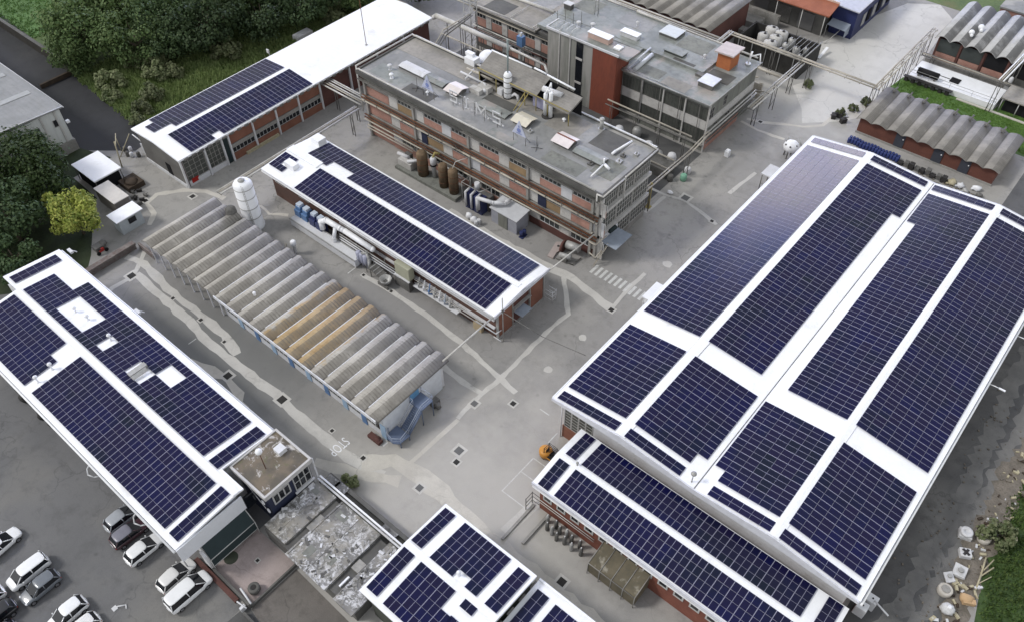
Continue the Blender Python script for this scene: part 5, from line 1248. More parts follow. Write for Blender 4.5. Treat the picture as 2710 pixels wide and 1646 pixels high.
for x, y, w, d, m, l in ((-56.6,68.0,.7,1.2,NAVY,'navy drum pallet at the corner of the grey container shed'),(-63.2,65.5,.5,.5,OFFW,'small white canister beside the white sacks')):
    b = B(); b.box(x-w/2,x+w/2,y-d/2,y+d/2,0,.15); b.cone((x-.1,y-.25,.15),(x-.1,y-.25,1.0), .28); b.cone((x,y+.3,.15),(x,y+.3,1.0), .28); solo('drum_pallet', b, m, l, 'drums', (x,y,0))
T = thing('pump_skid', 'grey horizontal pump vessel on a frame at the sign building corner', 'machine', (-48.8,68.6,0))
b = B(); b.tube([(-49.9,69.6,1.3),(-47.9,69.9,1.4)], .6, 14); b.tube([(-49.7,67.7,.8),(-48.0,68.2,.9)], .4, 12); obj('vessel', b, STEEL, T)
b = B(); b.cone((-50.4,69.2,.9),(-50.1,69.25,.9), .95, n=16); obj('flange', b, BRICKD, T)
b = B(); b.tube([(-50,67.3,.2),(-47.4,67.8,.2),(-47.3,69.6,.2)], .08); b.tube([(-49.4,68.6,.3),(-48.6,68.2,1.5),(-47.8,69.2,1.3)], .1); b.box(-49.2,-48.4,67.4,68.0,.1,.7); obj('frame', b, STEELD, T)
T = thing('concrete_plinth', 'pinkish concrete plinth with a dark hole near the pump skid', 'plinth', (-51.2,68.8,0))
b = B(); b.prism([(-52,69.9),(-51.4,70.4),(-50.4,69.6),(-50.6,68.2),(-50.3,67),(-51.2,66.9)],0,.3); obj('slab', b, plain('pinkish_concrete', (.42,.36,.34), .8), T)
b = B(); b.cone((-51.2,69.4,.3),(-51.2,69.4,.32), .2); obj('hole', b, IRON, T)
t = thing('yellow_post', 'dirty yellow pipe post at the road corner of the sign building', 'post', (-46.3,84.9,0))
b = B(); b.tube([(-46.3,84.9,0),(-46.3,84.9,4.6)], .2); b.box(-46.7,-45.9,84.5,85.3,0,.1); obj('post', b, YELL, t)
for x, y, m, l, s in ((-45.7,93.6,plain('green_bottle', (.2,.42,.3), .4),'green topped drum by the road beside the sooty factory gap',.5),(-46.1,95.4,OFFW,'white drum just behind the green topped drum',.5),(-47.2,92.2,STEELD,'dark drum at the mouth of the gap behind the sign building',.45)):
    b = B(); b.lathe((x,y,0), [(s,0),(s*1.05,.5),(s,1.0),(s*.6,1.15)], 14); solo('drum', b, m, l, 'drum', (x,y,0), 'drums by the factory gap')
b = B(); b.ball((-45.5,89.6,.25), .5,.35,.25, jit=.15); solo('white_sack', b, WHITEP, 'white sack lying on the road near the yellow post', 'sack', (-45.5,89.6,0))
b = B(); b.box(-43.95,-43.25,102.8,103.6,0,1.0); b.box(-43.85,-43.35,102.9,103.5,1.0,1.15); solo('white_tote', b, WHITEP, 'white cube tank standing alone in the road by the brick base of the sooty factory', 'tank', (-43.6,103.2,0))
for i,(x,y) in enumerate(((-49.5,96),(-51.5,95.2),(-54,96.2),(-57.6,98.2),(-60,96.6))):
    b = B(); b.lathe((x,y,0), [(.7,0),(.75,1.2),(.6,1.7),(.2,1.9)], 14); solo('dome_drum', b, STEEL if i % 2 else OFFW, 'round-topped drum in the dark gap between the sign building and the sooty factory', 'drum', (x,y,0), 'domed drums in the dark gap')
T = thing('gap_shed', 'low dark equipment shed in the gap behind the sign building', 'shed', (-56,93,0))
b = B(); b.box(-64,-48,91.8,94.5,0,1.6); obj('body', b, STEELD, T)
b = B(); b.tube([(-64,94.2,2.2),(-48,94.2,2.2)], .15); b.tube([(-62,92.2,1.9),(-47.5,92.2,1.9)], .12); obj('pipes', b, PIPEB, T)
sheet('gap_paving', [(-63,83.5),(-47,83.5),(-47,101),(-98,101),(-98,83.5)], .01, PATCHD)

# ================================================================== SOOTY FACTORY (rear)
T = thing('sooty_factory', 'sooty two-storey factory with grey-green roof, concrete tower and red brick strip', 'building', (-64,108,0))
b = B(); b.box(-64.2,-47.2,101.1,117.0,8.5,8.8); obj('roof', b, BITUG, T)
b = B(); b.box(-82.5,-52.6,107.9,117.0,8.81,9.25); obj('upper_roof', b, BITUG, T)
b = B(); b.box(-82.5,-64.0,103,107.9,8.6,9.2); obj('upper_roof', b, BITUG, T)
b = B(); b.box(-63.9,-47.5,101.6,116.7,0,8.5); obj('wall', b, CONCG, T)
for k in range(4):
    x0 = -63.6+k*4.05
    for z0, z1 in ((5.7,7.9),(1.6,3.9)):
        window(T, 'X', x0+.12, x0+3.95, 101.6, z0, z1, -1, 6, 1, gm=GLASSG, fm=CONCD, dep=.08)
    b = B(); b.box(x0+.1,x0+3.98,101.5,101.6,4.0,5.6); obj('spandrel', b, PANEL, T)
    b = B(); b.box(x0-.12,x0+.1,101.35,101.6,0,8.4); obj('pillar', b, PANEL, T)
b = B(); b.box(-63.9,-47.3,101.2,101.35,1.2,1.5); obj('ledge', b, CONC, T)
b = B(); b.box(-47.5,-47.4,101.6,116.7,4.0,5.4); obj('spandrel', b, PANEL, T)
for y0, y1, z0, z1 in ((102.2,103.6,5.4,7.4),(106.4,107.4,5.9,7.7),(104.6,105.6,2.8,3.7),(101.9,103.2,1.6,3.3),(108,109.4,2.6,3.7),(111,112,2.7,3.8)):
    window(T, 'Y', y0, y1, -47.5, z0, z1, 1, 2, 2, gm=GLASSD, fm=CONC)
b = B(); b.box(-47.4,-47.3,101.8,112.5,0,1.6); obj('brick_base', b, PINK, T)
b = B(); b.box(-47.35,-47.15,101.4,101.7,0,8.6); obj('corner_pier', b, PANEL, T)
for i,(x0,x1,y0,y1,z,m) in enumerate(((-62.5,-57.2,102.2,104.8,8.8,CONCG),(-56.6,-52.0,101.6,104.2,8.8,BITUB),(-52.2,-48.0,107.6,110.6,8.8,CONCD),(-81.5,-77,111.4,115.8,9.25,CONCG),(-72.6,-66.4,112.2,116.4,9.25,BITU),(-60.4,-55.0,112.0,116.2,9.25,CONCG),(-58.5,-54.5,108.2,108.9,9.25,CONCD),(-72,-66,104,107,9.2,CONCD),(-95,-90,103,107,8.2,CONCD),(-89,-84.6,109.5,114,8.2,BITU))):
    b = B(); b.box(x0,x1,y0,y1,z+.001,z+.012+.002*i); obj('roof_patch', b, m, T)
# concrete stair tower with brick strip
b = B(); b.box(-77.6,-63.6,99.7,103.0,0,11.5); obj('tower', b, mat('board_concrete', (.27,.27,.245), (.2,.205,.185), s=.3, c=(.12,.12,.11), s2=1.5, k2=.45, sc=(1,1,.15), stain=(.33,.32,.3), ss=.3), T)
b = B(); b.box(-68.3,-63.55,99.58,99.7,0,11.5); b.box(-63.6,-63.48,99.58,103,0,11.45); obj('brick_strip', b, mat('strip_brick', (.22,.065,.04), (.175,.055,.038), s=.4, c=(.1,.04,.03), s2=3, k2=.4, sc=(1,1,.3)), T)
b = B(); b.box(-71.6,-70.3,99.6,99.7,1.0,11.3); obj('tower_window', b, GLASSD, T)
b = B()
for z in (3.9,8.3): b.box(-71.6,-70.3,99.5,99.62,z,z+.35)
obj('tower_transom', b, PANEL, T)
for x in (-75.1,-72.9):
    b = B(); b.box(x-.09,x+.09,99.55,99.7,0,12.2); obj('tower_rib', b, PANEL, T)
b = B(); b.box(-78,-61.6,99.6,103.1,11.5,11.75); obj('tower_roof', b, BITUG, T)
b = B(); b.box(-77.8,-63.3,99.45,99.65,11.6,11.95); obj('coping', b, OFFW, T)
b = B(); b.box(-78.0,-77.8,99.6,103,11.6,11.85); obj('coping', b, OFFW, T)
for i in range(4):
    b = B(); b.tube([(-76.6+i*1.1,102.9,11.8),(-76.6+i*1.1,102.2,12.2),(-76.6+i*1.1,100.8,12.2),(-76.6+i*1.1,100.4,11.8)], .06); obj('hoop_rail', b, OFFW, T)
# left wing
b = B(); b.box(-97.2,-82.4,102.2,116,7.9,8.2); obj('wing_roof', b, BITUB, T)
b = B(); b.box(-97,-77.6,102.9,115.8,0,7.9); obj('wing_wall', b, CONCD, T)
for i in range(5):
    x0 = -96.6+i*3.8
    for z0 in (4.4,1.0):
        b = B(); b.box(x0,x0+2.3,102.78,102.9,z0,z0+1.5); obj('brick_panel', b, PINK, T)
        b = B(); b.box(x0+2.35,x0+3.6,102.8,102.9,z0,z0+2.6); obj('pale_panel', b, PANEL, T)
        window(T, 'X', x0, x0+2.3, 102.9, z0+1.55, z0+2.6, -1, 3, 1, gm=GLASS)
for z, m in ((3.6,BRICKD),(7.4,CONCD),(7.1,PIPEB)):
    b = B(); b.tube([(-97,102.5,z),(-77.8,102.5,z)], .14); obj('pipe', b, m, T)
b = B(); b.tube([(-96.8,102.3,8.4),(-88,102.4,8.5),(-82.6,102.3,8.4)], .1); b.tube([(-93,108.6,8.5),(-83,108.4,8.9)], .28); b.tube([(-88.5,102.4,8.4),(-88.3,108.4,8.6)], .07); b.tube([(-83.2,102.4,8.4),(-82.3,107,9.2)], .1); obj('roof_pipe', b, PIPEW, T)
b = B(); b.tube([(-78.9,117.0,9.5),(-71.6,116.9,9.5)], .14); b.tube([(-71.5,116.9,9.5),(-62.5,116.8,9.5)], .22); b.tube([(-62.5,117.3,9.3),(-48,117.2,9.2)], .13); b.tube([(-71.5,117.6,9.1),(-48.5,117.7,9.0)], .12); obj('roof_pipe', b, PIPEW, T)
b = B(); b.tube([(-64,100.95,8.9),(-47.1,101.0,8.9),(-47.0,109,8.95),(-47.0,116.9,8.9)], .1); b.tube([(-64,101.25,9.1),(-55,101.3,9.1)], .07); obj('roof_pipe', b, STEEL, T)
for z, x in ((3.9,-46.9),(3.4,-46.7),(2.6,-46.9),(2.1,-46.7)):
    b = B(); b.tube([(x,101.2,z),(x,116.8,z)], .12); obj('pipe', b, PIPEW if z > 3 else STEELD, T)
for i in range(5):
    b = B(); b.tube([(-63.2+i*3.6,101.3,0),(-63.2+i*3.6,101.2,8.9)], .06); obj('downpipe', b, STEELD, T)
def rbox(name, x0,x1,y0,y1,z0,z1, m, label, cat, top=None, group='objects on the sooty factory roof'):
    t = thing(name, label, cat, ((x0+x1)/2,(y0+y1)/2,z0), group)
    b = B(); b.box(x0,x1,y0,y1,z0,z1); obj('body', b, m, t)
    b = B(); b.box(x0-.12,x1+.12,y0-.12,y1+.12,z1,z1+.1); obj('lid', b, top or OFFW, t)
rbox('roof_cabinet',-70.6,-66.6,101.3,102.6,11.75,12.7,plain('pinkish_box', (.5,.36,.31)),'pinkish plant box with white lid on the concrete tower','cabinet',WHITEP)
b = B(); b.box(-65.4,-64.2,101.0,102.2,11.76,12.0); solo('roof_hatch', b, WHITEP, 'white hatch near the right edge of the concrete tower roof', 'hatch', (-64.8,101.6,11.75))
rbox('white_roof_unit',-69.3,-66.1,108.9,110.1,9.25,10.0,OFFW,'bright white long unit on the upper roof behind the concrete tower','roof unit',WHITEP)
rbox('flat_skylight',-64.4,-61.2,113.2,116.1,9.25,9.7,CONCD,'large pale flat skylight near the far edge of the sooty factory roof','skylight',plain('pale_green_sheet', (.5,.53,.52), .5))
rbox('ridge_skylight',-51.6,-49.1,104.8,107.3,8.8,9.6,STEELD,'silver corrugated skylight nearest the right corner of the sooty factory roof','skylight',plain('silver_sheet', (.55,.57,.62), .35))
rbox('glazed_monitor',-60.8,-57.4,109.2,110.7,9.25,9.6,GLASSG,'grey glazed roof monitor astride the step of the sooty factory roof','roof monitor',BITUG)
t = thing('orange_turret', 'orange brick lift turret with pale overhanging roof slab', 'lift turret', (-50.8,113,8.8), 'objects on the sooty factory roof')
b = B(); b.box(-52.3,-49.9,111.4,114.2,8.8,11.5); obj('wall', b, mat('turret_brick', (.42,.15,.06), (.36,.12,.05), s=.5, s2=4, k2=.25), t)
b = B()
v = b.box(-52.8,-49.4,111,114.6,11.5,11.75)
for q in v:
    if q.co.x < -51: q.co.z -= .15
obj('roof_slab', b, plain('pinkish_slab', (.48,.42,.40)), t)
b = B(); b.tube([(-61.6,102,9.0),(-61.9,107.4,9.1)], .35, 10); b.tube([(-62.6,101.8,9.2),(-62.9,108.4,9.5)], .14); solo('silver_roof_duct', b, plain('bright_zinc', (.6,.62,.64), .35), 'silver duct climbing the front roof right of the concrete tower', 'duct', (-62,104.5,8.8))
b = B(); b.tube([(-51.6,107.3,9.3),(-51.9,108.2,9.9)], .1); b.box(-53.4,-51.4,106.9,107.8,8.8,9.2); solo('roof_fan', b, STEELD, 'dark fan on the low box at the end of the roof step', 'fan', (-52.2,107.4,8.8), 'objects on the sooty factory roof')
for x, y, h, l in ((-54.6,111.6,.5,'small grey cowl in the middle of the upper sooty factory roof'),(-68.9,113.3,.6,'small white cowl on the upper roof behind the white unit'),(-73.4,106.5,1.6,'tall white cowl stack on the roof behind the concrete tower'),(-76.5,106.8,.7,'round white cowl behind the hooped rails of the concrete tower')):
    vent(x, y, 9.2 if x < -64 or y > 108 else 8.8, h, l, .25 if h > 1 else .14, .45 if h > .6 else .28, OFFW, 'cowls on the sooty factory roof')
t = thing('lattice_mast', 'slender lattice antenna mast on the sooty factory roof', 'mast', (-76.4,112,9.25))
b = B()
for dx, dy in ((-.35,-.35),(.35,-.35),(0,.4)): b.tube([(-76.4+dx,112+dy,9.25),(-76.4+dx*.3,112+dy*.3,16.5)], .045)
for k in range(7): z = 9.6+k; s = 1-.7*(z-9.25)/7.25; b.tube([(-76.4-.35*s,112-.35*s,z),(-76.4+.35*s,112-.35*s,z+.5),(-76.4,112+.4*s,z+1)], .03)
obj('lattice', b, STEEL, t)
for i in range(4):
    b = B(); b.tube([(-79+i*1.3,104+i*.5,9.2),(-79+i*1.3,104+i*.5,12.4+.5*(i % 2))], .045); solo('whip_antenna', b, STEELD, 'thin whip antenna on the roof behind the concrete tower', 'antenna', (-79+i*1.3,104+i*.5,9.2), 'whip antennas behind the concrete tower')
rbox('white_duct_unit',-75.6,-71.2,104.2,105.2,9.2,9.8,OFFW,'long white duct unit on the roof behind the concrete tower','duct',OFFW)
b = B(); b.tube([(-48.6,115.2,8.9),(-48.4,115.4,11.0)], .16, 8); b.cone((-48.6,115.2,8.8),(-48.6,115.2,9.0), .45); b.tube([(-48.5,115.2,10.2),(-47.3,116.2,10.6),(-46.8,115.6,9.6)], .1); solo('steam_outlet', b, WHITEP, 'white steam outlet at the far right corner of the sooty factory roof', 'pipe', (-48.5,115.2,8.8))
rbox('dark_roof_pipe_box',-82.2,-80.8,110,111,9.25,10.2,CONCD,'dark box at the left rear of the sooty factory roof','cabinet')

# ================================================================== PIPE BRIDGES AND YARD STRUCTURES
def rack(label, pts, w, z, posts, m=PIPEW, n=3, loc=None, r=.13, pm=None):
    """pipe bridge: n parallel pipes along the polyline, rungs and posts"""
    T = thing('pipe_bridge', label, 'pipe bridge', loc or (pts[0][0], pts[0][1], 0), 'pipe bridges over the yard')
    for k in range(n):
        o = (k/(max(1,n-1))-.5)*w; P = []
        for i, p in enumerate(pts):
            a = Vector(pts[max(0,i-1)]); c = Vector(pts[min(len(pts)-1,i+1)]); d = (c-a).normalized()
            P.append((p[0]-d.y*o, p[1]+d.x*o, z+(.12 if k % 2 else 0)))
        b = B(); b.tube(P, r*(1 if k % 2 == 0 else .75), 8); obj('pipe', b, m if k != 1 else PIPEB, T)
    for a, c in zip(pts, pts[1:]):
        a = Vector(a); c = Vector(c); L_ = (c-a).length; d = (c-a)/L_; nn = Vector((-d.y, d.x))*(w/2+.15)
        k = max(1, int(L_/2.5))
        for i in range(k+1):
            p = a+d*(L_*i/k); b = B(); b.tube([(p.x-nn.x,p.y-nn.y,z-.2),(p.x+nn.x,p.y+nn.y,z-.2)], .05, 6)
            obj('rung', b, pm or STEELD, T)
    for (x, y) in posts:
        b = B()
        b.tube([(x-.3,y,0),(x-.3,y,z-.1)], .07, 6); b.tube([(x+.3,y,0),(x+.3,y,z-.1)], .07, 6); b.tube([(x-.3,y,.3),(x+.3,y,z*.5),(x-.3,y,z-.3)], .035, 6); obj('trestle', b, pm or STEELD, T)
    return T
rack('pale pipe bridge running between the white-roofed workshop and the middle building', [(-93.3,43.2),(-93.6,70.5)], .9, 4.6, [(-93.4,46),(-93.5,54),(-93.5,62),(-93.6,69)], loc=(-93.4,57,0))
rack('pale pipe bridge from the white-roofed workshop to the sign building corner', [(-103,72.2),(-93.4,72.2)], 2.0, 4.8, [(-101,72.2),(-96,72.2)], n=5)
rack('pipe bridge spanning the road from the tank farm to the pale concrete yard corner', [(-59,128.3),(-44.6,128.4),(-31.5,128.3)], .9, 5.0, [(-56,128.3),(-50,128.3),(-43,128.3),(-31.6,128.3)], PIPEB, loc=(-44,128.4,0))
rack('pipe bridge along the right edge of the pale concrete yard', [(-31.3,128),(-31.2,152.5)], .8, 5.0, [(-31.3,131.5),(-31.3,135.5),(-31.2,139.5),(-31.2,143.5),(-31.2,147.5),(-31.2,151.5)], PIPEB, loc=(-31.2,140,0))
rack('short pipe bridge from the sooty factory end to the tank farm crossing', [(-44.6,110.6),(-44.5,128)], .9, 4.6, [(-44.6,113),(-44.5,119),(-44.5,125)], PIPEW, loc=(-44.6,118,0))
rack('pale pipe bridge past the open end of the gap between the two factories', [(-46.4,70.6),(-46.0,95.2),(-46.4,101)], .4, 4.4, [(-46.1,84),(-46.0,94.5)], PIPEB, n=2, loc=(-46.2,85,0))
rack('pipe bridge across the sooty factory roof edge toward the corrugated rear shed', [(-56.6,117.2),(-56.8,124.5)], .7, 7.6, [(-56.7,121)], PIPEW, loc=(-56.7,121,0))
rack('pale twin pipe line behind the sooty factory, in front of the rear shed', [(-82,122.2),(-57,122.3)], .8, 6.8, [(-78,122.2),(-70,122.3),(-62,122.3)], PIPEW, n=3, loc=(-70,122.2,0))
rack('white inclined pipe bridge at the far right beside the steep-roofed shed', [(-16.2,141),(-15.6,152.5)], .7, 6.2, [(-16.2,141.4),(-15.7,150.5)], WHITEP, n=3, loc=(-16,146,0))
rack('dark low pipe track between the white basin and the steep-roofed shed', [(-31,149.4),(-13,148.9)], .9, 1.6, [(-29,149.4),(-22,149.2),(-15,149)], STEELD, n=3, loc=(-22,149.2,0))
T = thing('fat_overhead_pipe', 'fat pale insulated pipe from the workshop roof end across the rear court', 'pipe', (-88,95.5,0))
b = B(); b.tube([(-101.5,96.8,6.5),(-99.5,95.6,8.0),(-82.4,95.6,8.0)], .42, 12); b.tube([(-82.4,95.6,8.0),(-74.6,95.2,8.0),(-73.4,94.8,6.4)], .2, 10); obj('pipe', b, PIPEW, T)
b = B()
for x in (-97,-90,-84,-77): b.tube([(x,95.6,0),(x,95.6,7.8)], .09)
obj('support', b, STEELD, T)
for k in range(4):
    b = B(); b.tube([(-82.5,94.4-k*.55,7.2-k*.25),(-74.5,94.2-k*.55,7.2-k*.25)], .13, 8); obj('side_pipe', b, PIPEB if k % 2 else STEELD, T)
T = thing('lattice_pipe_tower', 'grey-green lattice tower carrying pipes in the rear court', 'tower', (-95,99.6,0))
b = B()
for dx in (-.8,.8):
    for dy in (-.8,.8): b.tube([(-95+dx,99.6+dy,0),(-95+dx,99.6+dy,10.6)], .08)
for k in range(6):
    z = k*1.75
    b.tube([(-95.8,98.8,z),(-94.2,98.8,z+1.75)], .04); b.tube([(-94.2,98.8,z),(-94.2,100.4,z+1.75)], .04); b.tube([(-95.8,98.8,z+1.75),(-94.2,98.8,z+1.75),(-94.2,100.4,z+1.75)], .05)
obj('lattice', b, STEEL, T)
for k in range(4):
    b = B(); b.tube([(-104,101.4+k*.45,8.6+.25*k),(-95.6,101.2+k*.45,8.6+.25*k)], .12, 8); obj('pipe', b, PIPEW if k % 2 else PIPEB, T)
for k in range(3):
    b = B(); b.tube([(-94.4+k*.4,98.6,8.8),(-94.4+k*.4,92,8.6-.3*k),(-94.3+k*.4,86,4)], .1, 8); obj('riser_pipe', b, STEELD if k else PIPEB, T)
t = thing('court_roof', 'low brownish flat roof in the court behind the sign building', 'shed', (-91,89,0))
b = B(); b.box(-97.5,-84,86.2,93.4,3.4,3.7); obj('roof', b, BITUB, t)
b = B(); b.box(-97,-84.5,86.6,93,0,3.4); obj('wall', b, BRICKD, t)
t = thing('pipe_gantry', 'open steel gantry with white pipes behind the penthouse of the sign building', 'gantry', (-79,90,0))
b = B()
for x in (-84,-78): b.tube([(x,88,0),(x,88,8.4)], .12); b.tube([(x,91,0),(x,91,8.4)], .12); b.tube([(x,88,8.3),(x,91,8.3)], .1); b.tube([(x,88,4.3),(x,91,8.1)], .05)
b.tube([(-84,88,8.3),(-78,88,8.3)], .1); b.tube([(-84,91,8.3),(-78,91,8.3)], .1); b.tube([(-84,88,4.6),(-78,88,4.6)], .08); obj('frame', b, CONCG, t)
b = B(); b.lathe((-80,89.5,4.6), [(1.0,0),(1.0,2.0),(.5,2.4)], 16); obj('vessel', b, STEEL, t)
t = thing('court_column', 'blue-topped pipe column before the pink panels of the sooty factory wing', 'column', (-83.5,99.8,0))
b = B(); b.tube([(-83.5,99.8,0),(-83.5,99.8,8.6)], .25, 10); obj('shaft', b, STEEL, t)
b = B(); b.box(-84.1,-82.9,99.3,100.3,6.2,8.0); obj('blue_box', b, BLUE, t)

for i, (x0, x1, y, z, r, m) in enumerate(((-97,-80,97.8,6.0,.14,PIPEB),(-97,-80,98.4,6.6,.1,STEELD),(-96,-82,101.2,5.2,.12,PIPEW),(-97,-79,94.0,6.2,.12,PIPEB),(-92.5,-78.5,84.6,9.2,.1,PIPEW),(-92,-80,85.2,8.6,.12,STEELD),(-64,-48,98.6,4.2,.13,PIPEB),(-64,-48,98.0,3.7,.1,STEELD),(-64,-49,85.0,5.2,.12,PIPEB),(-62,-48,85.6,4.4,.14,STEELD))):
    t = thing('pipe_run', f'pipe on posts in the factory court, {["third row from the sooty wing","second row from the sooty wing","row hugging the sooty wing","row below the fat pale pipe","upper row behind the sign building roof edge","lower row behind the sign building roof edge","upper row before the brick strip tower","lower row before the brick strip tower","upper row in the dark gap","lower row in the dark gap"][i]}', 'pipe', ((x0+x1)/2,y,0), 'pipe runs in the court')
    b = B(); b.tube([(x0,y,z),(x1,y,z)], r); obj('pipe', b, m, t)
    for k in range(4):
        x = x0+1+(x1-x0-2)*k/3; b = B(); b.tube([(x,y,0),(x,y,z-r)], .06, 6); obj('post', b, STEELD, t)
# tank farm -----------------------------------------------------------
T = thing('tank_farm_bund', 'dark walled pit holding the pale round tanks behind the sooty factory', 'bund', (-51,133,0))
b = B(); b.box(-58.5,-45.4,130.0,130.3,0,3.6); b.box(-58.5,-45.4,137.7,138.0,0,3.2); b.box(-58.5,-58.2,130.3,137.7,0,3.2); b.box(-45.7,-45.4,130.3,137.7,0,3.4); obj('wall', b, mat('pit_wall', (.05,.048,.045), (.03,.029,.027), s=.5, s2=3, k2=.5), T)
b = B(); b.box(-58.2,-45.7,130.3,137.7,0,.1); obj('floor', b, DARK, T)
b = B()
for x in (-57.5,-54.8,-52.1,-49.4,-46.7): b.tube([(x,129.9,0),(x,129.9,3.9)], .09)
b.tube([(-58.4,129.9,3.7),(-45.4,129.9,3.7),(-45.4,138,3.7)], .09)
for k in range(6): b.tube([(-49.4+k*.8,130.2,3.6),(-49.4+k*.8,137.8,3.6)], .05)
obj('frame', b, STEEL, T)
TK = [(-54.7,137.0,1.15,3.7,'farthest large pale tank of the tank farm'),(-52.4,136.2,1.15,4.0,'large pale tank second in the row of the tank farm'),(-52.5,134.2,1.15,4.0,'large pale tank third in the row of the tank farm'),(-52.4,131.9,1.2,4.0,'nearest of the large pale tanks of the tank farm'),
      (-55.2,134.9,1.0,3.2,'grubby tank left of the large pale tanks'),(-50.0,131.6,.75,3.5,'small pale tank right of the nearest large one'),(-50.2,133.7,.6,3.6,'small tank between the large tanks and the pit frame'),(-50.2,136.2,.7,3.4,'small tank at the far side of the pit'),(-48.2,134.0,.65,3.4,'small tank in the middle of the pit frame'),(-48.2,131.4,.6,3.2,'small tank nearest the front corner of the pit'),(-47.0,135.6,.5,3.0,'smallest tank at the right of the pit'),(-46.8,132.8,.5,3.0,'small tank against the right wall of the pit')]
for x, y, r, h, l in TK:
    t = thing('process_tank', l, 'tank', (x,y,.1), 'tanks of the tank farm')
    b = B(); b.lathe((x,y,.1), [(r,0),(r,h-.3),(r*.6,h),(r*.2,h+.08)], 18); obj('shell', b, PANEL if r > .9 else STEEL, t)
    b = B(); b.cone((x+.25*r,y-.1,h-.1),(x+.25*r,y-.1,h+.3), .2*r+.05, n=8); b.tube([(x-.5*r,y,h),(x-.5*r,y,h+.35),(x+.5*r,y+.3*r,h+.35)], .05); obj('fitting', b, IRON, t)
b = B(); b.box(-64.4,-58.9,139.8,142.9,0,1.6); b.box(-65.5,-56.5,143.4,144.2,0,2.4); b.box(-66,-58.5,137.0,138.6,0,1.1); solo('tank_farm_blocks', b, CONC, 'row of low grey concrete blocks left of the tank farm', 'blocks', (-61,140,0))
b = B()
for i,(x,y,m) in enumerate(((-48.6,121.5,0),(-49.6,119.6,0),(-48.2,117.9,0),(-47.2,119.6,0),(-50.2,122.8,0))): b.box(x-.8,x+.8,y-.25,y+.25,.0,2.2-.2*i); b.tube([(x-.9,y+.4,1.6),(x+.9,y-.2,2.5)], .14)
b.tube([(-52.5,124.4,3.0),(-46,124.2,3.0)], .2); b.tube([(-52.5,125.2,2.7),(-46,125.0,2.7)], .14)
solo('pipework_cluster', b, PIPEB, 'pale jumble of frames and pipes at the far end of the sooty factory', 'pipework', (-49,121,0))
b = B(); b.obox((-45.4,140.1,.6), .5,3.2,.12, rx=.25); solo('white_ramp', b, WHITEP, 'bright white tilted board at the edge of the pale yard beside the tank farm', 'board', (-45.4,140.1,0))
# rear sheds ----------------------------------------------------------
T = thing('rear_vaulted_shed', 'grey wavy-roofed shed with maroon wall behind the sooty factory', 'shed', (-75,129,0))
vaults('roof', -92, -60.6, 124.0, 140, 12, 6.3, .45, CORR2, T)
b = B(); b.box(-91.5,-61.2,124.6,139.5,0,6.1); obj('wall', b, BRICKD, T)
T = thing('tall_soot_hall', 'sooty concrete hall with bays behind the tank farm', 'building', (-63,148,0))
b = B(); b.box(-84,-49,146.2,158,0,5.2); obj('wall', b, CONCD, T)
for i in range(7):
    b = B(); b.box(-82+i*4.7,-79+i*4.7,146.0,146.2,.4,3.6); obj('bay_opening', b, STEELD if i % 2 else IRONG, T)
b = B(); b.box(-84,-48.6,145.5,158.3,5.2,5.5); obj('roof', b, BITU, T)
T = thing('orange_canopy', 'long terracotta canopy on pale posts in front of the sooty hall', 'canopy', (-53,145.5,0))
b = B(); b.face([(-66,143.2,5.7),(-47.2,143.2,5.7),(-47.4,147.4,6.3),(-66,147.4,6.3)]); b.face([(-66,143.2,5.7),(-66,143.2,5.5),(-47.2,143.2,5.5),(-47.2,143.2,5.7)]); b.face([(-47.2,143.2,5.5),(-47.4,147.4,6.1),(-47.4,147.4,6.3),(-47.2,143.2,5.7)]); obj('roof_sheet', b, mat('terracotta_sheet', (.32,.115,.065), (.26,.09,.05), s=.5, s2=4, k2=.3), T)
b = B(); b.box(-66,-47.4,147.4,147.6,6.2,6.6); obj('rear_trim', b, plain('pale_salmon', (.6,.45,.38)), T)
for x in (-52.4,-48.0,-57.5,-63):
    b = B(); b.tube([(x,143.6,0),(x,143.5,5.6)], .08); obj('post', b, PIPEW, T)
T = thing('blue_shed', 'navy-walled shed with pale grey sheet roof beside the pale yard', 'shed', (-47,152,0))
b = B(); b.box(-48.5,-44.0,148.6,166,0,5.7); obj('wall', b, plain('royal_navy', (.02,.028,.1), .5), T)
b = B(); b.face([(-49,148,5.9),(-43.6,148,5.7),(-43.6,166.5,5.7),(-49,166.5,5.9)]); b.face([(-43.6,148,5.5),(-43.6,166.5,5.5),(-43.6,166.5,5.7),(-43.6,148,5.7)]); b.face([(-49,148,5.7),(-43.6,148,5.5),(-43.6,148,5.7),(-49,148,5.9)]); obj('roof', b, plain('lavender_roof', (.42,.43,.48), .5), T)
for i in range(6):
    b = B(); b.box(-43.95,-43.85,152+i*2.3,153.4+i*2.3,1.2,3.6); obj('dark_opening', b, DARK if i % 2 else STEEL, T)
T = thing('vehicle_canopy', 'small grey tarpaulin canopy at the foot of the navy shed', 'canopy', (-46.2,147,0))
b = B(); b.face([(-48.2,146.2,2.6),(-44.6,146.2,2.4),(-44.6,148.4,2.9),(-48.2,148.4,3.0)]); b.face([(-44.6,146.2,2.4),(-44.6,146.2,1.0),(-44.6,148.4,1.0),(-44.6,148.4,2.9)]); obj('sheet', b, TARP, T)
b = B(); b.tube([(-48.2,146.2,0),(-48.2,146.2,2.6)], .06); b.tube([(-47.0,144.0,0),(-45.4,147.5,2.6)], .07); obj('post', b, STEEL, T)
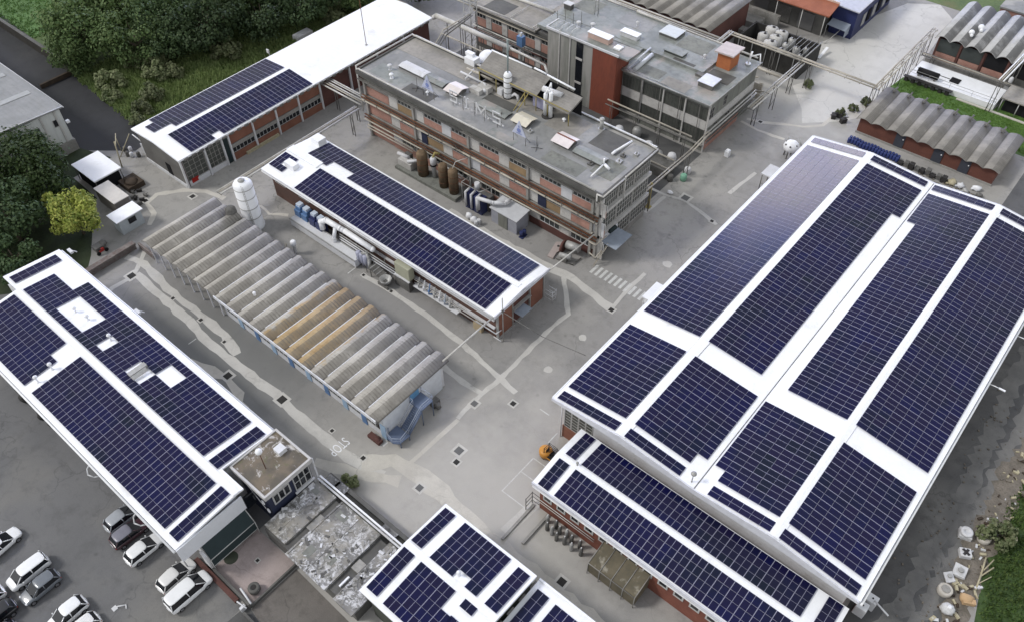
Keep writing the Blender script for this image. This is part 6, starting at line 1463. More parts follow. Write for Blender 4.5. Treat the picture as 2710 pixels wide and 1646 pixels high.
b = B(); b.ball((-44.6,151.8,.5), .6,.9,.6,jit=.2); b.ball((-45.3,150.4,.4), .5,.6,.5,jit=.2); solo('scrap_heap', b, STEELD, 'dark scrap pile at the corner of the navy shed on the pale yard', 'scrap', (-44.8,151.3,0))
# right-hand sheds ----------------------------------------------------
T = thing('red_brick_shed', 'low brick shed with wavy grey roof and dark doors opposite the big hall', 'shed', (-19.8,127.6,0))
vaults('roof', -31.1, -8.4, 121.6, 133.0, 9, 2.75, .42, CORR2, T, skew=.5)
b = B(); b.box(-30.6,-8.9,122.2,132.5,0,2.62); obj('wall', b, mat('brown_brick', (.15,.06,.042), (.115,.047,.035), s=.5, c=(.06,.03,.025), s2=5, k2=.4), T)
for x in (-23.7,-17.6,-13.4):
    b = B(); b.box(x-.75,x+.75,122.08,122.2,0,2.6); d = obj('door', b, plain('slate_door', (.045,.05,.065)), T)
    b = B(); b.ball((x+.5,122.05,1.9), .1); obj('handle', b, WHITEP, d)
b = B(); b.box(-30.7,-8.8,122.0,122.2,0,.3); obj('plinth', b, CONC, T)
for i in range(8):
    b = B(); x = -29.4+i*2.52; b.tube([(x,131.7,3.2),(x+.15,132.9,3.6)], .15, 8); b.tube([(x-.25,132.0,3.3),(x+.4,131.9,3.3)], .1); obj('roof_cowl', b, STEELD, T)
T = thing('steep_roof_shed', 'shed with steep striped grey roof ridges and sooty brick front', 'shed', (-20,158,0))
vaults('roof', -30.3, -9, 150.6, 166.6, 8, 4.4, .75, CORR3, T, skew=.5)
b = B(); b.box(-29.8,-9.5,151.4,166,0,4.2); obj('wall', b, BRICKD, T)
for i in range(5):
    x0 = -29.4+i*4.1; b = B(); b.box(x0,x0+3.5,151.3,151.4,1.9,4.3); obj('shutter', b, mat('dull_green', (.06,.07,.068), (.045,.052,.05), s=.5) if i < 2 else DARK, T)
    b = B(); b.box(x0,x0+3.5,151.3,151.4,.2,1.8); obj('brick_panel', b, PINK if i < 3 else CONCD, T)
    b = B(); b.box(x0+3.55,x0+3.9,151.2,151.4,0,4.4); obj('pillar', b, BRICKD, T)
b = B(); b.box(-30.5,-9,150.4,151.2,0,.5); obj('loading_step', b, CONC, T)
for x, y, s, l in ((-25.6,154.4,.5,'lower white blob vent on the steep striped roof'),(-24.9,157.2,.55,'upper white blob vent on the steep striped roof')):
    b = B(); b.ball((x,y,5.5), s,s,s*.9); b.cone((x,y,5.0),(x,y,5.6), s*.6); b.ball((x+.3,y-.7,5.3), s*.6); solo('roof_vent', b, WHITEP, l, 'roof vent', (x,y,5), 'vents on the steep striped roof')
b = B(); b.lathe((-15.9,150.0,0), [(.35,0),(.3,1.2),(.35,2.2),(.2,2.5)], 12); b.box(-16.4,-15.4,149.6,150.4,0,.8); solo('dosing_column', b, OFFW, 'slim white column in the dark doorway of the steep-roofed shed', 'column', (-15.9,150,0))
T = thing('basin_cover', 'long flat white basin cover with dark manhole between lawn and steep-roofed shed', 'basin', (-23.6,144.4,0))
b = B(); b.box(-30.4,-15.6,142.4,148.2,0,1.0); obj('basin', b, WHITEP, T)
b = B(); b.box(-24.2,-22.6,144.6,146.2,1.0,1.12); obj('manhole', b, DARK, T)
b = B(); b.box(-30,-24.3,145.3,145.45,1.0,1.06); obj('joint', b, IRON, T)
T2 = rail(T, [(-30.4,142.5,1.0),(-27,142.5,1.0),(-23.4,142.5,1.0),(-19.6,142.5,1.0),(-15.7,142.5,1.0)], 1.0, STEEL, 'railing')
T = thing('black_tank', 'black horizontal tank lying on the front edge of the white basin', 'tank', (-27.6,143.3,1.0))
b = B(); b.tube([(-29.4,143.4,1.75),(-25.8,143.4,1.75)], .6, 14); obj('shell', b, BLACK, T)
b = B()
for x in (-29,-26.2): b.box(x-.15,x+.15,142.9,143.9,1.0,1.3)
obj('saddle', b, STEELD, T)
b = B()
for i in range(7): b.box(-30.8+i*1.2,-30.2+i*1.2,141.7,142.3,0,.8)
b.box(-31,-22.6,141.6,142.35,.8,.88); solo('basin_gallery', b, IRON, 'dark low gallery under the railing of the white basin', 'gallery', (-27,140.1,0))
T = thing('corner_canopy', 'taupe flat canopy on posts at the right end of the white basin', 'canopy', (-12.6,144.5,0))
b = B(); b.box(-15.2,-9.5,142.6,147.4,2.4,2.6); obj('roof', b, BITUB, T)
for x in (-14.9,-12.3):
    b = B(); b.tube([(x,142.8,0),(x,142.8,2.4)], .08); obj('post', b, FRAME, T)
b = B(); b.box(-14.6,-9.6,143.4,147,0,2.1); obj('stored_goods', b, DARK, T)
b = B(); b.box(-21.5,-9.2,141.6,142.1,0,.15); struct('lawn_path', b, PATCHT)
t = thing('far_brick_block', 'small pinkish brick building behind the steep-roofed shed at the top edge', 'building', (-20,171,0))
b = B(); b.box(-25,-15,168.6,176,0,4.5); obj('wall', b, PINK, t)
b = B(); b.box(-25.2,-14.8,168.4,176.2,4.5,4.8); obj('roof', b, BITU, t)
for x in (-23.5,-20.5,-17.5): window(t, 'X', x, x+1.6, 168.6, 1.2, 3.2, -1, 2, 1, gm=GLASSD)
# goods along the brick shed ------------------------------------------
DB = plain('drum_navy', (.03,.045,.16), .4)
k = 0
for i in range(17):
    for j in range(2):
        x = -30.3+i*.5; y = 118.7+j*.62+.12*math.sin(i)
        b = B(); b.lathe((x,y,0), [(.24,0),(.25,.3),(.24,.85),(.2,.9),(.19,.86)], 10); solo('blue_drum', b, DB, 'navy blue drum in the double row behind the big hall', 'drum', (x,y,0), 'navy drums behind the big hall')
for i in range(9):
    x = -21.6+i*.85; y = 118.6+.25*(i % 2)
    b = B(); b.box(x-.35,x+.35,y-.4,y+.4,0,.5+.25*(i % 3)); b.box(x-.4,x+.4,y-.45,y+.45,.0,.12); solo('scrap_crate', b, STEELD if i % 2 else IRON, 'dark crate of scrap in the line between the navy drums and the sacks', 'crate', (x,y,0), 'dark crates behind the big hall')
for i,(x,y,s,m,l) in enumerate(((-13.6,118.7,.7,PALEB,'tan heap of timber in the scrap behind the big hall'),(-12.4,118.9,.6,OFFW,'pale folded sheet in the scrap behind the big hall'),(-10.2,119.8,.65,WHITEP,'bright white sack at the end of the scrap line'),(-9.4,118.4,.5,STEELD,'dark lump at the right end of the scrap line'),(-11.3,118.2,.5,STEEL,'grey lump beside the white sack in the scrap line'))):
    b = B(); b.ball((x,y,s*.6), s,s*.9,s*.7,jit=.3); b.obox((x-.3,y-.3,.3), s*1.3,.3,.15, rz=.6); solo('scrap_heap', b, m, l, 'scrap', (x,y,0))
b = B()
for i in range(14): b.obox((-18.5+i*.75+random.uniform(-.2,.2),118.0+random.uniform(-.5,.4),.08), random.uniform(.3,.9),random.uniform(.1,.3),.12, rz=random.uniform(0,3))
tag(obj('rubble', b, DEBRIS), 'loose rubble strewn along the far end of the big hall', 'rubble', kind='stuff')
# left of the hall ----------------------------------------------------
T = thing('entrance_canopy', 'white slab canopy jutting from the road side of the big hall at the crossing', 'canopy', (-34,68,0))
b = B(); b.box(-35.1,-31.4,66.2,69.6,3.3,3.5); obj('slab', b, WHITEP, T)
b = B(); b.tube([(-34.9,66.4,0),(-34.9,66.4,3.3)], .06); b.tube([(-34.9,69.4,0),(-34.9,69.4,3.3)], .06); obj('post', b, OFFW, T)
b = B(); b.box(-33.8,-32.4,61.6,63.8,3.3,3.45); b.box(-33.6,-32.4,61.8,63.6,3.0,3.05); obj('lower_slab', b, OFFW, T)
T = thing('small_canopy', 'small grey-white canopy beside the far part of the big hall', 'canopy', (-34.5,100.6,0))
b = B(); b.box(-35.9,-31.4,99,101.9,2.8,3.0); obj('slab', b, OFFW, T)
b = B(); b.tube([(-35.7,99.2,0),(-35.7,99.2,2.8)], .07); b.tube([(-35.7,101.7,0),(-35.7,101.7,2.8)], .07); obj('post', b, STEELD, T)
T = thing('spherical_tank', 'round white spotted tank on a dark stand left of the hall corner', 'tank', (-36,109.2,0))
b = B(); b.ball((-36,109.2,2.0), 1.25,1.25,1.0); obj('shell', b, WHITEP, T)
b = B()
for a in range(6): b.ball((-36+.9*math.cos(a),109.2+.9*math.sin(a)-.2,2.55), .14)
obj('ports', b, IRON, T)
b = B()
for a in range(4): b.tube([(-36+.8*math.cos(a*PI/2),109.2+.8*math.sin(a*PI/2),0),(-36+.7*math.cos(a*PI/2),109.2+.7*math.sin(a*PI/2),1.6)], .1)
obj('stand', b, STEELD, T)
b = B(); b.tube([(-34.6,110.6,0),(-34.8,110.4,1.8),(-35.6,110.8,2.8)], .12); b.tube([(-37.2,110.6,0),(-37.2,110.6,2.4)], .12); solo('vent_hoses', b, STEEL, 'grey bent hoses behind the round white tank', 'pipe', (-35.8,110.6,0))
# ================================================================== WAREHOUSE AND HUTS (left)
T = thing('grey_warehouse', 'grey metal warehouse with ribbed pale gable wall at the left edge', 'building', (-145,29,0))
gable('roof', -190, -125.3, 0, 0, 'X', [(14,7.6),(27,8.6),(38.2,8.0)], .2, WAREM, T)
b = B(); b.box(-189,-125.8,15,37.8,2.0,7.7); obj('upper_wall', b, mat('ribbed_wall', (.62,.64,.62), (.54,.56,.54), s=.5, c=(.35,.35,.35), s2=3, k2=.3, sc=(1,3,.2)), T)
b = B(); b.box(-189,-125.6,15,38.0,0,1.95); obj('base_wall', b, CONC, T)
for i in range(10):
    b = B(); b.box(-125.8,-125.68,16+i*2.3,16.25+i*2.3,2.0,7.6); obj('rib', b, PANEL, T)
for y in (33.0,36.0): window(T, 'Y', y, y+.9, -125.8, 5.0, 6.3, 1, 1, 1, gm=GLASSD, fm=PANEL)
b = B(); b.tube([(-125.2,38.35,7.9),(-189,38.35,7.9)], .1); b.tube([(-125.25,14,7.7),(-125.25,27,8.7),(-125.25,38.2,8.1)], .09); obj('trim', b, OFFW, T)
for x in (-133,-141,-149,-157):
    b = B()
    v = b.box(x-.6,x+.6,28,37,.0,.05)
    for q in v: q.co.z += 8.62-(q.co.y-27)*.0536+.01
    obj('skylight_strip', b, plain('dull_sheet', (.36,.37,.37)), T)
b = B(); b.box(-124.9,-124.4,37.6,38.1,5.6,6.0); obj('floodlight', b, WHITEP, T)
T = thing('white_roof_shed', 'open dark shed under a broad square white roof beside the big trees', 'shed', (-115.5,35.9,0))
b = B(); b.box(-118.6,-112.0,33.6,38.2,2.65,2.85); obj('roof', b, WHITE, T)
b = B(); b.box(-118.2,-112.5,34.0,37.8,0,2.6); obj('wall', b, DARK, T)
for x in (-118.3,-112.2):
    for y in (33.8,38.0):
        b = B(); b.tube([(x,y,0),(x,y,2.65)], .07); obj('post', b, STEELD, T)
T = thing('container_hut', 'beige-roofed container hut between the square white roof and the cabin', 'container', (-108.3,34.1,0))
b = B(); b.box(-111,-105.6,32.9,35.2,0,2.5); obj('body', b, plain('taupe_wall', (.17,.155,.145)), T)
b = B(); b.box(-111.1,-105.5,32.8,35.3,2.5,2.62); obj('roof', b, plain('beige_roof', (.6,.57,.53), .6), T)
T = thing('site_cabin', 'white site cabin with a small dark window under the yellow-green tree', 'cabin', (-102.6,32.8,0))
b = B(); b.box(-103.6,-101.6,31.0,34.6,0,2.55); obj('wall', b, plain('pale_blue_grey', (.44,.48,.5), .6), T)
b = B(); b.box(-103.9,-101.2,30.6,34.9,2.6,2.75); obj('roof', b, WHITE, T)
window(T, 'Y', 32.4, 33.6, -101.6, 1.2, 2.1, 1, 1, 1, gm=GLASSD, fm=IRON)
b = B(); b.box(-103.9,-103.6,31.2,31.9,0,1.9); obj('door', b, BLUES, T)
b = B(); b.box(-112.2,-109.2,36.9,39.6,0,.9); b.ball((-110.6,38.2,.9), 1.3,1.1,.4,jit=.2); solo('rusty_skip', b, SOIL, 'dark rusty skip heaped with soil beside the square white roof', 'skip', (-110.7,38.2,0))
for i in range(7):
    x = -109+i*.55; y = 37.2+.9*math.sin(i*1.9)
    b = B(); b.obox((x,y,.25), .7,.35,.45, rz=i*.8); b.tube([(x-.3,y,.2),(x+.4,y+.3,.7)], .05); solo('scrap_piece', b, IRON if i % 2 else STEELD, 'scrap metal piece on the ground between the skip and the drain', 'scrap', (x,y,0), 'scrap pieces beside the skip')
T = thing('pole_frame', 'rickety pole frame with white drums behind the square white roof', 'frame', (-117.5,42,0))
b = B(); b.tube([(-115.9,39.7,0),(-116.0,40.2,4.6)], .1); b.tube([(-118.5,41.0,0),(-117.5,43.4,3.6)], .07); b.tube([(-120.5,42.5,2.8),(-115.9,40,3.6)], .07); b.tube([(-119.8,42,0),(-119.8,42,2.7)], .07); obj('poles', b, PALEB, T)
for k in range(5):
    b = B(); b.lathe((-119.2+k*.75,42.4+.6*math.sin(k*2),0), [(.3,0),(.3,.8),(.15,.95)], 10); obj('drum', b, OFFW if k % 2 else STEELD, T)
b = B(); b.box(-116.5,-114.5,44,44.15,0,1.9); b.tube([(-119,44.4,2.2),(-114.8,44.2,2.2)], .1); solo('white_gate_beam', b, OFFW, 'white beam fence joining the workshop end wall to the dark yard', 'fence', (-116.8,44.2,0))
T = thing('red_motorcycle', 'small red motorcycle parked by the pipe trough near the cabin', 'motorcycle', (-100.5,27,0))
for y in (26.4,27.6):
    b = B(); b.cone((-100.56,y,.3),(-100.44,y,.3), .3, n=14); obj('wheel', b, BLACK, T)
b = B(); b.box(-100.6,-100.4,26.6,27.3,.45,.85); b.ball((-100.5,27.1,.85), .14,.3,.15); obj('body', b, REDL, T)
b = B(); b.tube([(-100.5,27.5,.35),(-100.5,27.35,1.0)], .04); b.tube([(-100.8,27.35,1.0),(-100.2,27.35,1.0)], .03); b.box(-100.62,-100.38,26.5,26.95,.85,.92); obj('handlebar', b, BLACK, T)
b = B(); b.box(-102.4,-101.2,26.4,27.8,0,.7); b.ball((-101.9,27.9,.5), .6,.5,.5,jit=.2); solo('covered_pallet', b, STEELD, 'dark covered pallet beside the red motorcycle', 'pallet', (-101.8,27.2,0))
T = thing('retaining_wall', 'dark brick retaining wall between the dark yard and the green field', 'wall', (-155,48,0))
b = B(); v = b.box(-190,-147,48.9,49.4,0,1.9); obj('wall', b, mat('mossy_wall', (.05,.045,.038), (.035,.032,.026), s=.6), T)
b = B(); b.box(-190,-147,48.85,49.45,1.9,2.05); obj('coping', b, CONCD, T)
b = B(); b.box(-147,-146.6,43,49.4,0,.8); solo('dark_kerb', b, SOIL, 'dark earth kerb at the corner where the trees meet the dark yard', 'kerb', (-146.8,46,0))
b = B(); b.prism([(-117.5,98.5),(-113,98.5),(-113,101.5),(-117.5,101.5)],0,3.2); solo('tan_hut', b, plain('tan_wall', (.4,.32,.21)), 'tan block glimpsed beyond the far end of the white workshop roof', 'hut', (-115,100,0))

# ================================================================== VEGETATION
def leaf_blob(b, c, r, n, size, squash=.8):
    """n leaf-sized faces scattered through the outer half of a lumpy clump"""
    for _ in range(n):
        d = Vector((random.gauss(0,1), random.gauss(0,1), random.gauss(0,1))).normalized()
        k = r*(.55+.5*random.random()**.7)
        p = Vector(c)+Vector((d.x*k, d.y*k, d.z*k*squash))
        nrm = (d+Vector((random.uniform(-.6,.6), random.uniform(-.6,.6), random.uniform(-.1,.9)))).normalized()
        u = nrm.orthogonal().normalized(); u.rotate(Matrix.Rotation(random.uniform(0,6.28), 3, nrm)); w = nrm.cross(u)
        s = size*random.uniform(.6,1.3)
        b.face([p-u*s*.5, p+w*s*.32, p+u*s*.5, p-w*s*.32])
def crown(rx, ry, rz, zc, nclump, leaves, size, seed, spiky=0):
    random.seed(seed); b = B()
    for i in range(nclump):
        d = Vector((random.gauss(0,1), random.gauss(0,1), random.gauss(0,.9)))
        d.normalize(); k = random.uniform(.35,1.0)**.6
        c = Vector((d.x*rx*k, d.y*ry*k, zc+d.z*rz*k))
        if c.z < zc-rz*.75: c.z = zc-rz*.75
        r = random.uniform(.24,.42)*min(rx,ry)
        leaf_blob(b, c, r, leaves, size)
        if spiky and random.random() < spiky: leaf_blob(b, c+Vector((0,0,r*1.2)), r*.4, leaves//3, size)
    return b
def trunk(h, r, spread, seed):
    random.seed(seed); b = B()
    b.cone((0,0,0),(.1,.05,h*.45), r, r*.7, 10)
    for i in range(6):
        a = i*PI/3+random.uniform(-.3,.3); z = h*random.uniform(.35,.5)
        p1 = (math.cos(a)*spread*.45, math.sin(a)*spread*.45, z+h*.22); p2 = (math.cos(a)*spread*.8, math.sin(a)*spread*.8, z+h*.38)
        b.cone((.08,.04,z),p1, r*.45, r*.28, 7); b.cone(p1,p2, r*.28, r*.1, 6)
    b.cone((.1,.05,h*.45),(0,0,h*.85), r*.7, r*.15, 8)
    return b
def make_tree(kind, label, cat, loc, cr, tr, leafm, group=None):
    t = thing(kind, label, cat, loc, group)
    obj('crown', cr, leafm, t, local=True)
    if tr: obj('trunk', tr, TRUNK, t, local=True)
    return t
G = 'trees of the dark grove'
P1 = make_tree('broadleaf_tree', 'dark leafy tree at the left end of the grove, next to the green field', 'tree', (-149,54,0), crown(6.2,6.0,4.6,6.2,60,95,.62,11), trunk(9,.32,5,1), LEAFM, G)
P2 = make_tree('broadleaf_tree', 'dense very dark tree in the shadowed middle of the grove', 'tree', (-134,70.5,0), crown(6.0,6.4,4.8,6.0,60,95,.6,12), trunk(9,.3,5,2), LEAF, G)
P3 = make_tree('broadleaf_tree', 'bright topped bushy tree leading the grove above the shrubs', 'tree', (-140,59.5,0), crown(5.2,5.4,4.6,5.2,50,95,.55,13), trunk(8,.28,4.4,3), LEAFM, G)
TL = [(P1,-156,60,.9,'mid green tree at the very left of the grove, against the bright field'),(P1,-151,64,1.05,'tall mid green tree behind the leftmost trees of the grove'),(P3,-146.5,50.6,.8,'low bushy tree hanging over the end of the dark brick retaining wall'),(P2,-141,67,1.0,'dark tree just behind the bright topped one'),(P1,-144,74,1.1,'broad tree in the back row above the bright topped one'),
      (P2,-136.5,64.5,.85,'dark tree filling the hollow between the bright topped tree and the shrubs'),(P2,-129.5,79.5,.95,'dark tree midway between the shrubs and the plain white roof'),(P1,-136,80,1.1,'broad tree at the back centre, touching the top picture edge'),(P2,-127.5,87.5,.9,'dark tree nearest the long white roof, behind the pale crate'),(P3,-130.5,95,1.0,'bushy tree toward the top edge, left of the brownish thicket'),
      (P2,-140,86,1.1,'dark tree in the back row at the top edge'),(P3,-123.5,97.5,.75,'bushy tree beside the tan block at the top edge'),(P1,-152,72,1.1,'tree of the back row at the upper left edge'),(P2,-126,104,1.0,'dark tree above the far end of the white roof'),(P1,-117,108,.9,'tree beyond the far end of the white roof')]
random.seed(5)
for (src, x, y, s, l) in TL: dup(src, (x,y,0), random.uniform(0,6.28), l, (s,s,s*random.uniform(.9,1.1)))
# big trees at left
make_tree('umbrella_pine', 'huge dark pine with rounded crown at the left edge by the warehouse', 'tree', (-119.0,27.2,0), crown(6.8,6.0,3.8,7.2,80,120,.5,21), trunk(9,.45,5.5,4), LEAFP)
make_tree('broadleaf_tree', 'dark spreading tree below the huge pine at the left edge', 'tree', (-112.5,20.8,0), crown(5.8,5.0,3.6,5.6,55,100,.5,22), trunk(7,.35,4.5,5), LEAF)
make_tree('broadleaf_tree', 'deep green tree squeezed between the pine and the square white roof', 'tree', (-115.0,28.4,0), crown(3.2,2.6,2.4,4.2,34,90,.45,23), trunk(6,.25,3,6), LEAF)
make_tree('broadleaf_tree', 'low dark tree in the corner above the car park hall roof', 'tree', (-106,17.6,0), crown(4.6,3.8,2.6,3.4,40,90,.45,26), trunk(5,.25,3.5,9), LEAF)
make_tree('broadleaf_tree', 'dark tree at the left picture edge below the others', 'tree', (-119.5,14.5,0), crown(6,5,3.4,4.8,50,90,.5,27), trunk(6,.3,4.5,10), LEAF)
make_tree('yellowing_tree', 'bright yellow-green autumn tree beside the white site cabin', 'tree', (-106.4,27.4,0), crown(3.9,3.4,3.3,4.6,54,110,.42,24,.5), trunk(6.5,.22,3,7), LEAFY)
make_tree('yellowing_tree', 'narrow yellow sapling left of the bright autumn tree', 'tree', (-110.3,26.2,0), crown(1.1,1.0,2.4,3.8,16,80,.36,25), trunk(5,.12,.9,8), LEAFY)
# shrubs
random.seed(9)
S1 = make_tree('shrub', 'feathery grey-green shrub clump in front of the grove, farthest left', 'shrub', (-139.8,57.8,0), crown(2.2,2.2,1.4,1.5,22,70,.5,31,.9), None, LEAFG, 'shrubs in the meadow')
for x, y, s, l in ((-137.4,60.8,1.15,'feathery grey-green shrub second from the left'),(-133.6,58.6,1.1,'pale shrub standing forward in the meadow, below the feathery pair'),(-131.5,60.5,.8,'smaller pale shrub touching the forward one'),(-129.6,70.8,1.25,'round shrub nearest the array end of the white roof'),(-137.2,51.2,1.05,'round shrub at the edge of the dark yard'),(-133.5,49.2,.7,'low shrub where the meadow narrows at the dark yard'),(-126.0,50.2,.75,'yellowish low shrub near the tip of the meadow'),(-124.2,48.2,.6,'low shrub at the tip of the meadow, nearest the workshop corner'),(-128.4,54,.9,'low spreading shrub amid the meadow near the workshop array'),(-125.2,92.5,1.2,'brownish shrub thicket near the top of the white roof'),(-121.8,90.5,.9,'shrub tucked against the far part of the white roof')):
    dup(S1, (x,y,0), random.uniform(0,6.28), l, (s,s,s*.95))
for x, y, s, l in ((-42.8,129.2,.4,'weedy bush sprouting at the post of the road-spanning pipe bridge'),(-32.8,130.4,.4,'small bush at the corner post of the pale concrete yard'),(-33.6,127.4,.36,'dark bush by the left end of the brick shed'),(-34.6,124.8,.38,'scrubby bush in the heap left of the brick shed'),(11.8,64.0,.75,'dark bush behind the white stone blocks on the grass bank'),(-45.5,24.4,.45,'weed bush in the corner beside the navy kiosk'),(-89.6,73.5,.0,'')):
    if s: dup(S1, (x,y,0), random.uniform(0,6.28), l, (s,s,s))
for i,(x,y) in enumerate(((-34.6,124.2),(-33.4,123.2),(-35.2,123.4))):
    b = B(); b.obox((x,y,.4), 1.0,.7,.8, rz=i); b.tube([(x-.6,y,.3),(x+.6,y+.3,1.2)], .07); solo('scrap_heap', b, IRON, 'dark scrap in the heap at the left end of the brick shed', 'scrap', (x,y,0), 'scrap at the left end of the brick shed')
# meadow grass and bank grass (uncountable)
def tufts(name, label, polys, n, h, m, seed, z=.0):
    random.seed(seed); b = B()
    def inside(p, poly):
        c = False; j = len(poly)-1
        for i in range(len(poly)):
            if (poly[i][1] > p[1]) != (poly[j][1] > p[1]) and p[0] < (poly[j][0]-poly[i][0])*(p[1]-poly[i][1])/(poly[j][1]-poly[i][1])+poly[i][0]: c = not c
            j = i
        return c
    for poly, k in polys:
        xs = [p[0] for p in poly]; ys = [p[1] for p in poly]; made = 0
        while made < n*k:
            p = (random.uniform(min(xs),max(xs)), random.uniform(min(ys),max(ys)))
            if not inside(p, poly): continue
            made += 1
            for q in range(3):
                a = random.uniform(0,6.28); hh = h*random.uniform(.5,1.2); w = .12*random.uniform(.7,1.5)*max(1,h*1.6)
                dx, dy = math.cos(a), math.sin(a); ln = random.uniform(.2,.6)*hh
                o = (p[0]+random.uniform(-.3,.3), p[1]+random.uniform(-.3,.3))
                b.face([(o[0]-dy*w,o[1]+dx*w,z),(o[0]+dy*w,o[1]-dx*w,z),(o[0]+dx*ln,o[1]+dy*ln,z+hh)])
    return tag(obj(name, b, m), label, 'grass', kind='stuff')
tufts('meadow_grass', 'rough tall grass of the meadow below the grove', [([(-146,48.8),(-119.5,47),(-116.6,44.5),(-116.4,100),(-128,100),(-146,58)], 1)], 14000, .7, leafmat('meadow_green', (.23,.31,.11),(.16,.23,.075),(.3,.36,.15)), 41)
tufts('field_grass', 'short bright grass of the field at the upper left corner', [([(-185,50),(-164,51),(-156,60),(-160,80),(-185,80)], 1)], 3000, .35, leafmat('field_green', (.09,.17,.05),(.07,.13,.04),(.12,.2,.06)), 42)
tufts('bank_grass', 'dark grass on the bank along the right edge', [([(12.6,76),(11.6,69),(12.4,64),(12.5,60),(13.6,56),(14.4,50),(15,40),(26,40),(26,90),(13,90)], 1)], 9000, .3, leafmat('bank_green', (.075,.13,.033),(.048,.085,.022),(.11,.15,.05)), 43)
tufts('lawn_grass', 'bright short lawn between the brick shed and the basin', [([(-31.6,137.4),(-31.0,141.5),(-15.5,141.5),(-9,146),(-7,133.4),(-31,133.4)], 1)], 3500, .09, leafmat('lawn_green', (.12,.22,.045),(.09,.175,.035),(.15,.25,.065)), 44, .016)
# ================================================================== RIGHT-HAND VERGE
def block(x, y, kind, label, rz=0, s=1):
    s *= .86
    t = thing('concrete_block', label, 'concrete block', (x,y,0), 'concrete pieces on the gravel verge', rz)
    b = B()
    if kind == 'ring':
        b.obox((0,0,.35*s), 1.5*s,1.4*s,.7*s); obj('base', b, BIGBAG, t, local=True, bevel=.06)
        b = B(); b.lathe((0,0,.7*s), [(.72*s,0),(.74*s,.3*s),(.6*s,.36*s),(.3*s,.36*s),(.26*s,.2*s)], 20); obj('ring', b, OFFW, t, local=True)
    elif kind == 'disc':
        b.lathe((0,0,0), [(.75*s,0),(.8*s,.1),(.8*s,.65*s),(.7*s,.75*s)], 22); obj('drum', b, plain('beige_concrete', (.5,.47,.42), .7), t, local=True)
        b = B(); b.lathe((0,0,.75*s), [(.5*s,0),(.46*s,.06)], 18); obj('lid', b, CONC, t, local=True)
    elif kind == 'sack':
        b.ball((0,0,.5*s), .8*s,.72*s,.5*s, jit=.14, n=20); obj('sack', b, BIGBAG, t, local=True)
        b = B(); b.ball((.1,.05,.95*s), .3*s,.25*s,.16*s, jit=.2); obj('knot', b, WHITEP, t, local=True)
    elif kind == 'cross':
        b.obox((0,0,.35*s), 1.35*s,1.2*s,.7*s); obj('block', b, OFFW, t, local=True, bevel=.08)
        b = B(); b.obox((0,0,.73*s), .3*s,1.0*s,.08, rz=.7); b.obox((0,0,.735*s), .3*s,1.0*s,.08, rz=-.7); obj('top_cross', b, IRON, t, local=True)
    else:
        b.obox((0,0,.45*s), 1.5*s,1.5*s,.14*s, rx=.35, ry=.15); b.obox((.05,-.2,.25*s), 1.1*s,1.0*s,.4*s); obj('slab', b, OFFW, t, local=True)
        b = B(); b.lathe((.05,.05,.6*s), [(.35*s,0),(.3*s,.12)], 12); obj('boss', b, STEEL, t, local=True)
    return t
block(9.3,62.2,'ring','pale block with a round ring on top, uppermost on the verge',.3)
block(11.0,63.0,'disc','ribbed pale drum beside the dark bush on the bank',.2)
block(10.1,60.0,'cross','white block with dark cross-shaped recess on the verge',.5)
block(10.4,57.7,'slab','white slab tilted upright in the middle of the verge pieces',.2)
block(9.8,56.4,'slab','smaller white slab leaning below the upright slab',.9,.8)
block(10.0,54.7,'disc','smooth round beige lid standing on the verge',0,1.05)
block(10.9,52.9,'sack','lumpy white sack lowest but one on the verge',.4)
block(12.3,51.6,'sack','small white sack at the bottom edge of the verge',1.1,.6)
b = B(); b.obox((12.3,55.0,.35), 1.2,.5,.5, rz=.5); b.ball((12.0,55.3,.35), .7,.6,.4,jit=.3); solo('clay_heap', b, plain('clay', (.5,.34,.19), .8), 'orange-tan clay lump at the edge of the bank grass', 'clay', (12.2,55.1,0))
b = B()
for k in range(9): b.obox((13.0+random.uniform(-.5,.5),65.0+random.uniform(-.8,.8),.25), .9,.18,.15, rz=random.uniform(-.6,.6), rx=.2)
solo('pale_timber_heap', b, PALEB, 'bleached timber scraps heaped beyond the dark bush', 'timber', (13,65,0))
b = B(); b.tube([(12.4,56.9,.1),(12.2,58.8,.25),(11.9,60.8,.5)], .09); b.tube([(12.25,58.6,.2),(12.9,60.2,.5)], .07); b.tube([(12.2,59.2,.2),(12.6,61.0,.6)], .06); b.tube([(12.3,57.6,.1),(13.1,59.2,.3)], .05); b.tube([(12.3,56.8,.1),(12.9,56.1,.1)], .1)
solo('dead_branch', b, PALEB, 'forked bleached branch lying on the bank grass', 'branch', (12.3,58.5,0))
b = B(); random.seed(3)
for k in range(170):
    y = random.uniform(46,84); x = random.choice([random.uniform(9.2,12.2), random.uniform(5.5,10)]) if random.random() < .8 else random.uniform(4,9)
    s = random.uniform(.04,.13); b.obox((x,y,s*.4), s*2,s*1.3,s, rz=random.uniform(0,3))
for k in range(150):
    y = random.uniform(46,86); x = 11.2+random.gauss(0,.7); s = random.uniform(.08,.3)
    b.obox((x,y,s*.35), s*2.2,s,s*.7, rz=random.uniform(0,3), rx=random.uniform(-.3,.3), mi=random.choice((0,1,1,2,3)))
for k in range(26):
    y = random.uniform(50,58); x = random.uniform(10.2,12.6); s = random.uniform(.12,.35)
    b.obox((x,y,s*.3), s*2,s,s*.6, rz=random.uniform(0,3), rx=random.uniform(-.4,.4), mi=random.choice((1,2,3)))
tag(obj('rubble', b, [DEBRIS, PALEB, OFFW, SOIL]), 'small stones and rubble strewn along the right-hand verge', 'rubble', kind='stuff')
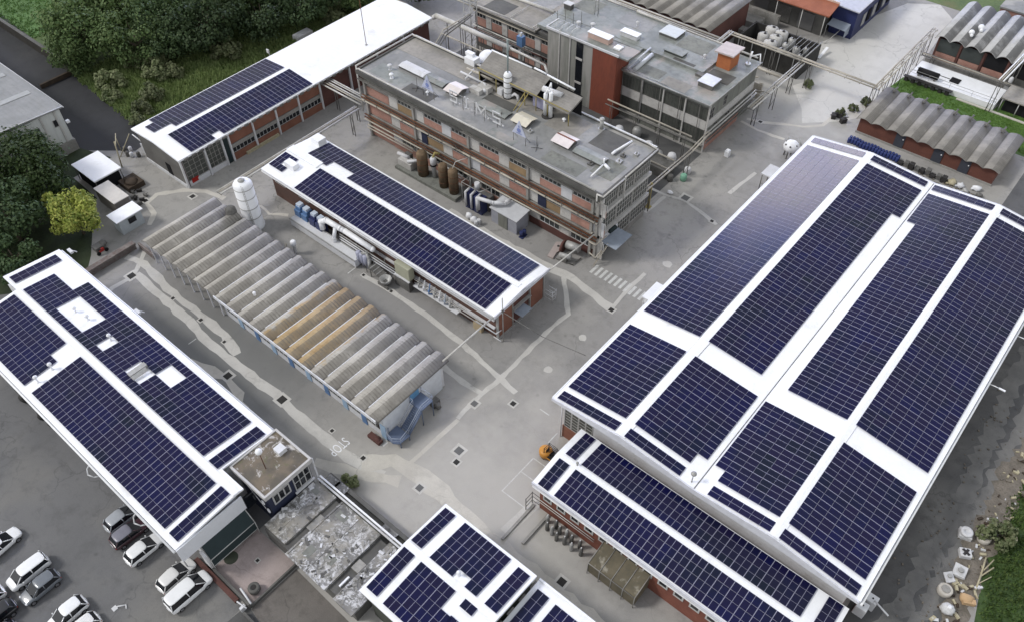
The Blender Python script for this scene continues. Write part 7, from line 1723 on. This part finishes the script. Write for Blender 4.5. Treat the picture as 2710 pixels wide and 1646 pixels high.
# ================================================================== CARS
def sect(b, prof):
    """loft closed rings [(y, [(x,z)...])]"""
    rings = [[b.bm.verts.new((x, y, z)) for x, z in pts] for y, pts in prof]
    n = len(rings[0])
    for r0, r1 in zip(rings, rings[1:]):
        for i in range(n):
            f = b.bm.faces.new((r0[i], r0[(i+1)%n], r1[(i+1)%n], r1[i])); f.smooth = True
    b.bm.faces.new(rings[0]); b.bm.faces.new(rings[-1][::-1])
    bmesh.ops.recalc_face_normals(b.bm, faces=b.bm.faces[:])
def car(label, x, y, rz, col, L_=4.2, Wd=1.78, H=1.5, kind='hatch', roofm=None):
    """front of the car towards local +y"""
    t = thing('parked_car', label, 'car', (x,y,.008), 'cars in the car park', rz)
    k = L_/4.2; w = Wd/2; zb = .9 if H < 1.6 else 1.0
    st = {'hatch':[(-2.1,.82,.55,.8),(-2.0,.94,.3,.95),(-1.5,.99,.22,.97),(-.4,1,.2,.95),(.75,1,.2,.93),(1.35,.98,.22,.84),(1.85,.9,.28,.74),(2.1,.74,.42,.62)],
          'van':[(-2.1,.9,.4,.98),(-2.0,.97,.28,1.0),(-1.0,1,.22,1.0),(.5,1,.22,1.0),(1.1,1,.22,.98),(1.6,.97,.25,.92),(1.95,.9,.3,.82),(2.1,.8,.4,.66)]}[kind]
    b = B(); P = []
    for yy, f, z0, z1 in st:
        z1 = z1*zb/.95; hw = w*f
        P.append((yy*k, [(-hw*.9,z0),(hw*.9,z0),(hw,z0+.14),(hw,(z0+z1)/2+.05),(hw*.95,z1-.03),(hw*.8,z1+.015),(0,z1+.035),(-hw*.8,z1+.015),(-hw*.95,z1-.03),(-hw,(z0+z1)/2+.05),(-hw,z0+.14)]))
    sect(b, P); obj('body', b, col, t, local=True, subsurf=1)
    yr, yf, yr2, yf2 = {'hatch':(-1.95,1.12,-1.55,.28),'van':(-2.02,1.5,-1.85,.72)}[kind]
    b = B()
    lo = [(-w*.86,yr*k),(w*.86,yr*k),(w*.93,yf*k*.7),(w*.76,yf*k),(-w*.76,yf*k),(-w*.93,yf*k*.7)]
    hi = [(-w*.74,yr2*k),(w*.74,yr2*k),(w*.8,yf2*k*.7),(w*.7,yf2*k),(-w*.7,yf2*k),(-w*.8,yf2*k*.7)]
    z0 = zb*.95; z1 = H-.05
    A = [b.bm.verts.new((p[0],p[1],z0)) for p in lo]; C = [b.bm.verts.new((p[0],p[1],z1)) for p in hi]
    for i in range(6): b.bm.faces.new((A[i],A[(i+1)%6],C[(i+1)%6],C[i]))
    b.bm.faces.new(C); bmesh.ops.recalc_face_normals(b.bm, faces=b.bm.faces[:]); obj('windows', b, GLASSD, t, local=True)
    b = B(); R_ = []
    for yy, f, dz in ((yr2*k-.1,.92,-.06),(yr2*k+.15,1.0,.0),(0*k-.3,1.02,.035),(yf2*k-.25,1.0,.02),(yf2*k+.03,.9,-.03)):
        hw = w*.83*f; R_.append((yy, [(-hw,H-.09+dz),(hw,H-.09+dz),(hw*.97,H-.02+dz),(hw*.6,H+.03+dz),(-hw*.6,H+.03+dz),(-hw*.97,H-.02+dz)]))
    sect(b, R_); obj('roof', b, roofm or col, t, local=True, subsurf=1)
    b = B()   # pillars
    for s in (-1,1):
        for (p, q) in (((s*w*.86,yr*k),(s*w*.76,yr2*k)),((s*w*.8,yf*k*.96),(s*w*.73,yf2*k)),((s*w*.92,-.25*k),(s*w*.8,-.3*k))):
            b.cone((p[0],p[1],z0),(q[0],q[1],z1+.02), .05, .05, 6)
    obj('pillars', b, col, t, local=True)
    for s in (-1,1):
        for yy in (-1.3*k,1.32*k):
            b = B(); b.cone((s*(w-.2),yy,.31),(s*(w+.005),yy,.31), .31, n=18); wh = obj('wheel', b, BLACK, t, local=True)
            b = B(); b.cone((s*(w-.02),yy,.31),(s*(w+.015),yy,.31), .19, n=14); obj('rim', b, CHROME, wh, local=True)
        b = B(); b.ball((s*w*.66,1.86*k,.62*zb/.9), .19,.14,.08); obj('headlight', b, LENS, t, local=True)
        b = B(); b.ball((s*w*.8,-1.97*k,.74*zb/.9), .09,.06,.1); obj('tail_light', b, REDL, t, local=True)
        b = B(); b.ball((s*(w+.08),.85*k,zb+.04), .11,.07,.075); obj('mirror', b, col, t, local=True)
    b = B(); b.box(-w*.42,w*.42,2.02*k,2.1*k,.38,.55); obj('grille', b, BLACK, t, local=True)
    b = B(); b.box(-.26,.26,-2.13*k,-2.08*k,.55,.67); obj('number_plate', b, OFFW, t, local=True)
    return t
def paintm(n, c, r=.3): return plain(n, c, r, v=.05, coat=.6, spec=.5)
CW = paintm('car_white', (.78,.79,.8)); CW2 = paintm('car_pearl', (.7,.7,.69)); CS = paintm('car_silver', (.33,.35,.38)); CG = paintm('car_slate', (.13,.145,.165)); CD = paintm('car_black', (.012,.012,.015)); CM = paintm('car_maroon', (.05,.02,.028)); CGL = plain('grey_glass_roof', (.2,.2,.24), .25)
random.seed(1)
car('silver hatchback topmost of the row nosing under the car park hall eave', -61.1,5.55,0, CS, 4.1)
car('dark maroon car with grey glass roof between the silver and white cars under the eave', -58.9,5.0,-.04, CM, 4.2, roofm=CGL)
car('white hatchback nosing under the eave, just right of the maroon car', -56.1,4.95,0, CW, 4.25)
car('white hatchback beside the tall white van at the hall corner', -51.0,5.4,.05, CW2, 4.2)
car('tall white boxy van nearest the terrace kerb', -48.55,5.2,0, CW, 4.9, 1.9, 1.95, 'van')
car('white people carrier facing the viewer, left of the slate grey car', -63.05,-4.3,PI, CW, 4.3, 1.8, 1.62, 'van')
car('slate grey car facing the viewer beside the white people carrier', -60.6,-4.35,PI, CG, 4.1)
car('white car cut by the left picture edge', -68.25,-4.6,.12, CW, 4.3)
car('white car near the bottom edge, left of its half-hidden neighbour', -55.9,-4.1,PI, CW, 4.2, 1.8, 1.55)
car('white car mostly below the bottom edge, right of another white car', -53.35,-4.15,PI, CW2, 4.2)
car('black car in the bottom left corner', -61.1,-8.9,PI, CD, 4.3)
car('white car at the left edge next to the black car', -63.4,-8.9,PI, CW, 4.2)
car('dark car just peeking over the bottom edge', -58.9,-9.8,PI, CD, 4.1)
b = B(); b.tube([(-53.3,-.6,.06),(-52.6,.3,.06),(-52.2,.1,.06)], .08); b.box(-53.4,-52.9,-.9,-.4,0,.1); solo('white_litter', b, OFFW, 'scrap of white litter on the car park below the tall white van', 'litter', (-52.8,-.3,0))
for i,(x,y) in enumerate(((-86.5,6.9),(-84.6,6.6),(-82.9,6.9),(-80.6,6.7),(-78.8,6.9))):
    b = B(); b.ball((x,y,.6), .7,.4,.6,jit=.25); b.tube([(x-.6,y,.3),(x+.5,y-.2,1.1)], .06); solo('parked_scooter_cover', b, IRON, 'dark covered bike under the eave at the far end of the car park hall', 'covered bike', (x,y,0), 'covered bikes under the hall eave')
for x, l in ((-65.4,'upper of two white bent brackets at the gutter of the car park hall'),(-56.6,'lower of two white bent brackets at the gutter of the car park hall')):
    b = B(); b.tube([(x,6.4,5.9),(x-.1,5.9,5.4),(x+.3,5.6,5.0),(x+.9,5.9,4.8),(x+1.1,6.4,4.6)], .07); solo('wall_bracket', b, OFFW, l, 'bracket', (x,6.3,5.3))
for x, y, l in ((-80.9,22.2,'white fixture at the yard gutter of the car park hall'),(-97.4,22.6,'white fixture at the far left corner of the car park hall')):
    b = B(); b.box(x-.5,x+.5,y-.3,y+.1,5.5,5.8); b.tube([(x-.3,y,5.6),(x+.4,y+.5,5.3)], .08); solo('gutter_fixture', b, OFFW, l, 'fixture', (x,y,5.5))
# ================================================================== CAMERA, LIGHT, WORLD
yaw, pit, rol = R(-40.90878621), R(47.94359263), R(-0.85417645)
f = Vector((math.sin(yaw)*math.cos(pit), math.cos(yaw)*math.cos(pit), -math.sin(pit)))
r = Vector((math.cos(yaw), -math.sin(yaw), 0)); u = r.cross(f)
r2 = math.cos(rol)*r+math.sin(rol)*u; u2 = -math.sin(rol)*r+math.cos(rol)*u
cd = bpy.data.cameras.new('camera'); co = bpy.data.objects.new('camera', cd); COL.objects.link(co)
m = Matrix((r2, u2, -f)).transposed().to_4x4(); m.translation = (0,0,82); co.matrix_world = m
cd.sensor_width = 36; cd.lens = 36*2195.0936/2710; cd.clip_end = 3000; cd.clip_start = 1
SC.camera = co
SAZ, SEL = R(-132), R(47)     # sun azimuth from +Y towards +X, elevation
sd = Vector((math.sin(SAZ)*math.cos(SEL), math.cos(SAZ)*math.cos(SEL), math.sin(SEL)))
ld = bpy.data.lights.new('sun', 'SUN'); lo = bpy.data.objects.new('sun', ld); COL.objects.link(lo)
ld.energy = 2.0; ld.angle = R(12); ld.color = (1,.97,.93)
lo.rotation_euler = (-sd).to_track_quat('-Z','Y').to_euler()
W = bpy.data.worlds.new('World'); SC.world = W; W.use_nodes = True
N, L = W.node_tree.nodes, W.node_tree.links
bg = N['Background']
sky = N.new('ShaderNodeTexSky'); sky.sky_type = 'NISHITA'; sky.sun_disc = False
sky.sun_elevation = SEL; sky.sun_rotation = SAZ; sky.dust_density = 3; sky.altitude = 100
tc = N.new('ShaderNodeTexCoord'); dirv = tc.outputs['Generated']
def vdot(v):
    n = N.new('ShaderNodeVectorMath'); n.operation = 'DOT_PRODUCT'; n.inputs[1].default_value = v; L.new(dirv, n.inputs[0]); return n.outputs['Value']
def mr(v, a, c, lo=0, hi=1, smooth=True):
    n = N.new('ShaderNodeMapRange'); n.inputs['From Min'].default_value = a; n.inputs['From Max'].default_value = c
    n.inputs['To Min'].default_value = lo; n.inputs['To Max'].default_value = hi
    if smooth: n.interpolation_type = 'SMOOTHSTEP'
    L.new(v, n.inputs['Value']); return n.outputs[0]
def mul(a, c):
    n = N.new('ShaderNodeMath'); n.operation = 'MULTIPLY'
    L.new(a, n.inputs[0])
    if isinstance(c, (int,float)): n.inputs[1].default_value = c
    else: L.new(c, n.inputs[1])
    return n.outputs[0]
# overcast deck: cool grey, brighter towards the horizon, with a sunlit cloud bank low on the far left
cn = noise(N, L, dirv, 2.6, 5, .6, .3, .7)
deck = mixc(N, L, cn, (6.2,6.6,7.3), (9.0,9.3,9.8))
el = N.new('ShaderNodeSeparateXYZ'); L.new(dirv, el.inputs[0])
deck = mixc(N, L, mr(el.outputs['Z'], .75, .1), deck, (13.5,13.5,13.5))
a0 = R(-27); e0 = R(19)
bank = mr(vdot((math.sin(a0)*math.cos(e0), math.cos(a0)*math.cos(e0), math.sin(e0))), .93, .985)
bank = mul(bank, mr(noise(N, L, dirv, 5, 4, .6, .3, .7), 0, .8, .45, 1))
bankc = mixc(N, L, noise(N, L, dirv, 9, 4, .6, .43, .57), (34,52,118), (150,140,152))
deck = mixc(N, L, bank, deck, bankc)
col = mixc(N, L, .86, sky.outputs[0], deck)
L.new(col, bg.inputs['Color']); bg.inputs['Strength'].default_value = .09
SC.view_settings.view_transform = 'Standard'; SC.view_settings.look = 'None'; SC.view_settings.exposure = 0; SC.view_settings.gamma = 1
SC.render.engine = 'CYCLES'
SC.cycles.max_bounces = 5; SC.cycles.diffuse_bounces = 3; SC.cycles.glossy_bounces = 2; SC.cycles.transmission_bounces = 2
